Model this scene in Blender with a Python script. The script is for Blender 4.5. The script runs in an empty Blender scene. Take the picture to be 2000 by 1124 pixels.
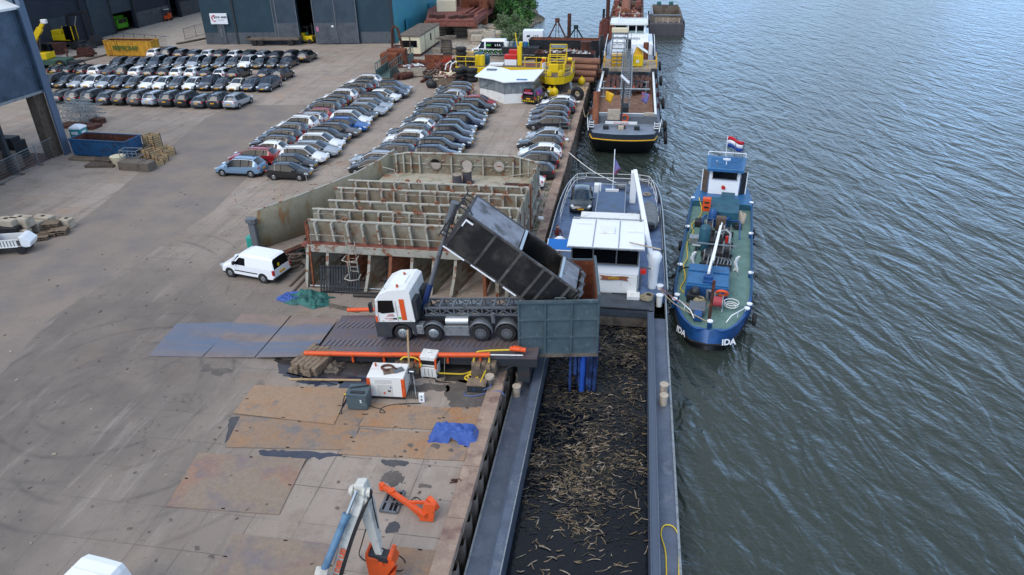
import bpy, bmesh, math, random
from mathutils import Vector, Matrix
R = math.radians
PI = math.pi
rnd = random.Random(7)
scene = bpy.context.scene
COL = scene.collection

# ------------------------------------------------------------------ camera
CAM_H = 22.0; FPX = 1400.0; PITCH = 28.4; ROLL = 1.1; YAW = -9.61
def _basis():
    p, y, a = R(PITCH), R(YAW), R(ROLL)
    f = Vector((math.sin(y)*math.cos(p), math.cos(y)*math.cos(p), -math.sin(p)))
    r = Vector((math.cos(y), -math.sin(y), 0)); u = r.cross(f)
    return f, r*math.cos(a)-u*math.sin(a), r*math.sin(a)+u*math.cos(a)
_F, _R, _U = _basis()
cam_d = bpy.data.cameras.new('camera'); cam = bpy.data.objects.new('camera', cam_d); COL.objects.link(cam)
cam_d.sensor_width = 36.0; cam_d.lens = 36.0*FPX/2000.0; cam_d.clip_end = 6000; cam_d.clip_start = .5
cam.matrix_world = Matrix(((_R.x,_U.x,-_F.x,0),(_R.y,_U.y,-_F.y,0),(_R.z,_U.z,-_F.z,CAM_H),(0,0,0,1)))
scene.camera = cam
def _ray(x, y): return _F + _R*((x-1000)/FPX) - _U*((y-562)/FPX)
def g(x, y, z=0.0):            # survey: the point of height z seen at (x, y) of the photograph
    d = _ray(x, y); t = (z-CAM_H)/d.z; return Vector((d.x*t, d.y*t, z))
def gy(x, y, Y):
    d = _ray(x, y); t = Y/d.y; return Vector((d.x*t, Y, CAM_H+d.z*t))
def gx(x, y, X):
    d = _ray(x, y); t = X/d.x; return Vector((X, d.y*t, CAM_H+d.z*t))

# ------------------------------------------------------------------ sky, sun, exposure
SUN_EL, SUN_AZ = 48, 215      # degrees; azimuth clockwise from +Y
w = bpy.data.worlds.new('World'); scene.world = w; w.use_nodes = True
nt = w.node_tree; nt.nodes.clear()
wo = nt.nodes.new('ShaderNodeOutputWorld'); bg = nt.nodes.new('ShaderNodeBackground')
sky = nt.nodes.new('ShaderNodeTexSky'); sky.sky_type = 'NISHITA'; sky.sun_disc = False
sky.sun_elevation = R(SUN_EL); sky.sun_rotation = R(SUN_AZ); sky.altitude = 0; sky.dust_density = 1.5
tc = nt.nodes.new('ShaderNodeTexCoord'); mp = nt.nodes.new('ShaderNodeMapping'); mp.inputs['Scale'].default_value = (1.2, 1.2, 3.2)
nz = nt.nodes.new('ShaderNodeTexNoise'); nz.inputs['Scale'].default_value = 2.2; nz.inputs['Detail'].default_value = 7; nz.inputs['Roughness'].default_value = .62
cr = nt.nodes.new('ShaderNodeValToRGB'); cr.color_ramp.elements[0].position = .36; cr.color_ramp.elements[0].color = (.05,)*3+(1,)
cr.color_ramp.elements[1].position = .62; cr.color_ramp.elements[1].color = (1,)*3+(1,)
cl = nt.nodes.new('ShaderNodeMix'); cl.data_type = 'RGBA'; cl.inputs[7].default_value = (6.6, 7.7, 9.4, 1)
L = nt.links.new
L(tc.outputs['Generated'], mp.inputs[0]); L(mp.outputs[0], nz.inputs['Vector']); L(nz.outputs['Fac'], cr.inputs[0])
sep = nt.nodes.new('ShaderNodeSeparateXYZ'); L(tc.outputs['Generated'], sep.inputs[0]); el = nt.nodes.new('ShaderNodeMapRange'); el.inputs[1].default_value = .05; el.inputs[2].default_value = .62; L(sep.outputs[2], el.inputs[0])
cc_ = nt.nodes.new('ShaderNodeMix'); cc_.data_type = 'RGBA'; cc_.inputs[6].default_value = (6.6, 10.9, 17.5, 1); cc_.inputs[7].default_value = (6.9, 8.0, 9.8, 1); L(el.outputs[0], cc_.inputs[0]); L(cc_.outputs[2], cl.inputs[7])
L(cr.outputs[0], cl.inputs[0]); L(sky.outputs[0], cl.inputs[6]); L(cl.outputs[2], bg.inputs[0]); L(bg.outputs[0], wo.inputs[0])
bg.inputs[1].default_value = .142
sd = bpy.data.lights.new('sun', 'SUN'); so = bpy.data.objects.new('sun', sd); COL.objects.link(so)
sd.energy = 1.7; sd.angle = R(45); sd.color = (1, .94, .85)
_s = Vector((math.sin(R(SUN_AZ))*math.cos(R(SUN_EL)), math.cos(R(SUN_AZ))*math.cos(R(SUN_EL)), math.sin(R(SUN_EL))))
so.rotation_euler = _s.to_track_quat('Z', 'Y').to_euler()
scene.view_settings.view_transform = 'Standard'; scene.view_settings.look = 'None'
scene.view_settings.exposure = 0.0; scene.view_settings.gamma = 1

# ------------------------------------------------------------------ materials
MATS = {}
def srgb(h):
    h = h.lstrip('#'); c = [int(h[i:i+2], 16)/255 for i in (0, 2, 4)]
    return tuple(v/12.92 if v <= .04045 else ((v+.055)/1.055)**2.4 for v in c)
def mat(name, c, rough=.6, metal=0.0, c2=None, sc=1.5, lo=.5, hi=.6, bump=0.0, bsc=25, var=.12, coat=0.0, c3=None, sc3=.6, lo3=.58, hi3=.66, stretch=(1, 1, 1), rough2=None, spec=.5):
    """painted / rusty / stained surface: base colour, patches of c2 and c3, fine value variation, bump"""
    if isinstance(c, str): c = srgb(c)
    if isinstance(c2, str): c2 = srgb(c2)
    if isinstance(c3, str): c3 = srgb(c3)
    m = bpy.data.materials.new(name); m.use_nodes = True; MATS[name] = m
    n = m.node_tree.nodes; l = m.node_tree.links.new; b = n['Principled BSDF']
    b.inputs['Roughness'].default_value = rough; b.inputs['Metallic'].default_value = metal
    b.inputs['Coat Weight'].default_value = coat; b.inputs['Coat Roughness'].default_value = .06
    b.inputs['Specular IOR Level'].default_value = spec
    gp = n.new('ShaderNodeNewGeometry'); mp = n.new('ShaderNodeMapping'); mp.inputs['Scale'].default_value = stretch
    l(gp.outputs['Position'], mp.inputs[0]); P = mp.outputs[0]
    def noise(s, d=5, r=.6):
        t = n.new('ShaderNodeTexNoise'); t.inputs['Scale'].default_value = s; t.inputs['Detail'].default_value = d; t.inputs['Roughness'].default_value = r
        l(P, t.inputs['Vector']); return t.outputs['Fac']
    def ramp(f, a, b_):
        t = n.new('ShaderNodeMapRange'); t.inputs[1].default_value = a; t.inputs[2].default_value = b_; t.clamp = True
        l(f, t.inputs[0]); return t.outputs[0]
    def mix(f, A, B, mode='MIX'):
        t = n.new('ShaderNodeMix'); t.data_type = 'RGBA'; t.blend_type = mode
        if isinstance(f, (int, float)): t.inputs[0].default_value = f
        else: l(f, t.inputs[0])
        for k, v in ((6, A), (7, B)):
            if isinstance(v, tuple): t.inputs[k].default_value = (*v[:3], 1)
            else: l(v, t.inputs[k])
        return t.outputs[2]
    cur = tuple(c)
    if c2 is not None:
        f = ramp(noise(sc, 7, .65), lo, hi); cur = mix(f, cur, tuple(c2))
        if rough2 is not None:
            t = n.new('ShaderNodeMapRange'); t.inputs[3].default_value = rough; t.inputs[4].default_value = rough2; l(f, t.inputs[0]); l(t.outputs[0], b.inputs['Roughness'])
    if c3 is not None: cur = mix(ramp(noise(sc3, 6, .6), lo3, hi3), cur, tuple(c3))
    if var:
        t = n.new('ShaderNodeMapRange'); t.inputs[1].default_value = .3; t.inputs[2].default_value = .7
        t.inputs[3].default_value = 1-var; t.inputs[4].default_value = 1+var; l(noise(sc*5+3, 4, .7), t.inputs[0])
        cur = mix(1.0, cur, t.outputs[0], 'MULTIPLY') if not isinstance(cur, tuple) else mix(1.0, cur, t.outputs[0], 'MULTIPLY')
    if isinstance(cur, tuple): b.inputs['Base Color'].default_value = (*cur, 1)
    else: l(cur, b.inputs['Base Color'])
    if bump:
        bp = n.new('ShaderNodeBump'); bp.inputs['Strength'].default_value = 1; bp.inputs['Distance'].default_value = bump
        l(noise(bsc, 4, .6), bp.inputs['Height']); l(bp.outputs[0], b.inputs['Normal'])
    return m

# ------------------------------------------------------------------ mesh builder
class MB:
    def __init__(s, M=None): s.v = []; s.f = []; s.m = []; s.s = []; s.M = M
    def add(s, vs, fs, m=0, sm=False):
        k = len(s.v)
        s.v += [(s.M @ Vector(v)) if s.M else Vector(v) for v in vs]
        for f in fs: s.f.append([k+i for i in f]); s.m.append(m); s.s.append(sm)
        return s
    def box(s, x0, x1, y0, y1, z0, z1, m=0):
        v = [(x, y, z) for z in (z0, z1) for y in (y0, y1) for x in (x0, x1)]
        return s.add(v, [(0,2,3,1),(4,5,7,6),(0,1,5,4),(2,6,7,3),(0,4,6,2),(1,3,7,5)], m)
    def ob(s, c, size, m=0, rz=0, rx=0, ry=0):
        X = Matrix.Translation(c) @ Matrix.Rotation(R(rz), 4, 'Z') @ Matrix.Rotation(R(ry), 4, 'Y') @ Matrix.Rotation(R(rx), 4, 'X')
        a, b, c_ = size[0]/2, size[1]/2, size[2]/2
        v = [X @ Vector((x, y, z)) for z in (-c_, c_) for y in (-b, b) for x in (-a, a)]
        return s.add(v, [(0,2,3,1),(4,5,7,6),(0,1,5,4),(2,6,7,3),(0,4,6,2),(1,3,7,5)], m)
    def bar(s, a, b, w=.1, h=None, m=0, up=(0, 0, 1)):
        a, b = Vector(a), Vector(b); h = h or w; d = (b-a)
        if d.length < 1e-6: return s
        d.normalize(); U = Vector(up)
        if abs(d.dot(U)) > .98: U = Vector((0, 1, 0))
        r = d.cross(U).normalized(); u = r.cross(d)
        v = [p + r*i*w/2 + u*j*h/2 for p in (a, b) for j in (-1, 1) for i in (-1, 1)]
        return s.add(v, [(0,2,3,1),(4,5,7,6),(0,1,5,4),(2,6,7,3),(0,4,6,2),(1,3,7,5)], m)
    def cyl(s, a, b, r, r2=None, n=12, m=0, cap=True, sm=True):
        return s.tube([a, b], [r, r if r2 is None else r2], n, m, cap, sm)
    def tube(s, pts, r, n=8, m=0, cap=True, sm=True, closed=False):
        pts = [Vector(p) for p in pts]; N = len(pts)
        rs = r if isinstance(r, (list, tuple)) else [r]*N
        vs = []; prev = None
        for i, p in enumerate(pts):
            if closed: d = pts[(i+1) % N]-pts[i-1]
            else: d = pts[min(i+1, N-1)]-pts[max(i-1, 0)]
            if d.length < 1e-9: d = Vector((0, 0, 1))
            d.normalize()
            if prev is None: q = d.orthogonal().normalized() if abs(d.z) > .99 else d.cross(Vector((0, 0, 1))).normalized()
            else:
                q = prev - d*prev.dot(d)
                q = q.normalized() if q.length > 1e-6 else d.orthogonal().normalized()
            prev = q; e = d.cross(q)
            vs += [p + (q*math.cos(2*PI*k/n)+e*math.sin(2*PI*k/n))*rs[i] for k in range(n)]
        fs = []
        for i in range(N if closed else N-1):
            j = (i+1) % N
            fs += [(i*n+k, i*n+(k+1) % n, j*n+(k+1) % n, j*n+k) for k in range(n)]
        s.add(vs, fs, m, sm)
        if cap and not closed:
            s.add(vs[:n], [tuple(range(n))[::-1]], m); s.add(vs[-n:], [tuple(range(n))], m)
        return s
    def ext(s, poly, vec, m=0):
        n = len(poly); poly = [Vector(p) for p in poly]; vec = Vector(vec)
        v = poly+[p+vec for p in poly]
        return s.add(v, [tuple(range(n))[::-1], tuple(range(n, 2*n))]+[(i, (i+1) % n, n+(i+1) % n, n+i) for i in range(n)], m)
    def pz(s, poly2, z0, z1, m=0): return s.ext([(x, y, z0) for x, y in poly2], (0, 0, z1-z0), m)
    def loft(s, rings, m=0, cap=True, sm=False, closed=True):
        n = len(rings[0]); vs = [p for r_ in rings for p in r_]; fs = []
        for i in range(len(rings)-1):
            for k in range(n if closed else n-1): fs.append((i*n+k, i*n+(k+1) % n, (i+1)*n+(k+1) % n, (i+1)*n+k))
        s.add(vs, fs, m, sm)
        if cap: s.add(rings[0], [tuple(range(n))[::-1]], m); s.add(rings[-1], [tuple(range(n))], m)
        return s
    def tor(s, c, R_, r, ax=(0, 0, 1), n=20, k=8, m=0, sq=1.0):
        q = Vector(ax).normalized().to_track_quat('Z', 'Y')
        return s.tube([Vector(c)+q @ Vector((math.cos(2*PI*i/n)*R_, math.sin(2*PI*i/n)*R_*sq, 0)) for i in range(n)], r, k, m, closed=True)
    def ball(s, c, r, n=10, k=6, m=0, sz=1.0):
        c = Vector(c); rings = []
        for i in range(1, k):
            t = PI*i/k; rings.append([c+Vector((math.sin(t)*math.cos(2*PI*j/n)*r, math.sin(t)*math.sin(2*PI*j/n)*r, -math.cos(t)*r*sz)) for j in range(n)])
        s.loft(rings, m, True, True); return s
    def grid(s, fn, nu, nv, m=0, sm=True):
        v = [fn(i/nu, j/nv) for j in range(nv+1) for i in range(nu+1)]
        return s.add(v, [(j*(nu+1)+i, j*(nu+1)+i+1, (j+1)*(nu+1)+i+1, (j+1)*(nu+1)+i) for j in range(nv) for i in range(nu)], m, sm)
    def build(s, name, mats, parent=None, W=False, bevel=0, label=None, rec=True, thick=0):
        me = bpy.data.meshes.new(name)
        org = Vector((0, 0, 0))
        if parent is None and s.v:
            xs = [v.x for v in s.v]; ys = [v.y for v in s.v]; zs = [v.z for v in s.v]
            org = Vector(((min(xs)+max(xs))/2, (min(ys)+max(ys))/2, min(zs)))
        me.from_pydata([v-org for v in s.v], [], s.f)
        for k, p in enumerate(me.polygons): p.material_index = s.m[k]; p.use_smooth = s.s[k]
        for x in (mats if isinstance(mats, (list, tuple)) else [mats]): me.materials.append(MATS[x] if isinstance(x, str) else x)
        if rec:
            bm = bmesh.new(); bm.from_mesh(me); bmesh.ops.recalc_face_normals(bm, faces=bm.faces); bm.to_mesh(me); bm.free()
        me.update()
        o = bpy.data.objects.new(name, me); COL.objects.link(o); o.location = org
        if parent is not None:
            o.parent = parent; o.location = (0, 0, 0)
            if W and parent.name in TM: o.matrix_parent_inverse = TM[parent.name].inverted()
        if bevel:
            md = o.modifiers.new('bevel', 'BEVEL'); md.width = bevel; md.segments = 2; md.limit_method = 'ANGLE'
        if thick:
            md = o.modifiers.new('thick', 'SOLIDIFY'); md.thickness = thick
        if label: o['label'] = label
        return o
TM = {}
def thing(name, label, cat, loc=(0, 0, 0), rz=0, group=None):
    o = bpy.data.objects.new(name, None); COL.objects.link(o); o.location = loc; o.rotation_euler = (0, 0, R(rz))
    o.empty_display_size = .3
    TM[o.name] = Matrix.Translation(loc) @ Matrix.Rotation(R(rz), 4, 'Z')
    o['label'] = label; o['category'] = cat
    if group: o['group'] = group
    return o
def tag(o, label, cat, group=None):
    o['label'] = label; o['category'] = cat
    if group: o['group'] = group
    return o
def struct(o, kind='structure', label=None):
    o['kind'] = kind
    if label: o['label'] = label
    return o
def dup(root, loc, rz, label, group=None):
    r = root.copy(); COL.objects.link(r); r.location = loc; r.rotation_euler = (0, 0, R(rz)); r['label'] = label
    TM[r.name] = Matrix.Translation(loc) @ Matrix.Rotation(R(rz), 4, 'Z')
    if group: r['group'] = group
    for ch in list(root.children):
        c = ch.copy(); COL.objects.link(c); c.parent = r
        for gg in ch.children:
            d = gg.copy(); COL.objects.link(d); d.parent = c
    return r
def text(txt, size, name, m, parent, Mx, W=True, ext=.004, label=None, bold=0.0):
    cu = bpy.data.curves.new(name, 'FONT'); cu.body = txt; cu.size = size; cu.extrude = ext; cu.align_x = 'CENTER'; cu.align_y = 'CENTER'; cu.offset = bold
    t = bpy.data.objects.new(name, cu); COL.objects.link(t)
    dg = bpy.context.evaluated_depsgraph_get(); me = bpy.data.meshes.new_from_object(t.evaluated_get(dg))
    COL.objects.unlink(t); bpy.data.objects.remove(t)
    me.transform(Mx); me.materials.clear(); me.materials.append(MATS[m] if isinstance(m, str) else m)
    o = bpy.data.objects.new(name, me); COL.objects.link(o)
    if parent is not None:
        o.parent = parent
        if W and parent.name in TM: o.matrix_parent_inverse = TM[parent.name].inverted()
    if label: o['label'] = label
    return o
def plane_mx(c, right, up):
    r = Vector(right).normalized(); u = Vector(up).normalized(); n = r.cross(u)
    return Matrix(((r.x, u.x, n.x, c[0]), (r.y, u.y, n.y, c[1]), (r.z, u.z, n.z, c[2]), (0, 0, 0, 1)))

M = mat
M('white_paint', '#e6e6e2', .4, 0, '#b9b4a8', 1.2, .55, .72, var=.03, coat=.3)
M('white_clean', '#eceef0', .35, 0, var=.02, coat=.4)
M('cream', '#dccfae', .6, 0, '#a89878', 1.5, .6, .75, var=.05)
M('orange', '#d9541f', .5, 0, '#a8481f', 3, .54, .7, var=.06)
M('orange_rust', '#e0561f', .55, 0, '#7a3a20', 4, .58, .7, var=.1)
M('yellow', '#d9a50c', .45, 0, '#a8790c', 2, .6, .8, var=.06)
M('bright_yellow', '#e2bf10', .45, 0, '#c9a10c', 2, .62, .8, var=.04)
M('black_paint', '#1c1e22', .5, 0, '#34343a', 2, .5, .7, var=.1)
M('black_rubber', '#202022', .85, 0, '#3a3836', 6, .55, .7, var=.15)
M('dark_glass', '#080b10', .08, 0, var=0, coat=0, spec=.3)
M('blue_glass', '#1a2a38', .05, 0, var=0, coat=.5)
M('rust', '#6b3a2a', .85, .1, '#8a5030', 3, .45, .62, bump=.004, c3='#43291f', sc3=1.2)
M('rust_orange', '#82503a', .85, .1, '#9c6242', 3, .45, .62, c3='#6a3520', sc3=1.5)
M('rust_dark', '#4a2c24', .85, .1, '#6b3c2c', 2.5, .5, .62, c3='#2c1c18', sc3=1.4)
M('rust_pink', '#7a463c', .85, .05, '#935a4c', 2.5, .5, .62, c3='#57302a', sc3=1.0)
M('steel_grey', '#6e7277', .5, .4, '#55504c', 2, .55, .7, var=.1)
M('galv', '#9ba1a4', .45, .6, '#777a7a', 5, .5, .65, var=.08)
M('alu', '#b9bcbc', .35, .8, var=.1)
M('dark_steel', '#35383c', .6, .3, '#4a3a32', 2, .55, .7, var=.15)
M('concrete', '#9d9181', .9, 0, '#7c7062', 1.2, .48, .64, var=.12, bump=.006, c3='#b3a694', sc3=2.2)
M('concrete_light', '#b5a896', .9, 0, '#908372', 1.6, .5, .66, var=.12, bump=.006)
M('concrete_dark', '#6b6156', .9, 0, '#504740', 1.4, .5, .62, var=.15, bump=.006)
M('wood', '#83715e', .85, 0, '#5f5145', 3, .48, .62, var=.18, bump=.004, stretch=(1, 1, 3))
M('wood_dark', '#5d4f44', .85, 0, '#463b34', 3, .5, .62, var=.2, bump=.004)
M('wood_pale', '#b89c74', .85, 0, '#957a58', 4, .5, .65, var=.15)
M('green_steel', '#8d8878', .7, .05, '#786a55', .9, .42, .62, bump=.003, c3='#74492f', sc3=1.3, lo3=.56, hi3=.70, var=.12)
M('green_steel_dark', '#6f6b5c', .75, .05, '#665e4c', 1.3, .5, .68, bump=.003, c3='#5a4234', sc3=1.2, lo3=.56, hi3=.66, var=.15)
M('green_rim', '#a8a498', .65, .05, '#96998c', 2.2, .5, .64, c3='#7d4d34', sc3=1.9, lo3=.54, hi3=.62, var=.1)
M('green_floor', '#aca594', .75, .05, '#8e8c78', 1.1, .5, .62, c3='#a2663f', sc3=.8, lo3=.55, hi3=.66, var=.08)
M('navy_deck', '#4f6482', .55, .1, '#4c5a66', 1.2, .5, .66, var=.1)
M('blue_boat', '#1e4f88', .45, .1, '#18406e', 1.3, .5, .66, var=.08)
M('blue_bright', '#2b6596', .45, .05, '#24547a', 1.5, .5, .66, var=.06)
M('teal_deck', '#66857d', .65, .05, '#56746c', 1.2, .45, .62, c3='#6f8a78', sc3=2.4, var=.08)
M('teal_dark', '#2a5a6c', .55, .1, '#22485a', 1.2, .5, .62, var=.08)
M('tarp_blue', '#3d5ca2', .6, 0, '#2c4a92', 2, .5, .6, var=.12, bump=.01, bsc=6)
M('tarp_green', '#2f6a63', .65, 0, '#234f4c', 2, .45, .6, var=.15, bump=.01, bsc=6)
M('blue_skip', '#1f527c', .6, .05, '#1b4060', 2, .5, .6, c3='#5c4438', sc3=2.6, lo3=.62, hi3=.68, var=.1)
M('skip_yellow', '#c9952c', .65, .05, '#8c5c24', 1.6, .52, .62, var=.14, stretch=(2.5, 2.5, .5))
M('red', '#c8281f', .5, 0, '#a5281f', 3, .5, .7, var=.05)
M('tail_red', '#b01818', .25, 0, var=0, coat=.5)
M('lamp', '#dfe6ea', .15, .1, var=0, coat=.5)
M('amber', '#b8501c', .3, 0, var=.05)
M('plate_yellow', '#e0a41c', .5, 0, var=.03)
M('rope', '#a89c84', .9, 0, '#8a7d68', 6, .5, .6, var=.15)
M('hose_yellow', '#d9bb34', .55, 0, var=.08)
M('skin', '#b98a70', .6, 0, var=.03)
M('cloth_dark', '#2a2c33', .9, 0, var=.1)
M('cloth_red', '#5c2a2c', .9, 0, var=.1)
M('hair', '#3a2a22', .9, 0, var=.1)
# ================================================================== SETTING
def ground_mat():
    m = bpy.data.materials.new('quay_ground'); m.use_nodes = True; MATS['quay_ground'] = m
    n = m.node_tree.nodes; l = m.node_tree.links.new; b = n['Principled BSDF']; b.inputs['Roughness'].default_value = .88
    P = n.new('ShaderNodeNewGeometry').outputs['Position']
    def noise(s, d=6, r=.6, v=None):
        t = n.new('ShaderNodeTexNoise'); t.inputs['Scale'].default_value = s; t.inputs['Detail'].default_value = d; t.inputs['Roughness'].default_value = r
        l(v or P, t.inputs['Vector']); return t
    def rng(f, a, c, lo=0., hi=1.):
        t = n.new('ShaderNodeMapRange'); t.inputs[1].default_value = a; t.inputs[2].default_value = c; t.inputs[3].default_value = lo; t.inputs[4].default_value = hi; l(f, t.inputs[0]); return t.outputs[0]
    def mix(f, A, B, mode='MIX'):
        t = n.new('ShaderNodeMix'); t.data_type = 'RGBA'; t.blend_type = mode
        if isinstance(f, float): t.inputs[0].default_value = f
        else: l(f, t.inputs[0])
        for k, v in ((6, A), (7, B)):
            if isinstance(v, tuple): t.inputs[k].default_value = (*v, 1)
            else: l(v, t.inputs[k])
        return t.outputs[2]
    def math_(op, a, b_):
        t = n.new('ShaderNodeMath'); t.operation = op
        for k, v in ((0, a), (1, b_)):
            if isinstance(v, (int, float)): t.inputs[k].default_value = v
            else: l(v, t.inputs[k])
        return t.outputs[0]
    sx = n.new('ShaderNodeSeparateXYZ'); l(P, sx.inputs[0]); X, Y = sx.outputs[0], sx.outputs[1]
    base = mix(rng(noise(.12, 5).outputs[0], .42, .6), srgb('#998c7f'), srgb('#a4968a'))
    base = mix(rng(noise(.5, 8, .7).outputs[0], .5, .66, 0, .65), base, srgb('#857668'))
    base = mix(rng(noise(.23, 6, .7).outputs[0], .56, .7, 0, .6), base, srgb('#ad8764'))      # rust-brown dirt
    base = mix(rng(noise(1.7, 6, .75).outputs[0], .56, .72, 0, .5), base, srgb('#b7ada3'))
    # tyre-darkened yard in the near left
    dk = math_('MULTIPLY', rng(X, -11, -24), rng(Y, 50, 34)); nn = rng(noise(.3, 5).outputs[0], .35, .6, .65, 1)
    base = mix(math_('MULTIPLY', dk, nn), base, srgb('#6e665f'))
    # tyre marks: arcs scrubbed round the turning point
    for cx, cy, r0, k in ((-25.5, 27.0, 5.5, .7), (-22.5, 24.5, 6.8, .55), (-35, 34, 11, .5)):
        dx = math_('SUBTRACT', X, cx); dy = math_('SUBTRACT', Y, cy)
        d = math_('POWER', math_('ADD', math_('MULTIPLY', dx, dx), math_('MULTIPLY', dy, dy)), .5)
        wv = math_('ABSOLUTE', math_('SUBTRACT', math_('FRACT', math_('MULTIPLY', d, .62), 0), .5), 0)
        band = math_('MULTIPLY', rng(wv, .12, .0), math_('MULTIPLY', rng(math_('ABSOLUTE', math_('SUBTRACT', d, r0), 0), 3.2, 1.0), rng(noise(.35, 3).outputs[0], .44, .62, 0, k)))
        base = mix(band, base, srgb('#4b4746'))
    st = n.new('ShaderNodeMapping'); st.inputs['Scale'].default_value = (1.6, .12, 1); st.inputs['Rotation'].default_value = (0, 0, R(32)); l(P, st.inputs[0])
    base = mix(rng(noise(.5, 6, .7, st.outputs[0]).outputs[0], .52, .74, 0, .5), base, srgb('#5e5855'))
    st2 = n.new('ShaderNodeMapping'); st2.inputs['Scale'].default_value = (1.1, .16, 1); st2.inputs['Rotation'].default_value = (0, 0, R(12)); l(P, st2.inputs[0])
    base = mix(rng(noise(.9, 6, .7, st2.outputs[0]).outputs[0], .56, .74, 0, .35), base, srgb('#bdb3a9'))
    # slab joints 2 x 2 m, ragged
    wob = n.new('ShaderNodeVectorMath'); wob.operation = 'SCALE'; wob.inputs[3].default_value = .05
    sub = n.new('ShaderNodeVectorMath'); sub.operation = 'SUBTRACT'; sub.inputs[1].default_value = (.5, .5, .5)
    l(noise(2.2, 4).outputs['Color'], sub.inputs[0]); l(sub.outputs[0], wob.inputs[0])
    ad = n.new('ShaderNodeVectorMath'); ad.operation = 'ADD'; l(P, ad.inputs[0]); l(wob.outputs[0], ad.inputs[1])
    ad2 = n.new('ShaderNodeVectorMath'); ad2.operation = 'ADD'; ad2.inputs[1].default_value = (200.15, 200.7, .35); l(ad.outputs[0], ad2.inputs[0])
    br = n.new('ShaderNodeTexBrick'); br.offset = 0; br.inputs['Scale'].default_value = 1; br.inputs['Brick Width'].default_value = 2.0; br.inputs['Row Height'].default_value = 2.0
    br.inputs['Mortar Size'].default_value = .022; br.inputs['Mortar Smooth'].default_value = .2; br.inputs['Bias'].default_value = 0
    br.inputs['Color1'].default_value = (.95, .95, .95, 1); br.inputs['Color2'].default_value = (1.04, 1.04, 1.03, 1); br.inputs['Mortar'].default_value = (1, 1, 1, 1)
    l(ad2.outputs[0], br.inputs['Vector'])
    base = mix(1.0, base, br.outputs['Color'], 'MULTIPLY')
    jf = math_('MULTIPLY', br.outputs['Fac'], math_('MULTIPLY', rng(noise(.45, 4).outputs[0], .4, .55, .1, .8), rng(dk, 0, 1, 1, .3)))
    base = mix(jf, base, srgb('#4a4440'))
    # cracks
    vo = n.new('ShaderNodeTexVoronoi'); vo.feature = 'DISTANCE_TO_EDGE'; vo.inputs['Scale'].default_value = .42
    wb = n.new('ShaderNodeVectorMath'); wb.operation = 'SCALE'; wb.inputs[3].default_value = .9; l(noise(1.1, 5).outputs['Color'], wb.inputs[0])
    a3 = n.new('ShaderNodeVectorMath'); a3.operation = 'ADD'; l(P, a3.inputs[0]); l(wb.outputs[0], a3.inputs[1]); l(a3.outputs[0], vo.inputs['Vector'])
    cf = math_('MULTIPLY', rng(vo.outputs['Distance'], .010, .002), rng(noise(.25, 3).outputs[0], .54, .62, 0, .6))
    base = mix(cf, base, srgb('#4c4642'))
    # small dark oil spots
    base = mix(rng(noise(2.6, 3, .5).outputs[0], .66, .72, 0, .75), base, srgb('#4a4441'))
    base = mix(rng(noise(14, 3, .8).outputs[0], .3, .7, .30, -.06), base, srgb('#5c5450'))
    l(base, b.inputs['Base Color'])
    bp = n.new('ShaderNodeBump'); bp.inputs['Distance'].default_value = .008; l(noise(9, 5, .7).outputs[0], bp.inputs['Height']); l(bp.outputs[0], b.inputs['Normal'])
ground_mat()
M('asphalt', '#84786d', .9, 0, '#8b7f73', .2, .35, .7, var=.06, c3='#736c69', sc3=.3, lo3=.4, hi3=.7, bump=.004)
M('paver', '#a2978a', .85, 0, '#aaa297', .5, .45, .6, var=.08, c3='#8b8786', sc3=.4)
M('gravel_ground', '#8f877d', .95, 0, '#a89f94', 1.4, .45, .62, var=.2, bump=.03, bsc=9)
M('pile_steel', '#7b7067', .8, .1, '#4f463f', .9, .45, .6, var=.2, c3='#847a70', sc3=1.6, stretch=(1, 1, .3))
M('coping', '#957f70', .9, 0, '#a8927f', 1.1, .45, .62, var=.12, bump=.01, c3='#7b6258', sc3=.8, lo3=.52)
M('stone', '#8d8578', .95, 0, '#6b6459', 2.5, .45, .6, var=.25, bump=.03, bsc=5)
M('bank_soil', '#6e6a50', .95, 0, '#58603c', 1.2, .42, .58, var=.25, bump=.05, bsc=3)

gm = MB()
land = [(-700,-120),(-6.1,-120),(-6.1,118.6),(-19.8,119.4),(-20.6,126),(-21.6,132),(-25.5,152),(-25.9,166),(-23.8,170.8),(-26.5,180),(-33,215),(-60,420),(-700,600)]
gm.add([(x, y, 0) for x, y in land], [tuple(range(len(land)))]); struct(gm.build('ground', 'quay_ground'), label='concrete quay yard with slab joints and tyre marks')
asp = [(-37.1,84.4),(-48.9,82.9),(-49.2,76.8),(-45.5,59.2),(-43.2,49.3),(-42.9,45.9),(-43.9,37),(-44,20),(-31,20),(-32.5,26.8),(-34.1,32.6),(-33.2,50.3),(-34.6,60.4),(-36.9,72.1)]
a = MB(); a.add([(x, y, .004) for x, y in asp], [tuple(range(len(asp)))]); struct(a.build('road', 'asphalt'), label='grey asphalt driveway through the yard')
pv = [g(85,139),g(130,128),g(213,106),g(300,97),g(333,94),g(368,85),g(408,80),g(420,66),g(400,-40),g(190,-20),g(20,100)]
a = MB(); a.add([(p.x, p.y, .004) for p in pv], [tuple(range(len(pv)))]); struct(a.build('pavement', 'paver'), label='pale paved forecourt before the dark halls')
kb = MB()
kp = [g(85,140),g(130,129),g(214,107)]
for p, q in zip(kp, kp[1:]): kb.bar(p+Vector((0,0,.08)), q+Vector((0,0,.08)), .45, .3)
struct(kb.build('kerb', 'concrete_dark'), label='low concrete kerb before the paved forecourt')
yd = [(-37,112),(-24,113),(-20.5,121),(-20.9,127),(-24,146),(-26,165),(-33,172),(-40.4,175),(-41.2,128)]
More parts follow.
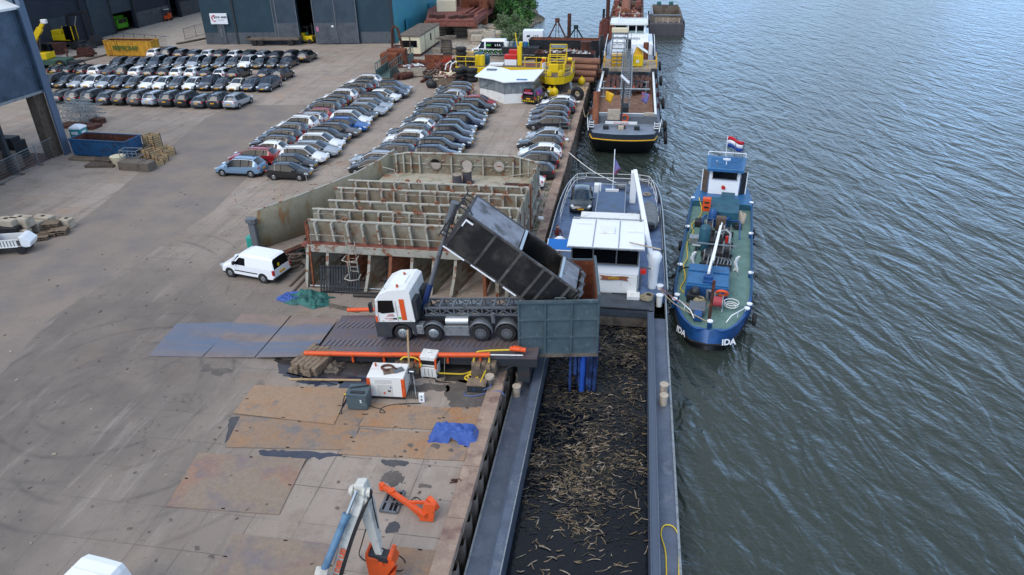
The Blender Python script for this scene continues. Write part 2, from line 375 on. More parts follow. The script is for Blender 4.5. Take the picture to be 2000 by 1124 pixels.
a = MB(); a.add([(x, y, .004) for x, y in yd], [tuple(range(len(yd)))]); struct(a.build('gravel_yard', 'gravel_ground'), label='dusty gravel storage yard')

# quay wall: coping stones and sheet piles
cp = MB(); y = -10
while y < 118.3:
    l_ = min(2.9+.3*rnd.random(), 118.4-y); cp.box(-6.3+rnd.uniform(-.015,.015), -5.55+rnd.uniform(-.02,.02), y+.015, y+l_-.015, -.35, .13+rnd.uniform(-.012,.012)); y += l_
x = -6.3
while x > -19:
    cp.box(x-2.9, x-.03, 118.0, 118.75, -.35, .12); x -= 2.95
o = cp.build('quay_coping', 'coping', bevel=.03); struct(o, label='worn concrete coping along the quay edge')
pl = MB(); yy = -10; prof = []
while yy < 118.6:
    prof += [(-5.40, yy), (-5.40, yy+.42), (-5.84, yy+.62), (-5.84, yy+1.02)]; yy += 1.22
pl.add([(x, y, z) for x, y in prof for z in (-.2, -6)], [(2*i, 2*i+1, 2*i+3, 2*i+2) for i in range(len(prof)-1)])
pl.add([(-5.9,118.6,0),(-5.9,118.6,-6),(-19.8,119.3,-6),(-19.8,119.3,0)], [(0,1,2,3)])
struct(pl.build('quay_wall', 'pile_steel', rec=False), label='steel sheet pile quay wall')
for y_ in (30.3, 72.6):
    pass

# bank with riprap
bk = [(-20.3,119.5),(-21.0,126),(-22.0,132),(-25.8,152),(-26.2,166),(-24.1,170.8),(-27,180),(-33.5,215),(-60,420)]
def off(i, d):
    p = Vector(bk[i]); q = Vector(bk[min(i+1, len(bk)-1)])-Vector(bk[max(i-1, 0)]); nrm = Vector((q.y, -q.x)).normalized(); return p+nrm*d
rows = []
for dd, z in ((-4.5,.02),(-.5,.15),(1.2,-.7),(3.6,-2.0),(6,-3.4)): rows.append([(*off(i, dd), z) for i in range(len(bk))])
b_ = MB(); nb = len(bk)
b_.add([p for r_ in rows for p in r_], [(k*nb+i, k*nb+i+1, (k+1)*nb+i+1, (k+1)*nb+i) for k in range(4) for i in range(nb-1)], 0, True)
struct(b_.build('bank', 'bank_soil'), label='sloping river bank beside the yard')
rk = MB()
for k in range(1500):
    i = rnd.choice((0,1,2,2,2,3,3,4,5,6)); t = rnd.random(); P0 = Vector(bk[i])*(1-t)+Vector(bk[i+1])*t
    q = Vector(bk[i+1])-Vector(bk[i]); nrm = Vector((q.y, -q.x)).normalized(); dd = rnd.uniform(.2, 4.0)
    p = P0+nrm*dd; z = .1-dd*.58; s = rnd.uniform(.22, .55)
    rk.ob((p.x, p.y, z), (s*1.2, s, s*.75), 0, rnd.uniform(0,180), rnd.uniform(-30,30), rnd.uniform(-30,30))
o = rk.build('riprap', 'stone'); o['kind'] = 'stuff'; o['label'] = 'grey riprap stones on the bank'

# water
def water_mat():
    m = bpy.data.materials.new('river_water'); m.use_nodes = True; MATS['river_water'] = m
    n = m.node_tree.nodes; l = m.node_tree.links.new; b = n['Principled BSDF']
    b.inputs['Base Color'].default_value = (.018, .03, .028, 1); b.inputs['Roughness'].default_value = .07; b.inputs['IOR'].default_value = 1.42
    P = n.new('ShaderNodeNewGeometry').outputs['Position']
    hs = None
    # (crest angle from +Y, along-crest frequency, across frequency, detail, amplitude in metres)
    for rot, fa, fx, det, amp, dist in ((12, .17, .55, 2, .40, .9), (34, .28, 1.0, 2, .13, 1.0), (-15, .6, 1.8, 3, .06, .8), (75, 1.2, 3.2, 3, .034, .6), (100, 1.2, 6, 2, .012, 0)):
        vr = n.new('ShaderNodeVectorRotate'); vr.rotation_type = 'Z_AXIS'; vr.inputs['Angle'].default_value = R(-rot); l(P, vr.inputs['Vector'])
        mp = n.new('ShaderNodeMapping'); mp.inputs['Scale'].default_value = (fx, fa, 1); l(vr.outputs[0], mp.inputs[0])
        t = n.new('ShaderNodeTexNoise'); t.inputs['Scale'].default_value = 1; t.inputs['Detail'].default_value = det; t.inputs['Roughness'].default_value = .5; t.inputs['Distortion'].default_value = dist
        l(mp.outputs[0], t.inputs['Vector'])
        k = n.new('ShaderNodeMath'); k.operation = 'MULTIPLY'; k.inputs[1].default_value = amp; l(t.outputs[0], k.inputs[0])
        if hs is None: hs = k.outputs[0]
        else:
            q = n.new('ShaderNodeMath'); q.operation = 'ADD'; l(hs, q.inputs[0]); l(k.outputs[0], q.inputs[1]); hs = q.outputs[0]
    bp = n.new('ShaderNodeBump'); bp.inputs['Distance'].default_value = 1.35; bp.inputs['Strength'].default_value = 1; l(hs, bp.inputs['Height']); l(bp.outputs[0], b.inputs['Normal'])
    t = n.new('ShaderNodeTexNoise'); t.inputs['Scale'].default_value = .06; t.inputs['Detail'].default_value = 3; l(P, t.inputs['Vector'])
    mr = n.new('ShaderNodeMix'); mr.data_type = 'RGBA'; mr.inputs[6].default_value = (.030, .042, .036, 1); mr.inputs[7].default_value = (.042, .052, .042, 1); l(t.outputs[0], mr.inputs[0]); l(mr.outputs[2], b.inputs['Base Color'])
water_mat()
a = MB(); a.add([(-1500,-300,-2.2),(2500,-300,-2.2),(2500,3500,-2.2),(-1500,3500,-2.2)], [(0,1,2,3)]); struct(a.build('water', 'river_water'), label='rippled river water')

# ================================================================== BUILDINGS
M('hall_clad', '#263c48', .55, .2, '#2b4450', .5, .45, .6, var=.05)
M('hall_clad_grey', '#3c4a55', .55, .2, '#34414c', .5, .45, .6, var=.06)
M('hall_plinth', '#545a60', .85, 0, '#474c52', .8, .45, .6, var=.08)
M('hall_teal', '#3f8ca2', .6, .1, '#46969c', .25, .45, .6, var=.04)
M('hall_dark', '#232c3c', .6, .15, '#29323f', .4, .45, .6, var=.06)
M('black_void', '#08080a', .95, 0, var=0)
M('corrugated', '#4a5a6a', .45, .45, '#56677a', .6, .45, .6, var=.1, c3='#3c4856', sc3=.5)
def wave_wall(b, p0, p1, z0, z1, pitch=.3, dep=.05, m=0):
    p0, p1 = Vector(p0), Vector(p1); d = p1-p0; n_ = max(2, int(d.length/pitch)); u = d.normalized(); nr = Vector((u.y, -u.x, 0))
    pts = []
    for i in range(n_):
        for t, o_ in ((0,0),(.35,0),(.5,1),(.85,1)): pts.append(p0+u*(i+t)*pitch+nr*o_*dep)
    pts.append(p1)
    b.add([(p.x, p.y, z) for p in pts for z in (z0, z1)], [(2*i, 2*i+1, 2*i+3, 2*i+2) for i in range(len(pts)-1)], m)

# --- dark hall on the far left
dh = thing('dark_hall', 'long dark blue steel hall with roller doors at the upper left', 'hall', (-101.5,130,0))
X0 = -101.2
b = MB()
segs = [(70,118.0),(123.0,134.4),(141.2,153.8),(157.2,170)]
for y0, y1 in segs: b.box(X0-.5, X0, y0, y1, 0, 17)
for y0, y1, zt in ((118.0,123.0,5.2),(134.4,141.2,6.8),(153.8,157.2,5.4)): b.box(X0-.5, X0, y0, y1, zt, 17)
b.box(X0-30, X0-.5, 169.6, 170, 0, 17); b.box(X0-30, X0-.5, 70, 70.4, 0, 17)
b.build('wall', 'hall_dark', dh, True)
MB().box(X0-30, X0+.2, 69.6, 170.4, 17, 17.4).build('roof', 'hall_plinth', dh, True)
MB().box(X0-30, X0-.6, 71, 169, -.3, .012).build('floor', 'concrete_dark', dh, True)
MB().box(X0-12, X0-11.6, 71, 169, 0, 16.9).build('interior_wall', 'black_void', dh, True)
MB().box(X0-.3, X0-.1, 118.02, 122.98, 0, 5.18).build('roller_door', 'hall_clad_grey', dh, True)
b = MB(); b.box(X0+.02, X0+.12, 128.2, 134.3, 0, 7.8); wave_wall(b, (X0+.13, 134.2, 0), (X0+.13, 128.3, 0), 0, 7.7, .5, .03); b.build('sliding_door', 'hall_clad_grey', dh, True, label='large closed grey sliding door')
MB().box(X0-.3, X0-.1, 134.45, 141.15, 3.6, 6.75).build('roller_door', 'hall_clad_grey', dh, True, label='half raised roller door')
for ya_,yb_ in ((141.6,153.4),(157.6,169)): MB().box(X0+.01, X0+.05, ya_, yb_, 0, 3.0).build('plinth', 'hall_plinth', dh, True)
MB().box(X0+.06, X0+.14, 161.5, 164.5, 3.3, 5.2).build('panel', 'hall_plinth', dh, True)
for yv in (126.2, 134.3, 141.4, 153.6, 157.4): MB().box(X0+.0, X0+.3, yv-.15, yv+.15, 0, 16.9).build('column', 'dark_steel', dh, True)
# green machine in the open door
gm_ = thing('sweeper', 'green machine parked inside the half open roller door', 'machine', (X0-3, 138.4, 0))
MB().box(-1.2, 2.0, -1.6, 1.8, .5, 2.3).box(-.2, 1.5, -1.4, 1.6, 2.3, 2.9).build('body', mat('lime', '#4f9c1c', .5, 0, var=.1), gm_, bevel=.12)
MB().box(2.0, 2.06, -1.2, 1.4, 1.5, 2.2).build('windscreen', 'dark_glass', gm_)
for sx_ in (-.6, 1.4):
    for sy_ in (-1.6, 1.6): MB().cyl((sx_, sy_-.1, .45), (sx_, sy_+.15, .45), .45).build('wheel', 'black_rubber', gm_)
sn = thing('forklift', 'small orange and white forklift at the dark hall doorway', 'forklift', tuple(g(326,41)), -10)
MB().box(-.6,.6,-1,.9,.3,1.1).box(-.55,.55,.4,1.2,.4,1.5).build('body', 'orange', sn, bevel=.05)
b = MB()
for x in (-.5,.5):
    b.bar((x,-.6,1.1),(x,-.4,2.3),.08); b.bar((x,.8,1.1),(x,.7,2.3),.08)
    b.bar((x,-.4,2.28),(x,.7,2.28),.08)
b.bar((-.5,-.4,2.28),(.5,-.4,2.28),.08)
b.build('frame', 'black_paint', sn); MB().box(-.6,.6,-.6,.8,2.3,2.38).build('roof', 'white_paint', sn)
for x in (-.6,.6):
    for y in (-.7,.7): MB().cyl((x-.12,y,.3),(x+.12,y,.3),.3).build('wheel', 'black_rubber', sn)
b = MB(); b.bar((-.3,-1.05,.1),(-.3,-1.05,2.6),.1); b.bar((.3,-1.05,.1),(.3,-1.05,2.6),.1); b.bar((-.3,-1,.12),(-.3,-2,.12),.1,.05); b.bar((.3,-1,.12),(.3,-2,.12),.1,.05); b.build('mast', 'black_paint', sn)

# --- big hall in the middle
A_ = Vector((-75.9, 124.15, 0)); B_ = Vector((-41.6, 127.1, 0)); U_ = (B_-A_).normalized(); N_ = Vector((U_.y, -U_.x, 0)); HL = (B_-A_).length
bh = thing('big_hall', 'big blue black industrial hall with tall sliding doors and teal side', 'hall', tuple(A_))
ang = math.degrees(math.atan2(U_.y, U_.x)); HM = Matrix.Translation(A_) @ Matrix.Rotation(R(ang), 4, 'Z')   # local x along front, -y outwards
hinv = HM.inverted()
def hx(px, py=87):                 # position along the front for a base pixel
    p = g(px, py); return (hinv @ p).x
o1, o2 = hx(588.5), hx(619)
HH = 19.0
b = MB(HM)
b.box(0, o1, 0, .4, 0, HH).box(o2, HL, 0, .4, 0, HH).box(o1, o2, 0, .4, 16.5, HH); b.build('wall', 'hall_clad', bh, True)
MB(HM).box(0, .4, .4, 80, 0, HH).build('wall', 'hall_clad', bh, True)
Bt = B_; 
b = MB(); b.ext([Bt+Vector((.02,.2,0)), (-40.6,210,0), (-41.2,210,0), Bt+Vector((-.5,.2,0))], (0,0,HH)); b.build('wall', 'hall_teal', bh, True, label='teal blue side wall')
MB(HM).box(-.2, HL+.2, -.2, 85, HH, HH+.5).build('roof', 'hall_plinth', bh, True)
MB(HM).box(.6, HL-.6, .6, 60, -.3, .02).build('floor', 'concrete_dark', bh, True)
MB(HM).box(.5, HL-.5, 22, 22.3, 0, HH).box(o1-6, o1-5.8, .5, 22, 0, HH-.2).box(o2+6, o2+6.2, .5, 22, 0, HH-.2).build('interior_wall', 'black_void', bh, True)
for ya_,yb_ in ((0,hx(466)-.1),(hx(466)+.1,hx(541)),(hx(705),HL-.2)): MB(HM).box(ya_, yb_, -.06, 0, 0, 2.0).build('plinth', 'hall_plinth', bh, True)
for pa, pb, dy in ((541,548,-.12),(548,588,-.3),(619,661.5,-.45),(661.5,702,-.3)):
    xa, xb = hx(pa), hx(pb); b = MB(HM); b.box(xa, xb, dy-.12, dy, .1, HH-.1, 0).box(xa+.03, xb-.03, dy-.14, dy-.12, .15, 3.6, 1)
    for e in (xa, xb-.14): b.box(e, e+.14, dy-.17, dy-.14, .1, HH-.1, 2)
    b.build('sliding_door', ['hall_clad_grey', 'hall_plinth', 'steel_grey'], bh, True)
for px in (466, 771.5): MB(HM).box(min(hx(px),HL-.25)-.12, min(hx(px),HL-.25)+.25, -.16, -.02, 0, HH).build('downpipe', 'dark_steel', bh, True)
b = MB()
b.box(-41.2, -40.9, 133.0, 136.5, .1, 3.3); b.build('door', mat('teal_door', '#2a7a92', .5, 0, var=.05), bh, True)
b = MB(); b.box(-41.2, -40.85, 149, 152, 0, 4.0); b.build('door', 'teal_door', bh, True)
b = MB(HM); b.box(hx(622), hx(627), -.62, -.58, 2.2, 3.0); b.build('sticker', mat('pinkish', '#b06a8a', .5, 0, var=.05), bh, True)
b = MB(HM); b.box(hx(652), hx(656), -.62, -.58, 2.9, 3.2); b.build('sticker', 'white_clean', bh, True)
# company sign on post
sg = thing('company_sign', 'white company board on a grey pillar before the big hall', 'sign', tuple(g(439,87)))
MB(Matrix.Rotation(R(5),4,'Z')).box(-.65,.65,-.25,.25,0,3.6).build('post', 'hall_plinth', sg)
MB(Matrix.Rotation(R(5),4,'Z')).box(-1.55,1.55,-.42,-.28,3.5,5.3).build('board', 'white_clean', sg, bevel=.02)
Mx = plane_mx((.42,-.42,4.65), (1,.08,0), (0,0,1)); text('JOOS  MAES', .42, 'lettering', 'black_paint', sg, Mx, False, bold=.01)
Mx = plane_mx((.42,-.42,4.2), (1,.08,0), (0,0,1)); text('scheepswerf', .22, 'lettering', 'steel_grey', sg, Mx, False)
MB().tube([(-.75+.38*math.cos(R(a_)), -.52, 4.5+.5*math.sin(R(a_))) for a_ in range(60, 310, 20)], .07, 6).tube([(-.95+.3*math.cos(R(a_)), -.52, 4.35+.5*math.sin(R(a_))) for a_ in range(20, 200, 20)], .05, 6).build('emblem', 'red', sg)
MB().box(-.2,.2,-.3,-.26,1.2,2.8).build('text_panel', 'steel_grey', sg)
# yellow forklift in the open door
fk = thing('forklift', 'yellow forklift inside the tall open doorway of the big hall', 'forklift', tuple(g(603,84)), 80)
MB().box(-.75,.75,-1.3,1.2,.35,1.25).box(-.7,.7,.5,1.6,.5,1.7).build('body', 'bright_yellow', fk, bevel=.08)
b = MB()
for x in (-.65,.65): b.bar((x,-.7,1.2),(x,-.5,2.7),.1); b.bar((x,1.0,1.6),(x,.8,2.7),.1)
b.box(-.7,.7,-.6,.9,2.7,2.8); b.build('frame', 'black_paint', fk)
b = MB(); b.bar((-.4,-1.4,.1),(-.4,-1.4,3.4),.14); b.bar((.4,-1.4,.1),(.4,-1.4,3.4),.14); b.bar((-.4,-1.4,.2),(-.4,-2.6,.15),.14,.06); b.bar((.4,-1.4,.2),(.4,-2.6,.15),.14,.06); b.build('mast', 'dark_steel', fk)
for x in (-.75,.75):
    for y in (-.85,.85): MB().cyl((x-.15,y,.4),(x+.15,y,.4),.4).build('wheel', 'black_rubber', fk)
MB().ball((.1,.2,1.55),.3).build('seat', mat('green_seat','#2c6b3a',.6,0,var=.05), fk)
# flatbed trailer before the hall
ft = thing('flatbed_trailer', 'dark low flatbed trailer standing along the front of the big hall', 'trailer', tuple(g(540,88)), ang)
b = MB(); b.box(-4.9,4.6,-1.2,1.2,.95,1.25)
for x in (-4.9, 4.5): b.box(x, x+.12,-1.2,1.2,1.25,1.5)
b.build('bed', 'concrete_dark', ft, bevel=.02)
b = MB(); b.box(-4.5,4.3,-.5,-.35,.65,.95).box(-4.5,4.3,.35,.5,.65,.95); b.bar((4.5,0,.8),(6.2,0,.7),.14); b.build('frame', 'dark_steel', ft)
for x in (-3.6, -2.4, 3.0):
    for y in (-1.0, .95): MB().cyl((x,y-.15,.5),(x,y+.15,.5),.5,n=16).build('wheel', 'black_rubber', ft)

# --- corrugated shed on the left
cs = thing('corrugated_shed', 'tall shed with grey corrugated cladding and open lower storey at left', 'shed', (-56.8, 63.1, 0))
b = MB(); wave_wall(b, (-56.6,62.9,0), (-56.6,20,0), 6.5, 13.9, .36, .07); b.box(-56.8,-56.62,20,62.9,6.5,13.9); b.build('cladding', 'corrugated', cs, True)
b = MB(); b.box(-56.5,-56.35,20,62.9,6.3,6.55); b.build('drip_edge', 'galv', cs, True)
b = MB(); b.add([(-56.3,20,13.9),(-56.3,62.6,13.9),(-60,62.6,15.4),(-60,20,15.4),(-56.3,20,14.1),(-56.3,62.6,14.1),(-60,62.6,15.6),(-60,20,15.6)], [(0,1,2,3),(4,5,6,7),(0,1,5,4),(3,2,6,7),(0,3,7,4),(1,2,6,5)]); b.build('roof', 'white_paint', cs, True)
MB().box(-75,-60,20,62.8,15.4,15.7).build('roof', 'concrete_dark', cs, True)
b = MB(); b.box(-57.6,-56.7,61.2,62.6,0,6.5); b.build('column', 'wood_dark', cs, True, label='rusty brown corner column')
b = MB(); b.box(-56.62,-56.2,62.6,63.15,0,18.5).box(-56.3,-56.1,62.2,62.5,0,14); b.build('downpipe', mat('flashing','#5f7086',.45,.4,var=.08), cs, True)
for yy in (56.2, 49.5, 43): MB().box(-57.3,-56.8,yy,yy+.35,0,6.5).build('column', 'dark_steel', cs, True)
b = MB(); b.box(-75,-56.9,62.6,62.8,6.6,15.4); b.build('gable', 'corrugated', cs, True)
b = MB(); wave_wall(b, (-66,62.9,0), (-66,20,0), 2.2, 8, .4, .05); b.box(-66.2,-66.05,20,63,0,2.2); b.build('back_wall', 'concrete_light', cs, True)
b = MB()
for yy in (60, 56, 52, 48): b.bar((-64.9,yy,0),(-64.9,yy,8),.25); b.bar((-64.9,yy,2),(-64.9,yy-4,7),.15); b.bar((-64.9,yy,7),(-57,yy,7),.25)
b.bar((-64.9,62,5.5),(-64.9,40,5.5),.2); b.bar((-60,62,6.8),(-60,40,6.8),.25); b.build('frame', 'dark_steel', cs, True)
MB().box(-66,-56.9,20,62.5,-.3,.02).build('floor', 'rust_dark', cs, True)
for i, (x, y, sx_, sy_, sz_, mm) in enumerate([(-59.5,57,2,1.4,1.3,'concrete_dark'),(-62,60,2.4,1.6,1.8,'dark_steel'),(-60,53,1.6,1.2,1,'rust_dark'),(-61,56,3,.8,2.1,'wood_dark')]):
    tag(MB().box(x,x+sx_,y,y+sy_,.02,sz_).box(x+.2,x+sx_-.3,y+.2,y+sy_-.2,sz_,sz_+.4).build('storage_box', mm, bevel=.04), ['grey lidded box nearest the corner column inside the shed','dark steel cabinet at the back of the shed','low rusty box behind the mesh fence in the shed','long brown timber crate in the middle of the shed'][i], 'box')
# mesh fence before shed
def mesh_fence(name, label, pts, h, post_every=2.5, m='galv', wires=8, kick=0, nvert=14):
    t = thing(name, label, 'fence', tuple(pts[0]))
    for p, q in zip(pts, pts[1:]):
        L_ = (q-p).length; n_ = max(1, round(L_/post_every))
        for i in range(n_):
            a_ = p.lerp(q, i/n_); c_ = p.lerp(q, (i+1)/n_); b = MB()
            for k in range(wires): z = .1+(h-.15)*k/(wires-1); b.bar(a_+Vector((0,0,z)), c_+Vector((0,0,z)), .012 if 0 < k < wires-1 else .05)
            for k in range(1, nvert): e = a_.lerp(c_, k/nvert); b.bar(e+Vector((0,0,.1)), e+Vector((0,0,h-.05)), .01)
            b.build('mesh_panel', m, t, True)
            MB().bar(a_, a_+Vector((0,0,h)), .06).build('post', m, t, True)
            if kick: d = (q-p).normalized(); nn = Vector((d.y,-d.x,0)); MB().ob(a_+Vector((0,0,.07)), (.7,.22,.14), 0, math.degrees(math.atan2(nn.y,nn.x))).build('foot', 'concrete_dark', t, True)
    return t
mesh_fence('mesh_fence', 'site fence of wire mesh panels before the open shed', [g(-40,383), g(112,306)], 2.0, 2.6, kick=1)
mesh_fence('wire_fence', 'thin dark wire fence behind the yellow skip', [g(195,88), g(225,85), g(330,94)], 2.0, 3.0, 'black_paint', 5)
mesh_fence('wire_fence', 'thin dark wire fence on a kerb left of the big hall', [g(362,78), g(405,66)], 2.0, 3.0, 'black_paint', 5)
tag(MB().ob(g(386,80)+Vector((0,0,.15)), (9,.6,.3), 0, 70).build('kerb_block', 'concrete_dark'), 'long concrete kerb block under the fence left of the hall', 'kerb block')
tag(MB().ob(g(300,94)+Vector((0,0,.15)), (7,.5,.3), 0, -8).build('kerb_block', 'concrete_dark'), 'concrete kerb block behind the yellow skip', 'kerb block')

# ================================================================== VEGETATION
M('leaf_green', '#3d6b30', .7, 0, '#5a8640', 1.2, .42, .6, var=.3)
M('leaf_light', '#5f8448', .7, 0, '#7b9a58', 1.2, .42, .6, var=.3)
M('leaf_dull', '#586b48', .8, 0, '#70805c', 1.4, .42, .6, var=.3)
M('bark', '#4f4436', .9, 0, var=.2)
def shrub(base, h, r, n, leafm, label, name='bush', seed=0, leafsize=.3):
    rr = random.Random(seed); t = thing(name, label, 'bush' if name == 'bush' else 'tree', tuple(base), group=None)
    tr = MB(); cr_ = MB(); tips = []
    for k in range(7):
        a_ = rr.uniform(0, 2*PI); q = rr.uniform(.2, .8)*r; tip = Vector((math.cos(a_)*q, math.sin(a_)*q, h*rr.uniform(.6,.95)))
        mid = tip*.5+Vector((rr.uniform(-.2,.2), rr.uniform(-.2,.2), .1)); tr.tube([(0,0,-.3), mid, tip], [.12,.08,.03], 6); tips += [mid, tip]
    tr.build('trunk', 'bark', t)
    clumps = []
    for k in range(34):
        a_ = rr.uniform(0, 2*PI); zz = rr.uniform(.12, 1)
        q = r*math.sqrt(max(.05, 1-(abs(zz-.45)/.62)**2))*rr.uniform(.4, 1.05)
        clumps.append((Vector((math.cos(a_)*q, math.sin(a_)*q, zz*h)), rr.uniform(.28, .55)*r*.6))
    vs = []; fs = []
    for k in range(n):
        c_, cr0 = rr.choice(clumps); d = Vector((rr.gauss(0,1), rr.gauss(0,1), rr.gauss(0,1))); d = d.normalized()*cr0*rr.random()**.45
        p = c_+d; s = leafsize*rr.uniform(.5,1.2); u = Vector((rr.gauss(0,1), rr.gauss(0,1), rr.gauss(0,.6))).normalized(); v = u.orthogonal().normalized()
        v.rotate(Matrix.Rotation(rr.uniform(0,PI), 3, u)); k0 = len(vs)
        vs += [p-u*s, p+v*s*.45, p+u*s, p-v*s*.45]; fs.append((k0,k0+1,k0+2,k0+3))
    cr_.add(vs, fs); cr_.build('crown', leafm, t, rec=False)
    return t
shrub(g(1003,46), 7.0, 4.2, 9000, 'leaf_green', 'tall dark green willow bush on top of the stony bank', seed=1)
shrub(g(985,42), 6.0, 3.6, 7000, 'leaf_light', 'lighter green bush beside the rusty steel deck', seed=2)
shrub(g(1012,22), 6.5, 4.4, 7000, 'leaf_green', 'farthest dark green bush behind the willow on the bank', seed=3)
shrub(g(972,20)+Vector((1.5,0,0)), 4.5, 3.2, 4500, 'leaf_light', 'pale green bush half behind the rusty steel deck', seed=4)
shrub(g(978,66)+Vector((1.5,0,0)), 3.0, 3.0, 4500, 'leaf_dull', 'low grey green bush above the stones beside the concrete slabs', seed=5, leafsize=.22)
shrub(g(992,82)+Vector((1,0,0)), 1.8, 2.4, 3500, 'leaf_dull', 'lowest dull green bush nearest the white minibus', seed=6, leafsize=.2)
shrub(g(1000,66)+Vector((.8,0,0)), 2.6, 2.2, 3000, 'leaf_light', 'small fresh green bush at the edge of the stones', seed=8, leafsize=.2)
gr = MB(); rr = random.Random(11)
def tuft(x, y, z, s):
    for _ in range(5):
        a_ = rr.uniform(0, 2*PI); l_ = s*rr.uniform(.5,1.2); w_ = .05
        p = Vector((x+rr.uniform(-.25,.25), y+rr.uniform(-.25,.25), z)); t_ = p+Vector((math.cos(a_)*l_*.5, math.sin(a_)*l_*.5, l_)); sd_ = Vector((-math.sin(a_)*w_, math.cos(a_)*w_, 0))
        gr.add([p-sd_, p+sd_, t_], [(0,1,2)])
for k in range(1500):
    t_ = rr.random(); i = rr.choice((0,1,2,3,4)); P0 = Vector(bk[i])*(1-t_)+Vector(bk[i+1])*t_; dd = rr.uniform(-4.5,.8); nrm = (off(i,1)-Vector(bk[i])); p = P0+nrm*dd
    tuft(p.x, p.y, .08 if dd < 0 else -.3*dd, .5)
for k in range(500): tuft(-6.6-abs(rr.gauss(0,1.1)), rr.uniform(100,117.5), .0, .45)
for k in range(130): tuft(-6.5-abs(rr.gauss(0,.12)), rr.uniform(38,100), .0, .18)
o = gr.build('grass', 'leaf_dull', rec=False); o['kind'] = 'stuff'; o['label'] = 'rough grass and weeds along the quay edge and bank'
# ================================================================== CARS
PAINT = {'black':'#101216','dark grey':'#23272d','navy blue':'#141f38','grey':'#474e57','blue grey':'#3b4858','silver':'#a3abb3','white':'#e8eaea','red':'#8e1620','blue':'#1559a0','cream':'#e2dccb','dark green':'#18262a','brown grey':'#4a4648','light blue':'#7d9cb8','pinkish red':'#b3263e'}
for k, v in PAINT.items():
    M('paint '+k, v, .28 if k not in ('white', 'cream') else .35, .25 if k in ('silver','grey','light blue','blue grey') else 0, var=.0, coat=1.0)
M('car_trim', '#15161a', .6, 0, var=0); M('chrome', '#c8ccd0', .2, 1, var=0); M('rim_alu', '#a8acb0', .3, .8, var=0)
TYPES = {  # length, width, height, bonnet end, roof start, roof end, rear base, rear drop
 'hatchback': (4.15,1.78,1.46,.23,.47,.83,.955,.95), 'estate': (4.72,1.85,1.48,.25,.45,.86,.965,.98), 'suv': (4.6,1.9,1.66,.24,.43,.86,.96,1.06),
 'mpv': (4.5,1.84,1.66,.19,.41,.88,.965,1.02), 'saloon': (4.65,1.82,1.44,.25,.45,.70,.87,1.0), 'city car': (3.75,1.68,1.5,.2,.42,.86,.965,.95), 'convertible': (4.2,1.78,1.42,.27,.47,.68,.84,.97)}
_cache = {}; rc = random.Random(5)
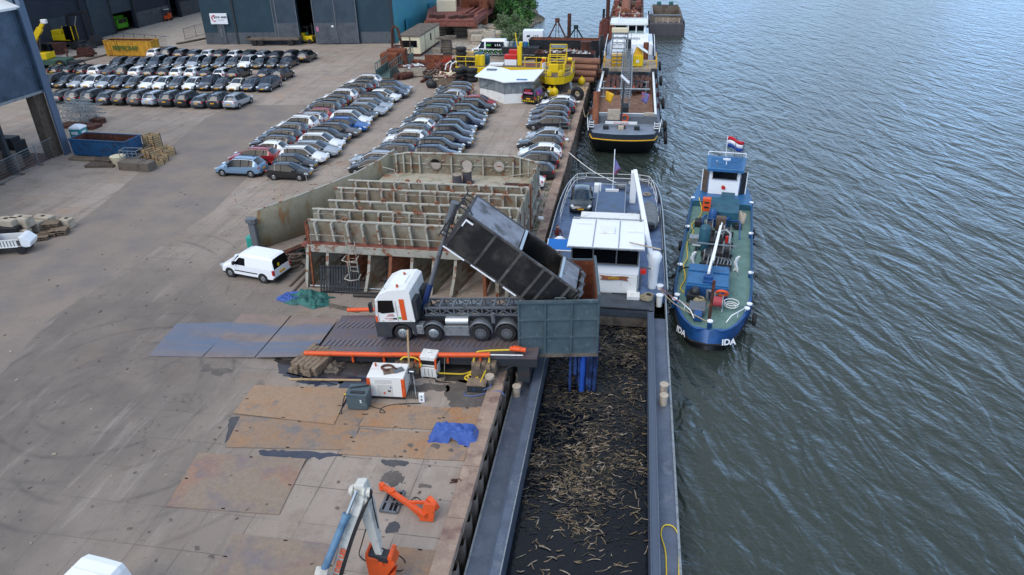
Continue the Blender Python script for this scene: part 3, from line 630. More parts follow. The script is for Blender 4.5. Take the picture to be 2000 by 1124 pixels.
def car_parts(kind):
    if kind in _cache: return _cache[kind]
    L_, W_, H_, hb, rs, re_, rb, rz_ = TYPES[kind]; hw = W_/2; bl = .93 if kind in ('suv','mpv') else .86; gc = .24 if kind == 'suv' else .19
    S = [(0, gc+.14, .50, .58, .74, .56), (.035, gc+.02, .60, .72, .90, .72), (.13, gc, .72, .84*bl/.86, .975, .80), (hb-.02, gc, bl-.06, bl+.07, 1, .80),
         (hb+.012, gc, bl-.03, bl+.12, 1, .79), (rs, gc, bl+.02, H_-.03, 1, .67), ((rs*.6+re_*.4), gc, bl+.05, H_, 1, .665), (re_, gc+.01, bl+.11, H_-.085, .985, .62), (rb, gc+.05, bl+.04, rz_+.06, .945, .70), (1, gc+.14, .66, .76, .84, .70)]
    st = []
    for x, zb, zm, zt, w_, wt in S:
        X = L_*(.5-x); w_ *= hw; wt *= hw
        pts = [(w_*.92, zb), (w_*1.0, zb+.13), (w_*1.0, (zb+zm)/2+.08), (w_*.985, zm), (wt, zt-.055), (wt*.86, zt-.012), (0, zt+.012)]
        st.append([Vector((X, y, z)) for y, z in pts])
    NI = len(st); SB = 4
    def cat(i, t, k):
        a_, b_, c_, d_ = (st[min(max(j, 0), NI-1)][k] for j in (i-1, i, i+1, i+2)); q = Vector((0, 0, 0))
        for ax in range(3):
            h0 = max(1e-6, b_.x-c_.x); m1 = (c_[ax]-a_[ax])/max(1e-6, (a_.x-c_.x))*h0 if i > 0 else c_[ax]-b_[ax]; m2 = (d_[ax]-b_[ax])/max(1e-6, (b_.x-d_.x))*h0 if i < NI-2 else c_[ax]-b_[ax]
            if ax == 0: q[0] = b_.x+(c_.x-b_.x)*t; continue
            df = c_[ax]-b_[ax]
            if i in (3,): m1 = m2 = df
            m1 = max(-2.5*abs(df), min(2.5*abs(df), m1)) if df*m1 > 0 else 0; m2 = max(-2.5*abs(df), min(2.5*abs(df), m2)) if df*m2 > 0 else 0
            t2, t3 = t*t, t*t*t; q[ax] = (2*t3-3*t2+1)*b_[ax]+(t3-2*t2+t)*m1+(-2*t3+3*t2)*c_[ax]+(t3-t2)*m2
        return q
    def half(b, rng_i, rng_k, m, mirror=True, o=0.0):
        for i in rng_i:
            ns = 1 if i == 3 else SB
            for k in rng_k:
                for s in ((1, -1) if mirror else (1,)):
                    v = [];
                    for j in range(ns+1):
                        A0, A1 = cat(i, j/ns, k), cat(i, j/ns, k+1); v += [(A0.x, A0.y*s, A0.z), (A1.x, A1.y*s, A1.z)]
                    b.add(v, [(2*j, 2*j+2, 2*j+3, 2*j+1) for j in range(ns)], m, True)
    P = {}
    b = MB(); nS = len(st)
    glass = {(4,4),(4,5),(7,4),(7,5),(4,3),(5,3),(6,3)}
    if kind in ('estate','suv','mpv'): glass.add((7,3)) if False else None
    for i in range(nS-1):
        for k in range(6):
            if (i,k) in glass: continue
            half(b, (i,), (k,), 1 if k == 0 else 0)
    for r_ in (st[0], st[-1]):
        b.add([(p.x, p.y*s, p.z) for s in (1,-1) for p in (r_ if s == 1 else r_[::-1])], [tuple(range(14))], 0)
    b.box(-L_/2+.2, L_/2-.2, -hw*.85, hw*.85, gc-.02, gc+.06, 1)
    for s in (1,-1):
        pp = [cat(i, j/SB, 4) for i in range(4, 8) for j in range(SB+1)]
        b.tube([(p.x, p.y*s, p.z) for p in pp if True], .035, 5, 0)
        xm = st[6][4].x; b.bar((xm, st[6][3].y*s, st[6][3].z), (xm-.03, st[6][4].y*s, st[6][4].z), .09, .04, 1)
        xq = (st[6][4].x*.35+st[7][4].x*.65)
        b.bar((xq, (st[6][3].y*.4+st[7][3].y*.6)*s, st[6][3].z+.02), (xq-.05, st[6][4].y*s*.99, st[6][4].z-.02), .07, .04, 1 if kind != 'hatchback' else 0)
        b.ob((st[4][3].x-.32, s*(hw+.09), bl+.1), (.16,.2,.12), 0)
        if kind in ('estate','suv'): b.bar((st[5][4].x, st[5][4].y*s*.94, H_+.01), (st[7][4].x+.05, st[7][4].y*s*.94, H_-.03), .035, .035, 1)
        for fx in (.185, .80):
            X = L_*(.5-fx); b.cyl((X, s*(hw-.22), .335), (X, s*(hw+.006), .335), .385, n=18, m=1, sm=False)
    b.box(L_/2-.12, L_/2+.005, -hw*.42, hw*.42, .30 if gc < .22 else .36, .44, 1); b.box(L_/2-.15, L_/2-.03, -hw*.35, hw*.35, .5, .62, 1)
    b.box(-L_/2-.01, -L_/2+.1, -hw*.6, hw*.6, gc+.06, gc+.2, 1)
    b.ob((st[7][6].x+.2, 0, H_+.03), (.12,.03,.07), 1)
    P['body'] = [('body', b, (0,0,0))]
    def gl(keys, mirror=True):
        b = MB()
        for i, k in keys: half(b, (i,), (k,), 0, mirror)
        return b
    P['windscreen'] = gl([(4,4),(4,5)]); P['rear_window'] = gl([(7,4),(7,5)])
    sw = []
    for s in (1,-1):
        b = MB()
        for i in (4,5,6):
            v = []
            for j in range(SB+1):
                A0, A1 = cat(i, j/SB, 3), cat(i, j/SB, 4); v += [(A0.x, A0.y*s, A0.z), (A1.x, A1.y*s, A1.z)]
            b.add(v, [(2*j, 2*j+2, 2*j+3, 2*j+1) for j in range(SB)], 0, True)
        sw.append(b)
    P['side'] = sw
    P['L'], P['W'], P['H'], P['bl'] = L_, W_, H_, bl
    _cache[kind] = P; return P
_mesh = {}
def weld(o):
    bm = bmesh.new(); bm.from_mesh(o.data); bmesh.ops.remove_doubles(bm, verts=bm.verts, dist=.0015); bmesh.ops.recalc_face_normals(bm, faces=bm.faces); bm.to_mesh(o.data); bm.free()
def car_root(kind, colour, label, loc, rz, group, roof=None, name='parked_car'):
    key = (kind, colour)
    if key in _mesh:
        q = dup(_mesh[key], loc, rz, label, group); q.scale = (rc.uniform(.95,1.03), rc.uniform(.97,1.02), rc.uniform(.95,1.05)); return q
    P = car_parts(kind); t = thing(name, label, 'car', loc, rz, group)
    o = P['body'][0][1].build('body', ['paint '+colour, 'car_trim'], t); weld(o); o.data.set_sharp_from_angle(angle=R(32))
    for nm, key_ in (('windscreen','windscreen'),('rear_window','rear_window')): weld(P[key_].build(nm, 'blue_glass', t))
    for b in P['side']: weld(b.build('side_window', 'dark_glass', t))
    L_, W_ = P['L'], P['W']; hw = W_/2
    for fx in (.185, .80):
        X = L_*(.5-fx)
        for s in (1,-1):
            w_ = MB(); w_.cyl((X, s*(hw-.2), .325), (X, s*(hw+.018), .325), .325, n=20)
            wo_ = w_.build('wheel', 'black_rubber', t)
            r_ = MB(); r_.cyl((X, s*(hw+.012), .325), (X, s*(hw+.03), .325), .2, .17, n=10, sm=False)
            r_.build('rim', 'rim_alu', wo_)
    for s in (1,-1):
        MB().ob((L_/2-.21, s*hw*.70, .665 if kind != 'suv' else .71), (.30,.34,.11), 0, rz=-s*34, ry=14).build('headlight', 'lamp', t)
        MB().ob((-L_/2+.125, s*hw*.79, .84 if kind != 'suv' else .93), (.14,.26,.12 if kind != 'estate' else .26), 0, rz=s*24, ry=12).build('tail_light', 'tail_red', t)
    MB().box(L_/2-.01, L_/2+.02, -.26,.26,.44,.55).build('number_plate', 'plate_yellow', t)
    MB().ob((-L_/2+.0, 0, .72), (.06,.52,.12), 0, ry=10).build('number_plate', 'plate_yellow', t)
    for o in t.children:
        for c in o.children: pass
    _mesh[key] = t; return t
ORD = ['first','second','third','fourth','fifth','sixth','seventh','eighth','ninth','tenth','eleventh','twelfth','thirteenth','fourteenth','fifteenth','sixteenth']
K = {'h':'hatchback','e':'estate','s':'suv','m':'mpv','l':'saloon','c':'city car','v':'convertible'}
C = {'k':'black','d':'dark grey','n':'navy blue','g':'grey','b':'blue grey','s':'silver','w':'white','r':'red','u':'blue','c':'cream','t':'dark green','o':'brown grey','l':'light blue','p':'pinkish red'}
def row(spec, pos, end, phrase, fr, group):
    """pos: list of end points (x, y); end: unit heading of the nose; the listed point is the nose (fr=1) or the tail (fr=-1)"""
    for i, (code, (x, y)) in enumerate(zip(spec.split(), pos)):
        ck, kk = C[code[0]], K[code[1]]; L_ = TYPES[kk][0]; hd = R(end+rc.uniform(-1.8,1.8))
        cx = x-math.cos(hd)*L_/2*fr; cy = y-math.sin(hd)*L_/2*fr
        kn = {'suv':'SUV','mpv':'people carrier'}.get(kk, kk)
        car_root(kk, ck, '%s %s, %s from the %s' % (ck, kn, ORD[i], phrase), (cx+rc.uniform(-.08,.08), cy, .0), math.degrees(hd), group)
def lin(a, b, n): return [(a[0]+(b[0]-a[0])*i/(n-1), a[1]+(b[1]-a[1])*i/(n-1)) for i in range(n)]
row('kh kh dh bm kh dh sm kh ge dh ws kh kh de', lin((-79.2,102.1),(-52.0,103.8),14), -90, 'left in the row by the yellow skip', 1, 'cars in the row beside the yellow skip')
row('wh dm oh dh wh te wh te se kh dm ks', lin((-78.0,110.4),(-51.1,108.9),12), 90, 'left in the rearmost row nearest the hall', -1, 'cars in the rearmost row near the hall')
row('km ke sh wh sh nh kh wh wh dh wh ds kh cv nh bs', [(x, 89.0+i*.03) for i, (x, _) in enumerate(lin((-80.4,0),(-48.3,0),16))], -90, 'left in the middle far block, facing us', 1, 'cars facing the camera in the middle far block')
row('kh ke ke we gl ds wh gh dh wh wh dh we de', lin((-85.0,96.4),(-56.1,96.1),14), 90, 'left in the middle far block, backs shown', -1, 'cars showing their backs in the middle far block')
row('nh ks', [(-51.6,96.1),(-49.3,95.7)], 90, 'left of the pair ending the middle far block', -1, 'cars showing their backs in the middle far block')
row('de os ts gh ks os ss ds ks ge ds ss', lin((-72.4,81.3),(-48.1,80.5),12), 88, 'left in the front row before the driveway', -1, 'cars in the front row of the far block')
row('ws de de ke ws de ke ks re se ws ge ke ke wh re', [(-33.4+.25*math.sin(i), 94.6-i*2.16) for i in range(16)], 180, 'back of the left double row, facing left', -1, 'cars facing left in the left double row')
row('bs bh wh ks se se de ws ue oe ke ws se ws kh kh', [(-28.3+.3*math.sin(i*1.7), 91.0-i*2.17) for i in range(16)], 0, 'back of the left double row, facing right', 1, 'cars facing right in the left double row')
row('de de sh ke de de ts de wh ge we de ke se kh', [(-20.2+.3*math.sin(i*1.3)-(.7 if i > 12 else 0), 91.9-i*2.25) for i in range(15)], 180, 'back of the middle double row, facing left', -1, 'cars facing left in the middle double row')
row('rh de ke dh ns bs ds ne ke ne', [(-15.7+.3*math.sin(i*2.1), 84.9-i*2.24) for i in range(10)], 0, 'back of the middle double row, facing right', 1, 'cars facing right in the middle double row')
row('wh be ge de de', [(-6.4+.15*math.sin(i*2), 85.6-i*2.3) for i in range(5)], 180, 'back among the five cars beyond the steel railing', -1, 'cars parked along the quay beyond the railing')
row('sh de wh de de wl ws', [(-6.2-(.6 if i > 4 else 0), 71.9-i*2.72) for i in range(7)], 180, 'railing in the quayside row beside the ship section', -1, 'cars parked along the quay beside the ship section')
car_root('suv', 'light blue', 'pale blue estate car alone at the front left of the double row', (-35.2,58.9,0), 179, None)
# dark green car on the barge's deck
t = car_root('hatchback', 'dark green', 'dark green car standing on the aft deck of the barge', (-3.45,55.6,-.35), -88, None)
# vans
def van(name, label, cat, loc, rz, L_, W_, H_, paint, front=.30, glass_side=True, rear_glass=False, partial=False, ws='dark_glass', wheel=.33, nosez=.95, pane=None):
    t = thing(name, label, cat, loc, rz); hw = W_/2
    S = [(0,.36,.6,.72,.78,.6),(.03,.24,.68,.84,.93,.75),(.12,.22,.8,nosez-.02,.99,.82),(front-.09,.22,nosez-.02,nosez+.1,1,.82),(front+.07,.22,nosez+.04,H_-.09,1,.79),(front+.16,.22,nosez+.05,H_,1,.8),(.93,.22,nosez+.05,H_-.02,.99,.8),(.975,.24,nosez+.05,H_-.1,.97,.76),(1,.34,nosez-.05,nosez+.1,.95,.82)]
    st = []
    for x, zb, zm, zt, w_, wt in S:
        X = L_*(.5-x); w_ *= hw; wt *= hw; r_ = H_*.05
        st.append([Vector((X,y,z)) for y, z in [(w_*.93,zb),(w_,zb+.14),(w_,(zb+zm)/2),(w_*.99,zm),(wt+.02,zt-r_*1.6 if zt > zm+.3 else zt-.06),(wt*.9,zt-.012),(0,zt+.012)]])
    b = MB()
    for i in range(len(st)-1):
        for k in range(6):
            if i == 3 and k in (4,5): continue
            if i == 7 and k in (4,5) and rear_glass: continue
            for s in (1,-1): b.add([(p.x,p.y*s,p.z) for p in (st[i][k],st[i+1][k],st[i+1][k+1],st[i][k+1])], [(0,1,2,3)], 1 if k == 0 else 0, True)
    for r_ in (st[0], st[-1]): b.add([(p.x,p.y*s,p.z) for s in (1,-1) for p in (r_ if s == 1 else r_[::-1])], [tuple(range(14))], 0)
    b.box(-L_/2+.2,L_/2-.2,-hw*.85,hw*.85,.2,.27,1)
    b.box(-L_/2-.05,-L_/2+.12,-hw*.97,hw*.97,.28,.5,1); b.box(L_/2-.16,L_/2+.02,-hw*.8,hw*.8,.3,.52,1)
    for s in (1,-1):
        b.ob((L_*(.5-front)-.02, s*(hw+.1), nosez+.22), (.14,.2,.2), 1); b.bar((L_*.22, s*(hw+.004), .62), (-L_*.2, s*(hw+.004), .62), .02, .07, 1)
        for fx in (.18,.79):
            X = L_*(.5-fx); b.cyl((X, s*(hw-.2), wheel+.01), (X, s*(hw+.005), wheel+.01), wheel+.06, n=18, m=1, sm=False)
    o = b.build('body', [paint, 'car_trim'], t); o.data.set_sharp_from_angle(angle=R(38))
    b = MB()
    for k in (4,5):
        for s in (1,-1): b.add([(p.x,p.y*s,p.z) for p in (st[3][k],st[4][k],st[4][k+1],st[3][k+1])], [(0,1,2,3)], 0, True)
    b.build('windscreen', ws, t)
    if rear_glass:
        b = MB()
        for k in (4,5):
            for s in (1,-1): b.add([(p.x,p.y*s,p.z) for p in (st[7][k],st[8][k],st[8][k+1],st[7][k+1])], [(0,1,2,3)], 0, True)
        b.build('rear_window', 'dark_glass', t)
    for s in (1,-1):
        z0, z1 = nosez+.08, H_-.2-.05*H_; y0, y1 = hw*.99+.006, (.8*hw+.02)+.012; fr_ = (z1-nosez-.05)/(H_-.08*H_-nosez-.05)
        xa, xb = L_*(.5-front)+.06, L_*(.5-front)-.82
        y1 = y0+(y1-y0)*min(1, fr_)
        q = [(xa+.05,y0*s,z0),(xb,y0*s,z0),(xb,y1*s,z1),(xa-.42,y1*s,z1)]; MB().add(q+[(x,y-.02*s,z) for x,y,z in q], [(0,1,2,3),(4,5,6,7),(0,1,5,4),(1,2,6,5),(2,3,7,6),(3,0,4,7)]).build('side_window', 'dark_glass', t)
        if pane:
            q = [(xb-.25,y0*s,z0-.05),(-L_/2+.35,y0*s,z0-.05),(-L_/2+.4,y1*s,z1),(xb-.25,y1*s,z1)]; MB().add(q+[(x,y-.02*s,z) for x,y,z in q], [(0,1,2,3),(4,5,6,7),(0,1,5,4),(1,2,6,5),(2,3,7,6),(3,0,4,7)]).build('side_window', pane, t)
        for fx in (.18,.79):
            X = L_*(.5-fx); wo_ = MB().cyl((X,s*(hw-.2),wheel),(X,s*(hw+.02),wheel),wheel,n=20).build('wheel','black_rubber',t)
            MB().cyl((X,s*(hw+.01),wheel),(X,s*(hw+.03),wheel),wheel*.6,wheel*.5,n=12,sm=False).build('rim','rim_alu',wo_)
        MB().ob((L_/2-.14,s*hw*.74,.76),(.3,.34,.16),0,rz=-s*28,ry=15).build('headlight','lamp',t)
        MB().ob((-L_/2+.05,s*hw*.93,.86),(.12,.14,.34),0).build('tail_light','tail_red',t)
    MB().box(-L_/2-.035,-L_/2-.0,-.27,.27,.66,.79).build('number_plate','plate_yellow',t)
    return t
t = van('white_van', 'white delivery van parked left of the rusty ship section', 'van', (-24.2,39.75,0), 168, 4.4, 1.8, 1.84, 'white_clean', rear_glass=True, nosez=.98)
MB().box(-2.225,-2.19,.2,.34,1.2,1.38).build('sticker', 'bright_yellow', t)
# nearest van, cut by the lower edge
t = van('white_van', 'white van cut off by the lower left edge of the photo', 'van', (-17.2,12.25,0), -97, 5.4, 2.1, 2.4, 'white_clean', nosez=1.15, wheel=.35)
b = MB()
for k in range(5): b.box(-1.9+k*.75,-1.87+k*.75,-.72,.72,2.40,2.425)
b.build('roof_ribs', 'white_paint', t)
# ================================================================== RUSTY SHIP SECTION ON THE QUAY
sh = thing('ship_section', 'rusty pale green ship hull section with bulkheads standing on the quay', 'ship section', (-13.5,45,0))
XL, XR = -20.2, -6.7
XRs = (-8.6, -8.2, -6.7, -6.9, -6.7)
def rib_wall(b, Y, x0, x1, z0, z1, n, dep=.28, lean=0.0, side=-1):
    """transverse plate with a rim on top and upright stiffeners on its near face"""
    b.box(x0, x1, Y, Y+.03, z0, z1, 1)
    for i in range(n+1):
        x = x0+(x1-x0)*(i+.5)/(n+1) + rnd.uniform(-.08,.08)
        b.ext([(x-.05,Y,z1-.05),(x-.05,Y+side*dep*.75,z1-.05),(x-.05+lean*.4,Y+side*dep,z0+.25),(x-.05+lean*.4,Y,z0)], (.12,0,0), 2)
for k, (Y, zt, zb_, x0, x1, n) in enumerate(((39.45,4.35,2.9,-19.75,-7.3,11),(41.5,4.25,3.2,-20.3,-7.0,12),(43.2,4.2,3.1,-19.9,-6.75,10),(45.7,4.15,3.1,-20.4,-6.75,13),(47.3,4.15,3.1,-20.0,-6.7,12))):
    b = MB(); rib_wall(b, Y, x0, x1, zb_, zt, n, .3 if k else .45, .35 if k in (0,2,4) else 0)
    b.build('bulkhead', ['green_rim','green_steel','green_rim'], sh, True)
    rb = MB(); rb.tube([(x0,Y,zt), ((x0+x1)/2, Y+.02, zt+.02), (x1,Y+.01,zt)], .075, 8); rb.box(x0,x1,Y-.05,Y+.2,zt-.05,zt+.02); rb.build('rim', 'green_rim', sh, True)
    # walkway rail in front of the plate
    if k in (0,1,3):
        r_ = MB()
        for xa, xb in ((x0+.3, x0+2.6), (x0+5.0, x1-1.5)):
            zr = zb_+1.0 if k else zb_+.75; yr = Y-.65
            r_.tube([(xa,yr,zr),(xb,yr,zr)], .025, 5)
            nn = int((xb-xa)/1.3)
            for i in range(nn+1): x = xa+(xb-xa)*i/nn; r_.tube([(x,yr,zr),(x,yr,zb_-.1)], .02, 5)
        r_.build('handrail', 'green_rim', sh, True)
    for i in range(3):
        xx = x0+(x1-x0)*(.2+.28*i+.05*k)
        MB().tor((xx, Y, zt+.13), .13, .05, (0,1,0), 10, 6).box(xx-.16,xx+.16,Y-.03,Y+.06,zt-.02,zt+.1).build('lifting_eye', 'rust_orange', sh, True)
# decks between the plates
b = MB(); b.box(-20.2,-6.8,38.9,39.44,2.72,2.9,0); b.build('ledge', 'rust_pink', sh, True)
b = MB(); b.box(-19.75,-7.3,38.78,38.9,2.45,2.92,0); b.build('ledge_edge', 'green_rim', sh, True)
for y0, y1 in ((43.25,45.65),(45.75,47.25)): MB().box(-20.1,-6.85,y0,y1,3.0,3.1).build('deck', 'rust', sh, True)
# frames under the ledge: tapering web plates with feet
for i, x in enumerate((-19.35,-18.0,-16.6,-15.2,-13.8,-12.4,-11.0,-9.6)):
    b = MB(); yf = 38.6-.45*rnd.random()
    q_ = lambda y: x-(41.6-y)*.42+.6
    for sx0 in (0,): b.ext([(q_(39.0),39.0,2.75),(q_(41.6),41.6,2.75),(q_(41.6),41.6,.8),(q_(yf+.6),yf+.6,0),(q_(yf),yf,0),(q_(38.75),38.75,1.4)], (.035,0,0), 0)
    b.bar((q_(39.0)+.02,39.0,2.7),(q_(38.72)+.02,38.72,1.4),.18,.05,1,(0,1,0)); b.bar((q_(38.72)+.02,38.72,1.4),(q_(yf)+.02,yf,0.02),.18,.05,1,(0,1,0))
    for z in (.6,1.1,1.6,2.1): b.bar((q_(39.3)+.06,39.3,z),(q_(41.2)+.06,41.2,z+.3),.05,.1,0)
    b.build('web_frame', ['green_steel','green_rim'] if i not in (2,4) else ['rust_orange','rust_orange'], sh, True)
for x, mm in ((-8.3,'rust_orange'),(-7.5,'green_rim'),(-6.9,'green_rim')):
    MB().box(x-.1,x+.1,38.7,38.95,0.0,2.6).box(x-.04,x+.04,38.95,41,.2,2.6).build('web_frame', mm, sh, True)
b = MB(); b.box(-20.1,-6.9,42.6,42.66,0,2.9)
for z in (.35,.8,1.25,1.7,2.15,2.6): b.box(-20.1,-6.9,42.3,42.6,z,z+.05)
b.build('inner_plating', 'green_steel_dark', sh, True)
# left corner frame (ladder-like rusty truss)
b = MB()
for x, yy in ((-19.95,39.0),(-19.6,38.5)): b.bar((x,yy+.5,4.2),(x+.0,yy,0),.12,.12)
for i in range(8): z = .3+i*.5; b.bar((-19.95,39.1+.1*z,z),(-19.6,38.6+.1*z,z),.06)
b.build('corner_frame', 'rust', sh, True)
b = MB(); b.box(-20.25,-20.18,39.4,48,0,3.05); b.build('side_plating', 'green_steel_dark', sh, True)
b = MB(); b.box(-6.75,-6.68,39.5,53.1,2.3,4.1,0)
for y in (39.6,41.3,43,45,47,49,51,52.8): b.box(-6.85,-6.6,y,y+.12,0,4.25,1)
b.box(-6.8,-6.6,39.5,53.1,2.15,2.3,1).box(-6.9,-6.6,39.5,53.1,.9,1.0,1); b.build('side_plating', ['green_steel','green_rim'], sh, True)
for y in (39.5, 47.2): MB().box(-6.68,-6.5,y,y+.35,1.0,4.3).build('corner_post', 'rust_orange', sh, True)
# ladder cage
b = MB(); xl = -16.9
for x in (xl, xl+.5): b.tube([(x,38.45,3.5),(x,38.45,1.3)], .035, 6)
for i in range(7): b.tube([(xl,38.45,1.4+i*.3),(xl+.5,38.45,1.4+i*.3)], .025, 5)
for z in (1.2, 2.5): b.tube([(xl-.15,38.45,z),(xl-.2,37.8,z-.05),(xl+.25,37.6,z-.05),(xl+.7,37.8,z-.05),(xl+.65,38.45,z)], .04, 6)
b.tube([(xl+.25,37.6,1.15),(xl+.25,37.6,2.45)], .03, 6)
b.build('ladder', 'green_rim', sh, True)
# rear deck with machinery and the aft bulkhead
b = MB(); b.box(-19.0,-6.8,47.35,52.9,2.75,2.9); b.build('deck', 'green_floor', sh, True)
hole = [(-14.9,3.72),(-12.35,3.72),(-9.8,3.72)]
b = MB(); Yb = 52.9
# bulkhead plate cut around the three round holes: columns of quads
xs_ = [-18.6]; rad = .42
def ring(b, cx, cz, r, x0, x1, z0, z1, m=0, n=24):
    v = []
    for i in range(n):
        a_ = 2*PI*i/n; c_, s_ = math.cos(a_), math.sin(a_); v.append((cx+c_*r, Yb, cz+s_*r))
        k = min(((x1-cx) if c_ > 0 else (cx-x0))/max(1e-6, abs(c_)), ((z1-cz) if s_ > 0 else (cz-z0))/max(1e-6, abs(s_))); v.append((cx+c_*k, Yb, cz+s_*k))
    b.add(v, [(2*i, 2*i+1, (2*i+3) % (2*n), (2*i+2) % (2*n)) for i in range(n)], m)
z0, z1 = 2.9, 4.5
for (cx, cz) in hole: ring(b, cx, cz, rad, cx-.8, cx+.8, z0, z1)
edges = [-18.4, -15.7, None, -14.1, -13.15, None, -11.55, -10.6, None, -9.0, -6.75]
for xa, xb in ((-18.4,-15.7),(-14.1,-13.15),(-11.55,-10.6),(-9.0,-8.2)): b.add([(xa,Yb,z0),(xb,Yb,z0),(xb,Yb,z1),(xa,Yb,z1)], [(0,1,2,3)])
b.add([(-8.2,Yb,z0),(-6.75,Yb-.4,z0),(-6.75,Yb-.4,4.25),(-8.2,Yb,z1)], [(0,1,2,3)])
b.build('aft_bulkhead', 'green_steel', sh, True, rec=False, thick=.04)
b = MB()
for x in (-18.1,-17.5,-16.9,-16.2,-13.62,-11.08,-8.7,-8.15,-7.5): b.ext([(x,Yb-.03,4.42),(x,Yb-.22,4.42),(x,Yb-.3,3.05),(x,Yb-.03,2.95)], (.1,0,0))
b.box(-18.3,-8.2,Yb-.1,Yb-.03,3.68,3.76); b.build('stiffener', 'green_rim', sh, True)
b = MB(); b.tube([(-18.5,Yb,4.3),(-17.2,Yb,4.55),(-13,Yb,4.6),(-8.6,Yb,4.55),(-6.7,Yb-.4,4.25)], .08, 8); b.build('rim', 'green_rim', sh, True)
for cx, cz in hole:
    b = MB(); b.tor((cx,Yb-.06,cz), .47, .06, (0,1,0), 24, 8)
    o = b.build('port_ring', 'green_steel_dark', sh, True)
    b = MB()
    for a_ in range(30, 390, 60): b.bar((cx+.58*math.cos(R(a_)),Yb-.06,cz+.58*math.sin(R(a_))), (cx+.85*math.cos(R(a_)),Yb-.06,cz+.7*math.sin(R(a_))), .05)
    b.build('bracket', 'green_rim', sh, True)
for x, y, h in ((-12.55,50.2,.95),(-11.95,51.0,1.0)):
    o = MB().cyl((x,y,2.9),(x,y,2.9+h),.36,n=16).build('bollard', mat('grey_purple','#4b484f',.7,0,var=.1) if 'grey_purple' not in MATS else 'grey_purple', sh, True)
    MB().cyl((x,y,2.9+h),(x,y,2.95+h),.38,n=16).build('cap', 'concrete', sh, True)
MB().box(-12.95,-11.5,49.85,51.4,2.9,3.0).build('bollard_base', 'grey_purple', sh, True)
for pts in ([(-18.6,50.9,4.0),(-17.6,50.6,3.9),(-16.9,49.6,3.6),(-17.6,48.2,2.95)],[(-17.2,49.2,3.2),(-16.6,48.6,2.95)],[(-6.9,50.8,4.0),(-8.5,50.4,3.85),(-9.0,49.2,3.3),(-9.5,47.9,2.95)]):
    MB().tube(pts, .035, 6).build('handrail', 'green_rim', sh, True)
MB().box(-9.0,-7.0,48.2,50.4,2.91,3.3).box(-8.8,-7.2,48.4,49.6,3.3,3.35).build('hatch', 'rust_dark', sh, True)
for x, y in ((-16.6,50.6),(-8.6,50.0),(-15.0,48.1)): MB().ball((x,y,3.02),.18,8,5).cyl((x,y,2.9),(x,y,3.05),.22).build('fitting', 'rust_orange', sh, True)
# curved outer shell plate on the left
pts = [(-25.5,43.5,3.05),(-23.6,45.9,3.25),(-21.9,48.0,3.5),(-20.4,49.8,3.8),(-19.2,51.6,4.2),(-18.3,53.2,4.65)]
b = MB(); n_ = len(pts)
foot = [(-25.9,43.5,0),(-24.0,46.1,0),(-22.2,48.3,0),(-20.6,50.1,0),(-19.5,51.9,0),(-18.6,53.4,0)]
mid = [((a_[0]+c_[0])/2-.18, (a_[1]+c_[1])/2+.05, a_[2]*.5) for a_, c_ in zip(pts, foot)]
b.add(pts+mid+foot, [(i,i+1,n_+i+1,n_+i) for i in range(n_-1)]+[(n_+i,n_+i+1,2*n_+i+1,2*n_+i) for i in range(n_-1)], 0, True)
b.build('shell_plate', mat('shell_green', '#8f8874', .75, 0, '#7c765e', .9, .45, .62, c3='#8a5a34', sc3=.9, lo3=.56, hi3=.68, var=.1, stretch=(1,1,.35)), sh, True, rec=False, thick=.06)
MB().tube([(x,y,z+.02) for x,y,z in pts], .07, 6).build('rim', 'green_rim', sh, True)
MB().box(-26.2,-25.75,43.2,43.55,0,2.3).box(-26.3,-25.6,43.1,43.6,2.2,2.5).build('end_frame', 'steel_grey', sh, True)
b = MB()
rp = [(-27.3,44.2),(-25.4,46.4),(-23.7,48.4),(-22.3,50.0),(-20.9,51.9)]
tp = [(x-.2,y+.2,3.9+.12*i) for i,(x,y) in enumerate(rp)]
for i in range(len(rp)-1):
    if i != 1: b.tube([tp[i], tp[i+1]], .022, 5)
for x, y, z in tp: b.tube([(x,y,z),(x+.1,y-.1,z-.9)], .025, 5)
for i,(x,y,z) in enumerate(tp): b.tube([(x+.1,y-.1,z-.9),(pts[i][0],pts[i][1],pts[i][2])], .03, 5)
b.build('handrail', 'green_rim', sh, True)

# ================================================================== RAMP
def rz_(x): return max(0.0, (x+22.0)*.078) if x < -4.3 else 1.38
Y0, Y1 = 30.35, 34.55
rp_ = thing('loading_ramp', 'steel ramp with orange guard pipes carrying the tipper lorry', 'ramp', (-10.5,32.4,0))
xa, xb = -16.1, -3.9
b = MB(); b.ext([(xa,Y0,rz_(xa)),(xb,Y0,1.42),(xb,Y0,1.25),(xa,Y0,rz_(xa)-.15)], (0,Y1-Y0,0))
b.build('deck_plate', mat('tread_plate','#635d66',.45,.2,'#705e55',1.2,.45,.65,var=.1), rp_, True)
b = MB()
for Yg in (Y0, Y1-.2): b.ext([(xa+.6,Yg,rz_(xa)-.15),(xb,Yg,1.25),(xb,Yg,.75),(-12,Yg,.35),(xa+.6,Yg,rz_(xa)-.35)], (0,.2,0))
b.build('girder', 'dark_steel', rp_, True)
M('tread_bar', '#8d8b90', .4, .5, var=.1)
b = MB()
def bars(b, Yc, w_, x_a, x_b, st_, tilt):
    x = x_a
    while x < x_b:
        z = rz_(x)+.03; b.bar((x, Yc-w_/2, z),(x+tilt, Yc+w_/2, z+.0), .05, .05); x += st_
bars(b, 31.55, .7, -15.9, -4.2, .3, .12); bars(b, 33.45, .7, -15.9, -4.2, .3, .25); b.build('tread_bars', 'tread_bar', rp_, True)
b = MB(); b.tube([(-16.55,30.2,.62),(-12,30.15,.95),(-6.3,30.1,1.48)], .13, 12); o = b.build('guard_pipe', 'orange', rp_, True)
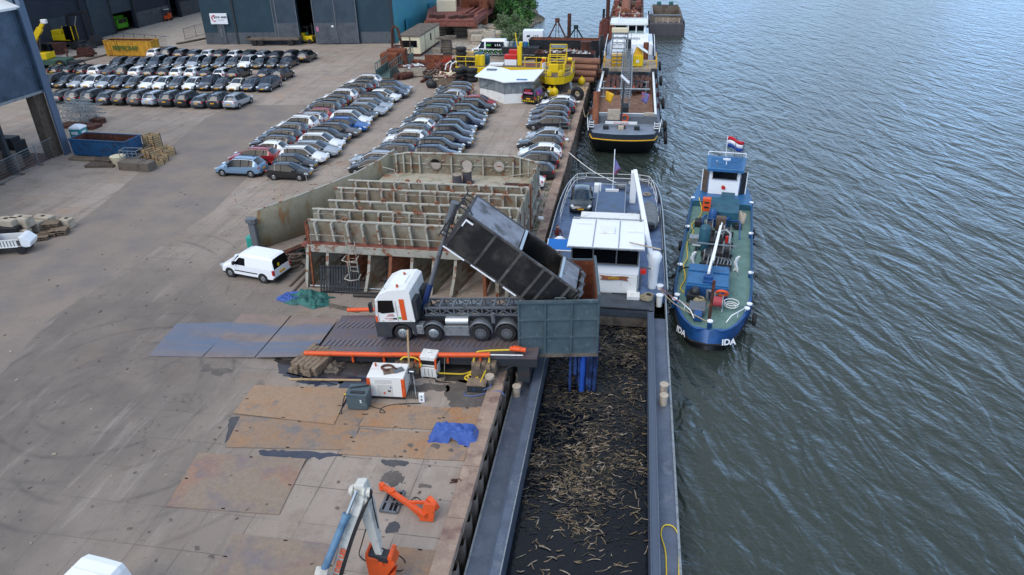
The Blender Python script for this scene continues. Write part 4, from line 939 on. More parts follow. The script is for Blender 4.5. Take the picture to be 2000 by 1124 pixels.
for i in range(6):
    x = -15.6+i*1.75; MB().box(x-.05,x+.05,30.17,30.3,rz_(x)-.35,rz_(x)+.08).build('bracket', 'orange_rust', rp_, True)
MB().cyl((-6.3,30.1,1.48),(-4.6,30.1,1.6),.05).build('guard_pipe', 'alu', rp_, True)
MB().tube([(-15.8,34.75,.75),(-11.5,34.75,1.15)], .12, 12).build('guard_pipe', 'orange_rust', rp_, True)
MB().tube([(-5.3,30.6,1.62),(-4.95,30.45,1.72),(-4.5,30.45,1.7)], .13, 10).tube([(-5.2,30.8,1.6),(-4.8,30.7,1.62)],.1,8).build('hose_guard', 'orange_rust', rp_, True)
MB().box(-5.3,-4.9,Y0+.1,Y1,.75,1.2).build('cross_beam', 'concrete_dark', rp_, True)
# approach plates
def track_plate(name, full):
    m = M(name, '#8b786c', .6, .15, '#7c6c63', .9, .45, .62, var=.08); n = m.node_tree.nodes; l = m.node_tree.links.new; b_ = n['Principled BSDF']
    src = b_.inputs['Base Color'].links[0].from_socket; ge = n.new('ShaderNodeNewGeometry'); sp = n.new('ShaderNodeSeparateXYZ'); l(ge.outputs['Position'], sp.inputs[0])
    mpn = n.new('ShaderNodeMapping'); mpn.inputs['Scale'].default_value = (.35,2.4,1); l(ge.outputs['Position'], mpn.inputs[0]); nz_ = n.new('ShaderNodeTexNoise'); nz_.inputs['Scale'].default_value = 1.3; nz_.inputs['Detail'].default_value = 6; l(mpn.outputs[0], nz_.inputs['Vector'])
    cr_ = n.new('ShaderNodeValToRGB'); e = cr_.color_ramp.elements; stops = ((0,.25),(.15,.9),(.36,1),(.5,.15 if not full else .75),(.6,.3),(.68,1),(.84,.9),(.93,.0)) if not full else ((0,.6),(.12,1),(.5,.95),(.55,.65),(.7,1),(.88,1),(.96,.3))
    e[0].position = stops[0][0]; e[0].color = (stops[0][1],)*3+(1,); e[1].position = stops[-1][0]; e[1].color = (stops[-1][1],)*3+(1,)
    for p_, v_ in stops[1:-1]: q_ = cr_.color_ramp.elements.new(p_); q_.color = (v_,)*3+(1,)
    mr_ = n.new('ShaderNodeMapRange'); mr_.inputs[1].default_value = 30.1; mr_.inputs[2].default_value = 33.9; l(sp.outputs[1], mr_.inputs[0])
    ad_ = n.new('ShaderNodeMath'); ad_.operation = 'MULTIPLY_ADD'; ad_.inputs[1].default_value = .28; l(nz_.outputs[0], ad_.inputs[0]); sb_ = n.new('ShaderNodeMath'); sb_.operation = 'SUBTRACT'; sb_.inputs[1].default_value = .14; l(mr_.outputs[0], sb_.inputs[0]); l(sb_.outputs[0], ad_.inputs[2]); l(ad_.outputs[0], cr_.inputs[0])
    fm = n.new('ShaderNodeMath'); fm.operation = 'MULTIPLY'; rg_ = n.new('ShaderNodeMapRange'); rg_.inputs[1].default_value = .3; rg_.inputs[2].default_value = .62; rg_.inputs[3].default_value = 1; rg_.inputs[4].default_value = .6; l(nz_.outputs[0], rg_.inputs[0]); l(cr_.outputs[0], fm.inputs[0]); l(rg_.outputs[0], fm.inputs[1])
    mx = n.new('ShaderNodeMix'); mx.data_type = 'RGBA'; l(fm.outputs[0], mx.inputs[0]); l(src, mx.inputs[6]); mx.inputs[7].default_value = (*srgb('#5e6e84'), 1); l(mx.outputs[2], b_.inputs['Base Color'])
track_plate('plate_blue', True); track_plate('plate_blue_brown', False)
def road_plate(name, label, px, z0, mm, zt=None, group=None, th=.03):
    P_ = [g(x, y, z) for (x, y), z in zip(px, z0)]; b = MB(); b.ext([p-Vector((0,0,th*.0)) for p in P_], (0,0,th)); 
    return tag(b.build(name, mm, bevel=.005), label, 'steel plate', group)
G_ = 'steel plates leading up the ramp'
road_plate('steel_plate', 'first blue grey steel plate at the foot of the ramp', [(290,696),(395,698),(462,630),(345,633)], [.01,.01,.01,.01], 'plate_blue', group=G_)
road_plate('steel_plate', 'middle blue grey steel plate leading to the ramp', [(397,699),(497,699),(568,617),(473,613)], [.02,.05,.05,.02], 'plate_blue_brown', group=G_)
road_plate('steel_plate', 'brownish steel plate directly before the ribbed ramp', [(499,699),(606,697),(660,624),(572,616)], [.08,.42,.42,.08], 'plate_blue_brown', group=G_)
# timber stacks and blocks carrying the ramp
def timbers(name, label, c, n, L_, rz, s=.28, rows=2):
    b = MB(Matrix.Translation(c) @ Matrix.Rotation(R(rz), 4, 'Z'))
    for r_ in range(rows):
        for i in range(n):
            o_ = rnd.uniform(-.15,.15); b.box(-n*s/2+i*s+.012, -n*s/2+(i+1)*s-.012, -L_/2+o_, L_/2+o_+rnd.uniform(-.1,.1), r_*s+.01, (r_+1)*s-.005)
    return tag(b.build(name, 'wood', bevel=.02), label, 'timber stack')
timbers('timber_stack', 'stack of old timber baulks under the left end of the ramp', tuple(g(607,724)+Vector((0,.5,0))), 6, 2.0, -14)
timbers('timber_stack', 'stack of timber baulks under the ramp behind the small white cabinet', tuple(g(800,722)+Vector((0,.4,0))), 5, 1.6, -4)
cb = tag(MB().ext([(-7.35,30.0,0),(-5.95,30.0,0),(-6.0,30.0,.75),(-7.3,30.0,.75)], (0,2.6,0)).build('concrete_block', 'concrete_dark', bevel=.03), 'tapered concrete block under the ramp at the quay edge', 'concrete block')
timbers('timber_stack', 'short timbers lying on the tapered concrete block at the quay edge', (-6.65,31.0,.755), 5, 2.3, 0, .26, 1)
b = MB(); b.bar((-4.6,30.6,1.0),(-7.0,29.3,.1),.07); tag(b.build('steel_strut','dark_steel'),'thin steel strut slanting down from the ramp end','strut')
tag(MB().box(-4.95,-4.3,30.4,34.5,-.3,.7).build('support_beam','dark_steel',bevel=.02),'dark steel beam under the ramp end beside the barge','beam')

# ================================================================== TIPPER LORRY
tz = 0.86   # ramp height under the wheels
slope = math.degrees(math.atan(.078))
TX = Matrix.Translation((-5.65,32.95,1.30)) @ Matrix.Rotation(R(-slope),4,'Y')   # origin: last axle on the ramp; -x towards the cab
lr = thing('tipper_lorry', 'white and orange four axle tipper lorry with its body raised on the ramp', 'lorry', (-9,32.95,.9))
def LB(): return MB(TX)
CT = TX @ Matrix.Translation((0,0,1.22-.95*.69)) @ Matrix.Scale(.69,4,(0,0,1))
def CB(): return MB(CT)
cabM = []
xf = -7.15
b = CB()   # cab shell with window openings left to the glass parts
prof_ = [(xf+.02,.95),(xf-.0,1.9),(xf+.12,2.9),(xf+.45,3.45),(xf+.9,3.72),(xf+1.9,3.78),(xf+2.15,3.55),(xf+2.2,.95)]
hw = 1.25
def cab_ring(y, k): return [(x+(0 if i > 4 else k), y, z) for i,(x,z) in enumerate(prof_)]
b.loft([cab_ring(-hw,.08), cab_ring(-hw+.08,0), cab_ring(hw-.08,0), cab_ring(hw,.08)], 0)
cabo = b.build('cab', 'white_paint', lr, True, bevel=.03)
CB().ext([(xf-.03,-1.05,1.7),(xf-.05,-1.05,2.0),(xf+.08,-1.05,2.85),(xf+.12,-1.05,2.85)],(0,2.1,0)).build('windscreen', 'dark_glass', cabo, True)
for s in (-1,1):
    CB().ext([(xf+.22,s*1.262,1.9),(xf+.45,s*1.262,1.75),(xf+1.15,s*1.262,1.85),(xf+1.15,s*1.262,2.9),(xf+.32,s*1.262,2.9)],(0,s*.012,0)).build('side_window', 'dark_glass', cabo, True)
    CB().box(xf+1.5,xf+1.78,s*1.262-.008,s*1.262+.008,1.15,3.0).build('stripe', 'orange', cabo, True)
    CB().box(xf+1.28,xf+1.295,s*1.262-.006,s*1.262+.006,1.05,2.85).box(xf+.2,xf+.215,s*1.262-.006,s*1.262+.006,1.05,1.95).build('door_seam', 'steel_grey', cabo, True)
    CB().box(xf+1.0,xf+1.22,s*1.26-.02,s*1.26+.02,1.22,1.34).build('door_handle', 'black_paint', cabo, True)
    CB().box(xf-.18,xf-.02,s*1.36-.1,s*1.36+.1,2.0,2.75).bar((xf,s*1.25,2.8),(xf-.1,s*1.36,2.75),.04).build('mirror', 'black_paint', cabo, True)
    CB().box(xf+.02,xf+.14,s*1.24-.05,s*1.24+.03,1.0,1.5).build('corner_panel', 'orange', cabo, True)
CB().box(xf+.9,xf+1.7,-.45,.45,3.74,3.84).build('roof_hatch', 'white_clean', cabo, True)
for y in (-.85,.55): CB().cyl((xf+1.4,y,3.7),(xf+1.4,y,3.98),.075,.06).build('beacon', 'amber', cabo, True)
CB().tube([(xf+.7,-.9,3.6),(xf+.6,-.9,4.1)],.012,4).build('antenna', 'black_paint', cabo, True)
b = LB(); arc_ = [(xf+1.4+.64*math.cos(R(a_)),-hw-.02,.5+.64*math.sin(R(a_))) for a_ in range(0,181,20)]
for j in range(len(arc_)-1): b.ext([arc_[j],(arc_[j][0],-hw-.02,1.24),(arc_[j+1][0],-hw-.02,1.24),arc_[j+1]],(0,2*hw+.04,0))
b.box(xf-.08,xf+.76,-hw-.02,hw+.02,.3,1.24).box(xf+2.04,xf+2.2,-hw-.02,hw+.02,.4,1.24)
b.build('bumper', mat('cab_grey','#33363c',.6,0,'#4a4642',2,.5,.7,var=.08), lr, True)
for z in (.55,.8): LB().box(xf-.11,xf-.08,-.7,.7,z,z+.12).build('grille','black_paint',lr,True)
for s in (-1,1): LB().box(xf-.1,xf-.03,s*.95-.2,s*.95+.2,.55,.75).build('headlight', 'lamp', lr, True)
Lm = lambda c, size, txt, m, nm='lettering': text(txt, size, nm, m, cabo, CT @ plane_mx(c, (1,0,0), (0,0,1)))
Lm((xf+.85,-1.275,1.3), .11, 'VAN DER LEE', 'red'); Lm((xf+.85,-1.275,1.18), .07, 'transport bv', 'red'); Lm((xf+.42,-1.275,1.08), .07, '4151', 'black_paint')
b = CB()
for k in range(3): b.bar((xf+.66+.1*k,-1.27,1.48),(xf+.86+.1*k,-1.27,1.72),.035,.01); b.bar((xf+.86+.1*k,-1.27,1.48),(xf+.96+.06*k,-1.27,1.60),.03,.01)
b.build('logo', 'red', cabo, True)
CB().cyl((xf+1.4,-1.266,1.35),(xf+1.4,-1.28,1.35),.09,n=16).build('badge', mat('leaf_badge','#5aa83c',.5,0,var=.02), cabo, True)
# driver
dr = thing('person', 'lorry driver in dark clothes seated at the cab side window', 'person', tuple(TX @ Vector((xf+1.0,-.7,1.6))))
b = LB()
b.tube([(xf+1.1,-.72,1.3),(xf+1.12,-.72,1.6),(xf+1.06,-.72,1.92),(xf+1.02,-.72,2.05)], [.2,.21,.17,.06], 10)
b.build('torso', 'cloth_dark', dr, True)
LB().ball((xf+.98,-.74,2.22),.115,12,8,0,1.2).build('head','skin',dr,True)
LB().ball((xf+1.01,-.74,2.27),.118,12,8,0,1.05).build('hair','hair',dr,True)
LB().tube([(xf+1.08,-.92,1.9),(xf+.95,-1.0,1.6),(xf+.62,-.95,1.7)],[.06,.05,.04],8).build('arm','cloth_dark',dr,True)
# wheels
axles = [(-5.75,.5),(-4.02,.5),(-1.42,.52),(0,.52)]
for i,(x,rw) in enumerate(axles):
    for s in (-1,1):
        w_ = LB(); y0 = s*1.25; wd = .34 if i < 2 else .58
        w_.tube([(x,y0-s*wd,rw),(x,y0-s*wd*.95,rw),(x,y0-s*.05,rw),(x,y0,rw)],[rw*.9,rw,rw,rw*.9],28,0); wh = w_.build('wheel','black_rubber',lr,True)
        r_ = LB()
        if i < 2: r_.tube([(x,y0-s*.02,rw),(x,y0+s*.03,rw),(x,y0+s*.06,rw)],[.3,.28,.17],20); r_.cyl((x,y0,rw),(x,y0+s*.1,rw),.11,.09,12)
        else: r_.tube([(x,y0-s*.005,rw),(x,y0+s*.01,rw)],[.3,.3],20); r_.cyl((x,y0,rw),(x,y0+s*.03,rw),.2,.18,12)
        rr_ = r_.build('rim','steel_grey' if i > 1 else 'galv',wh,True)
        n_ = LB()
        for k in range(10): a_ = 2*PI*k/10; n_.cyl((x+.14*math.cos(a_)*1.5,y0,rw+.14*math.sin(a_)*1.5),(x+.14*math.cos(a_)*1.5,y0+s*.05,rw+.14*math.sin(a_)*1.5),.028,n=5)
        n_.build('wheel_nuts','dark_steel',wh,True)
        if i > 0:
            f_ = LB(); arc = [(x+(rw+.12)*math.cos(R(a_)), rw+(rw+.12)*math.sin(R(a_))) for a_ in range(-5,190,15)]
            arc2 = [(x+(rw+.09)*math.cos(R(a_)), rw+(rw+.09)*math.sin(R(a_))) for a_ in range(-5,190,15)]
            f_.add([(px_,yy,pz_) for yy in (s*1.27,s*(1.27-wd-.03)) for px_,pz_ in arc], [(j,j+1,len(arc)+j+1,len(arc)+j) for j in range(len(arc)-1)],0,True); f_.build('mudguard','steel_grey',lr,True,rec=False,thick=.025)
# chassis and body support truss
b = LB()
for s in (-1,1): b.box(-4.9,.9,s*.43-.05,s*.43+.05,.85,1.15)
for x in (-4.6,-3,-2.2,-.7,.6): b.box(x-.06,x+.06,-.4,.4,.9,1.1)
for x in (-5.75,-4.02,-1.42,0): b.cyl((x,-1.0,.5),(x,1.0,.5),.09)
b.box(-5,-4.9,-.9,.9,.6,1.0); b.build('chassis','dark_steel',lr,True)
b = LB()
for s in (-1,1):
    b.box(-4.6,1.0,s*.5-.05,s*.5+.05,1.62,1.72); b.box(-4.6,1.0,s*.5-.05,s*.5+.05,1.18,1.28)
    for k in range(7):
        x = -4.5+k*.78; b.bar((x,s*.5,1.25),(x,s*.5,1.65),.06)
        b.bar((x,s*.5,1.25),(x+.78 if k % 2 == 0 else x+.6,s*.5,1.65),.05); b.bar((x+.1,s*.5,1.65),(x+.78,s*.5,1.25),.05)
for k in range(8): x = -4.5+k*.75; b.box(x-.05,x+.05,-.5,.5,1.64,1.72)
b.build('subframe', 'steel_grey', lr, True)
LB().cyl((-3.35,-.75,1.0),(-2.1,-.75,1.0),.28,n=18).build('air_tank','alu',lr,True)
LB().box(-3.4,-2.05,-1.24,-1.16,.38,.95).build('side_skirt','galv',lr,True)
LB().box(-5.2,-4.55,-1.24,-.7,.45,1.0).build('fuel_tank','galv',lr,True,bevel=.04)
LB().box(-5.05,-4.75,-1.15,-.35,1.3,2.5).box(-5.05,-4.75,.3,1.1,1.3,2.4).build('air_filter_box','dark_steel',lr,True,bevel=.04)
LB().cyl((-.72,-.9,1.0),(-.72,-.9,1.55),.12,n=12).build('air_tank','steel_grey',lr,True)
b = LB()
for k in range(6): b.tube([(-4.7,-.6+.2*k,1.3),(-4.5,-.5+.2*k,1.9-.05*k),(-4.3,-.3+.1*k,1.35)],.03,5)
b.build('air_hoses','black_paint',lr,True)
for x in (-2.7,): LB().ext([(x-.9,.75,1.15),(x+.9,.75,1.15),(x+.9,1.2,1.15),(x-.9,1.2,1.15)],(0,0,.04)).build('walkway','galv',lr,True)
# raised body: measured corners on the near side (plane Y 31.7)
ny = 31.7; fy = 34.2
TL, BL_, BR_, TR_ = gy(910,420,ny), gy(865,480,ny), gy(1012,581,ny), gy(1125,573,ny)
du = (BR_-BL_).normalized(); dv = Vector((-du.z,0,du.x)); dv = dv if dv.z > 0 else -dv
hgt = (TL-BL_).dot(dv); Lb = (gy(1125,573,ny)-BL_).dot(du)+.1
print('tipper body', hgt, Lb, math.degrees(math.asin(-du.z)))
BM = Matrix(((du.x,0,dv.x,BL_.x),(0,1,0,ny),(du.z,0,dv.z,BL_.z),(0,0,0,1)))
W_ = fy-ny
M('soot_black', '#141416', .5, .1, '#201f20', 1.0, .5, .66, var=.2, c3='#45413d', sc3=.7, lo3=.5, hi3=.7)
M('body_grey', '#55524f', .6, .2, '#36353a', 1.3, .45, .62, var=.15, c3='#6a645e', sc3=2.0)
M('body_top', '#8a8a92', .45, .3, '#6f6c70', 1.0, .45, .62, var=.1, c3='#4c4a4a', sc3=.9, lo3=.55)
B_b = MB(BM); Lc = Lb*.985
B_b.box(0,Lc,0,.06,0,hgt,0).box(0,Lc,W_-.06,W_,0,hgt,0).box(0,Lc,.06,W_-.06,0,.08,1).box(0,.06,.06,W_-.06,.08,hgt,1)
tb = B_b.build('tipping_body', ['soot_black','body_grey'], lr, True)
MB(BM).box(0,Lc,-.05,.08,hgt,hgt+.1).box(0,Lc,W_-.08,W_+.05,hgt,hgt+.1).box(-.02,.08,.08,W_-.08,hgt,hgt+.1).build('top_rail','body_grey',tb,True)
MB(BM).box(.1,3.1,.09,W_-.09,hgt+.04,hgt+.08).build('cover_plate','body_top',tb,True)
for xc_ in (3.15,5.6): MB(BM).box(xc_,xc_+.15,.08,W_-.08,hgt-.04,hgt+.13).build('cross_bar','alu',tb,True)
MB(BM).box(5.78,Lc-.1,.09,W_-.09,hgt+.03,hgt+.07).build('rear_cover_plate','body_top',tb,True)
b = MB(BM)
for x in (0.02,1.75,3.3,4.7,5.3,6.3): b.box(x,x+.14,-.045,0,.05,hgt)
b.box(0,Lc,-.05,0,0,.12).build('rib','body_grey',tb,True)
for xa_, xb_ in ((.0,1.3),(1.7,3.2),(3.7,4.5)): MB(BM).box(xa_,xb_,-.07,-.045,-.02,.06).build('marking','white_clean',tb,True)
MB(BM).box(.15,.6,-.07,-.046,hgt-.25,hgt-.15).box(.15,.22,-.07,-.046,hgt-.6,hgt-.25).build('marking','white_clean',tb,True)
b = MB(BM)
for y in (.4,.9,1.5,2.1): b.bar((-.45,y,.1),(-.45,y,hgt+.1),.06); b.bar((-.45,y,hgt),(0,y,hgt),.05); b.bar((-.45,y,.3),(0,y,.3),.05)
for z in (.3,.9,1.5,hgt): b.bar((-.45,.2,z),(-.45,2.3,z),.06)
b.bar((-.45,.2,.3),(-.45,.2,hgt+.5),.05); b.bar((-.45,.2,hgt+.5),(.3,.2,hgt+.1),.05); b.build('front_frame','dark_steel',tb,True)
b = MB(BM)
for y in (.3,1.2,2.2): b.tube([(Lc,y,hgt+.1),(Lc+.3,y,hgt+.05),(Lc+.35,y,hgt-.5)],.09,8)
b.bar((Lc+.25,.1,hgt-.1),(Lc+.25,W_-.1,hgt-.1),.16); b.build('tailgate_hinge','steel_grey',tb,True)
MB(BM).box(Lc+.1,Lc+.18,.08,W_-.08,.3,hgt).build('tailgate','body_grey',tb,True)
# hydraulic cylinder
ca = TX @ Vector((-4.85,0,1.3)); cb_ = BM @ Vector((-.25,W_/2,1.5))
top = Vector((-8.45,32.95,8.5)); dcy = (top-ca)
b = MB(); b.cyl(ca, ca+dcy*.26, .16, n=14); b.build('hydraulic_cylinder', mat('navy_paint','#24386a',.45,.1,var=.1), lr, True)
b = MB(); b.cyl(ca+dcy*.26, ca+dcy*.62, .125, n=14); b.cyl(ca+dcy*.62, ca+dcy*.94, .10, n=14); b.build('hydraulic_ram','steel_grey',lr,True)
MB().cyl(ca+dcy*.84, ca+dcy*1.02, .22, n=14).build('cylinder_cap','steel_grey',lr,True)

# ================================================================== HOPPER
M('hopper_blue', '#505f65', .55, .12, '#46555b', 1.2, .45, .62, var=.06, c3='#5c6b70', sc3=3)
hp = thing('discharge_hopper', 'blue grey ribbed steel hopper hanging over the barge hold', 'hopper', (-3,32.5,1))
hA = g(1022,690,1.3); 
P1 = gy(1008,585,31.0); P2 = gy(1165,572,31.5)
zb_ = 1.05; zt_ = 4.5
HX0, HX1, HY0, HY1 = -5.0, -.85, 31.35, 36.4
N0, N1 = Vector((-4.95,31.05,0)), Vector((-.95,31.72,0))
F0, F1 = Vector((-4.6,35.9,0)), Vector((-1.42,36.2,0))
def wallp(b, p, q, z0, z1, th, m=0):
    d = (q-p).normalized(); nrm = Vector((-d.y,d.x,0))*th; b.ext([p+Vector((0,0,z0)), q+Vector((0,0,z0)), q+nrm+Vector((0,0,z0)), p+nrm+Vector((0,0,z0))], (0,0,z1-z0), m)
def hface(name, p, q, z0, z1, nv, nh, out=1):
    b = MB(); wallp(b, p, q, z0, z1, .06); o = b.build(name,'hopper_blue',hp,True)
    d = (q-p).normalized(); nrm = Vector((d.y,-d.x,0))*.07; r_ = MB()
    for k in range(nv+1): c = p.lerp(q, k/nv)+nrm*.6; r_.bar(c+Vector((0,0,z0)), c+Vector((0,0,z1)), .09, .09, up=d)
    for k in range(nh+1): z = z0+(z1-z0)*k/nh; r_.bar(p+nrm*.6+Vector((0,0,z)), q+nrm*.6+Vector((0,0,z)), .1, .08)
    r_.build('frame','hopper_blue',o,True); return o
hface('near_wall', N0, N1, zb_, 4.15, 3, 3); hface('barge_side_wall', N1, F1, zb_, 4.42, 4, 3)
b = MB(); wallp(b, F1, Vector((-3.3,36.0,0)), zb_, 4.2, .06); b.build('far_wall', 'rust', hp, True)
b = MB(); b.ext([N1+Vector((-.07,.1,2)), F1+Vector((-.07,-.05,2)), F1+Vector((-.07,-.05,4.4)), N1+Vector((-.07,.1,4.4))],(-.02,0,0)); b.build('lining','rust',hp,True)
MB().bar(N0+Vector((-.0,-.05,4.17)),N1+Vector((0,-.05,4.17)),.16,.14).bar(N1+Vector((0,0,4.45)),F1+Vector((0,0,4.45)),.12,.12).bar(F1+Vector((0,0,4.23)),Vector((-3.3,36.0,4.23)),.1,.1).bar(N1+Vector((0,0,4.1)),N1+Vector((0,0,4.45)),.12).build('top_rim','hopper_blue',hp,True)
MB().tube([N0.lerp(N1,.45)+Vector((0,0,4.24)),N0.lerp(N1,.46)+Vector((0,0,4.36)),N0.lerp(N1,.58)+Vector((0,0,4.36)),N0.lerp(N1,.59)+Vector((0,0,4.24))],.03,6).build('lifting_handle','hopper_blue',hp,True)
b = MB(); b.ext([N0+Vector((.0,-.1,.86)),N1+Vector((.1,-.1,.86)),F1+Vector((.1,0,.86)),F1+Vector((-.2,0,.86)),N1+Vector((-.25,.2,.86)),N0+Vector((0,.2,.86))],(0,0,.2)); b.build('base_frame','concrete_dark',hp,True)
b = MB(); b.add([F0+Vector((0,0,4.0)), N0+Vector((0,.1,2.2)), N1+Vector((-1.5,.1,1.1)), F1+Vector((-1.5,0,1.1))],[(0,1,2,3)]); b.build('chute','body_grey',hp,True,rec=False,thick=.04)
rs = random.Random(3)
for k, (x, y, l_) in enumerate(((-2.3,31.75,2.6),(-2.05,31.85,1.5),(-1.85,31.85,2.3),(-1.62,31.8,2.65),(-1.4,31.85,2.4),(-1.2,31.85,2.6),(-1.02,31.95,2.6),(-.95,32.5,2.5),(-.98,33.3,2.4),(-1.05,34.2,2.4),(-1.95,32.3,2.4),(-1.5,32.3,2.5))):
    w_ = rs.uniform(.14,.26) if k != 3 else .3; b = MB(); ox, oy = rs.uniform(-.012,.012), rs.uniform(-.012,.012); pts_ = [Vector((x+ox*j, y+oy*j, 1.0-l_*j/6)) for j in range(7)]
    b.tube(pts_, [w_*.5*(1+.12*math.sin(j*1.9+k)) for j in range(7)], 8, 1 if k in (3,) else 0)
    b.build('chute_strip', [mat('strip_blue','#2c4374',.55,0,'#16203c',2,.45,.6,var=.2) if 'strip_blue' not in MATS else 'strip_blue', mat('strip_bright','#2450a8',.5,0,var=.1) if 'strip_bright' not in MATS else 'strip_bright'], hp, True)
# slatted far side scaffold by the hopper
b = MB()
for z in (5.0,5.25,5.5): pass
# ================================================================== BARGE WITH THE HOLD
WL = -2.2
bg_ = thing('inland_barge', 'long blue grey inland barge moored along the quay with open hold', 'barge', (-1,40,WL))
M('barge_deck', '#5e6777', .42, .2, '#515a69', .8, .45, .62, var=.07, c3='#6a717c', sc3=1.3)
M('barge_deck2', '#4f5969', .5, .2, '#525c6a', 1.2, .45, .62, var=.08)
M('barge_grey', '#4f565f', .55, .2, '#41464d', 1.2, .45, .62, var=.1)
M('hull_black', '#15171c', .5, .1, '#24262b', 1.5, .5, .66, var=.1)
M('aft_deck', '#5f7496', .45, .1, '#475a78', 1.2, .45, .62, var=.06)
bx0, bx1 = -5.22, 3.05
dz = -.95
def plan(y):   # half-breadth factor towards the stern
    if y < 52: return 1
    t = (y-52)/9.2; return math.sqrt(max(0, 1-t**2.6))*.22+.78 if t < 1 else .62
cx_ = (bx0+bx1)/2; hb_ = (bx1-bx0)/2
ys = [2,20,41,52,54,56,57.5,59,60.2,61.0,61.3]
def hullring(z, inset=0): return [(cx_-(hb_-inset)*plan(y), y, z) for y in ys]+[(cx_+(hb_-inset)*plan(y), y, z) for y in ys[::-1]]
b = MB(); b.loft([hullring(-3,.3), hullring(WL,.05), hullring(dz)], 0, False); b.build('hull', 'hull_black', bg_, True)
# side decks (gangways) along the hold
hx0, hx1, hy1 = -3.75, 1.85, 38.9
zc = -.42
b = MB()
for (xa,xb,xc,s) in ((bx0, hx0-.62, hx0, 1), (bx1, hx1+.42, hx1, -1)):
    b.add([(xa,2,dz),(xb,2,dz),(xb,hy1+.1,dz),(xa,hy1+.1,dz)],[(0,1,2,3)],0)
o = b.build('gangway', 'barge_deck', bg_, True, rec=False)
b = MB()
b.ext([(hx0-.62,2,dz),(hx0-.5,2,zc),(hx0,2,zc),(hx0,2,-3.2),(hx0-.1,2,-3.2),(hx0-.1,2,dz)],(0,hy1-2,0)); b.build('coaming','barge_deck',bg_,True)
b = MB()
b.ext([(hx1+.42,2,dz),(hx1+.36,2,zc),(hx1,2,zc),(hx1,2,-3.2),(hx1+.1,2,-3.2),(hx1+.1,2,dz)],(0,hy1-2,0)); b.build('coaming','barge_deck2',bg_,True)
for x, mm in ((hx0-.02,'galv'),(hx0-.47,'barge_deck2'),(hx1+.02,'barge_deck2'),(hx1+.34,'barge_deck')): MB().box(x-.025,x+.025,2,hy1,zc-.02,zc+.03).build('coaming_edge',mm,bg_,True)
MB().box(bx0-.02,bx0+.06,2,52,dz-.12,dz+.05).build('rubbing_strake','galv',bg_,True)
MB().box(bx1-.08,bx1+.02,2,52,dz-.12,dz+.08).build('rubbing_strake','galv',bg_,True)
MB().tube([(bx1-.05,37.0,dz+.35),(bx1-.05,44,dz+.6),(bx1-.1,56,dz+.75)],.045,6).build('handrail','alu',bg_,True)
b = MB(); b.box(hx0-.1,hx1+.1,hy1,hy1+.12,-3.2,-.35); b.box(hx0,hx1,hy1-.06,hy1,-1.55,-.95,1); b.build('hold_bulkhead',['hull_black','concrete_dark'],bg_,True)
MB().box(hx0-.1,hx1+.1,2,hy1,-3.3,-3.2).build('hold_floor','black_void',bg_,True)
b = MB(); b.box(hx0-.6,hx1+.42,hy1-.02,hy1+2.3,-.55,-.42); b.box(hx0-.6,hx1+.42,hy1-.05,hy1+.1,-.9,-.42); b.build('fore_platform','barge_grey',bg_,True)
for i,(x,y,m_) in enumerate(((2.62,30.35,0),(2.66,31.3,0),(-4.95,30.1,0),(-4.95,31.2,0),(2.6,40.6,1),(2.65,41.9,1))):
    p = MB().cyl((x,y,dz),(x,y,dz+(.55 if not m_ else .75)),.19,n=14).build('bollard','white_paint' if m_ else 'concrete_light',bg_,True)
    MB().cyl((x,y,dz+(.55 if not m_ else .75)),(x,y,dz+(.62 if not m_ else .82)),.23,n=14).build('cap','concrete_light' if not m_ else 'white_clean',p,True)
# aft deck
za = -.38
b = MB(); ring_ = [(x,y) for x,y,_ in hullring(0,.0) if y >= 41]
b.add([(x,y,za) for x,y in ring_]+[(x,y,dz) for x,y in ring_],[tuple(range(len(ring_)))]+[(i,(i+1)%len(ring_),len(ring_)+(i+1)%len(ring_),len(ring_)+i) for i in range(len(ring_))]); b.build('aft_deck','aft_deck',bg_,True)
b = MB(); rg = [(x,y) for x,y,_ in hullring(0,-.04) if y >= 41]
b.add([(x,y,za+.42) for x,y in rg]+[(x,y,dz-.1) for x,y in rg],[(i,i+1,len(rg)+i+1,len(rg)+i) for i in range(len(rg)-1)]); b.build('bulwark','steel_grey',bg_,True,rec=False,thick=.05)
b = MB(); b.tube([(x,y,za+.46) for x,y in rg],.05,6); b.build('rail','alu',bg_,True)
b = MB()
inn = [(x,y) for x,y,_ in hullring(0,.35) if y >= 44]
for z in (.35,.85): b.tube([(x,y,za+z) for x,y in inn[:-2]],.025,5)
for x,y in inn: b.tube([(x,y,za),(x,y,za+.85)],.025,5)
b.build('handrail','white_paint',bg_,True)
# raised blue trunk deck between car and crane
MB().box(-2.15,.15,51.0,57.3,za+.02,.32).build('deck_trunk','navy_deck',bg_,True,bevel=.03)
b = MB()
for x in (-2.1,.1): b.tube([(x,51.0,1.0),(x,57.2,1.0)],.03,6)
b.tube([(-2.1,57.2,1.0),(.1,57.2,1.0)],.03,6)
for x in (-2.1,.1):
    for y in (51.0,54,57.2): b.tube([(x,y,.3),(x,y,1.0)],.025,5)
b.tube([(-2.1,51.0,1.0),(.1,51.0,1.0)],.03,6); b.build('handrail','alu',bg_,True)
MB().box(.3,1.0,50.6,53.4,za+.4,za+.45).box(.32,.38,50.6,53.4,za,za+.4).box(.92,.98,50.6,53.4,za,za+.4).build('gangplank','concrete_light',bg_,True)
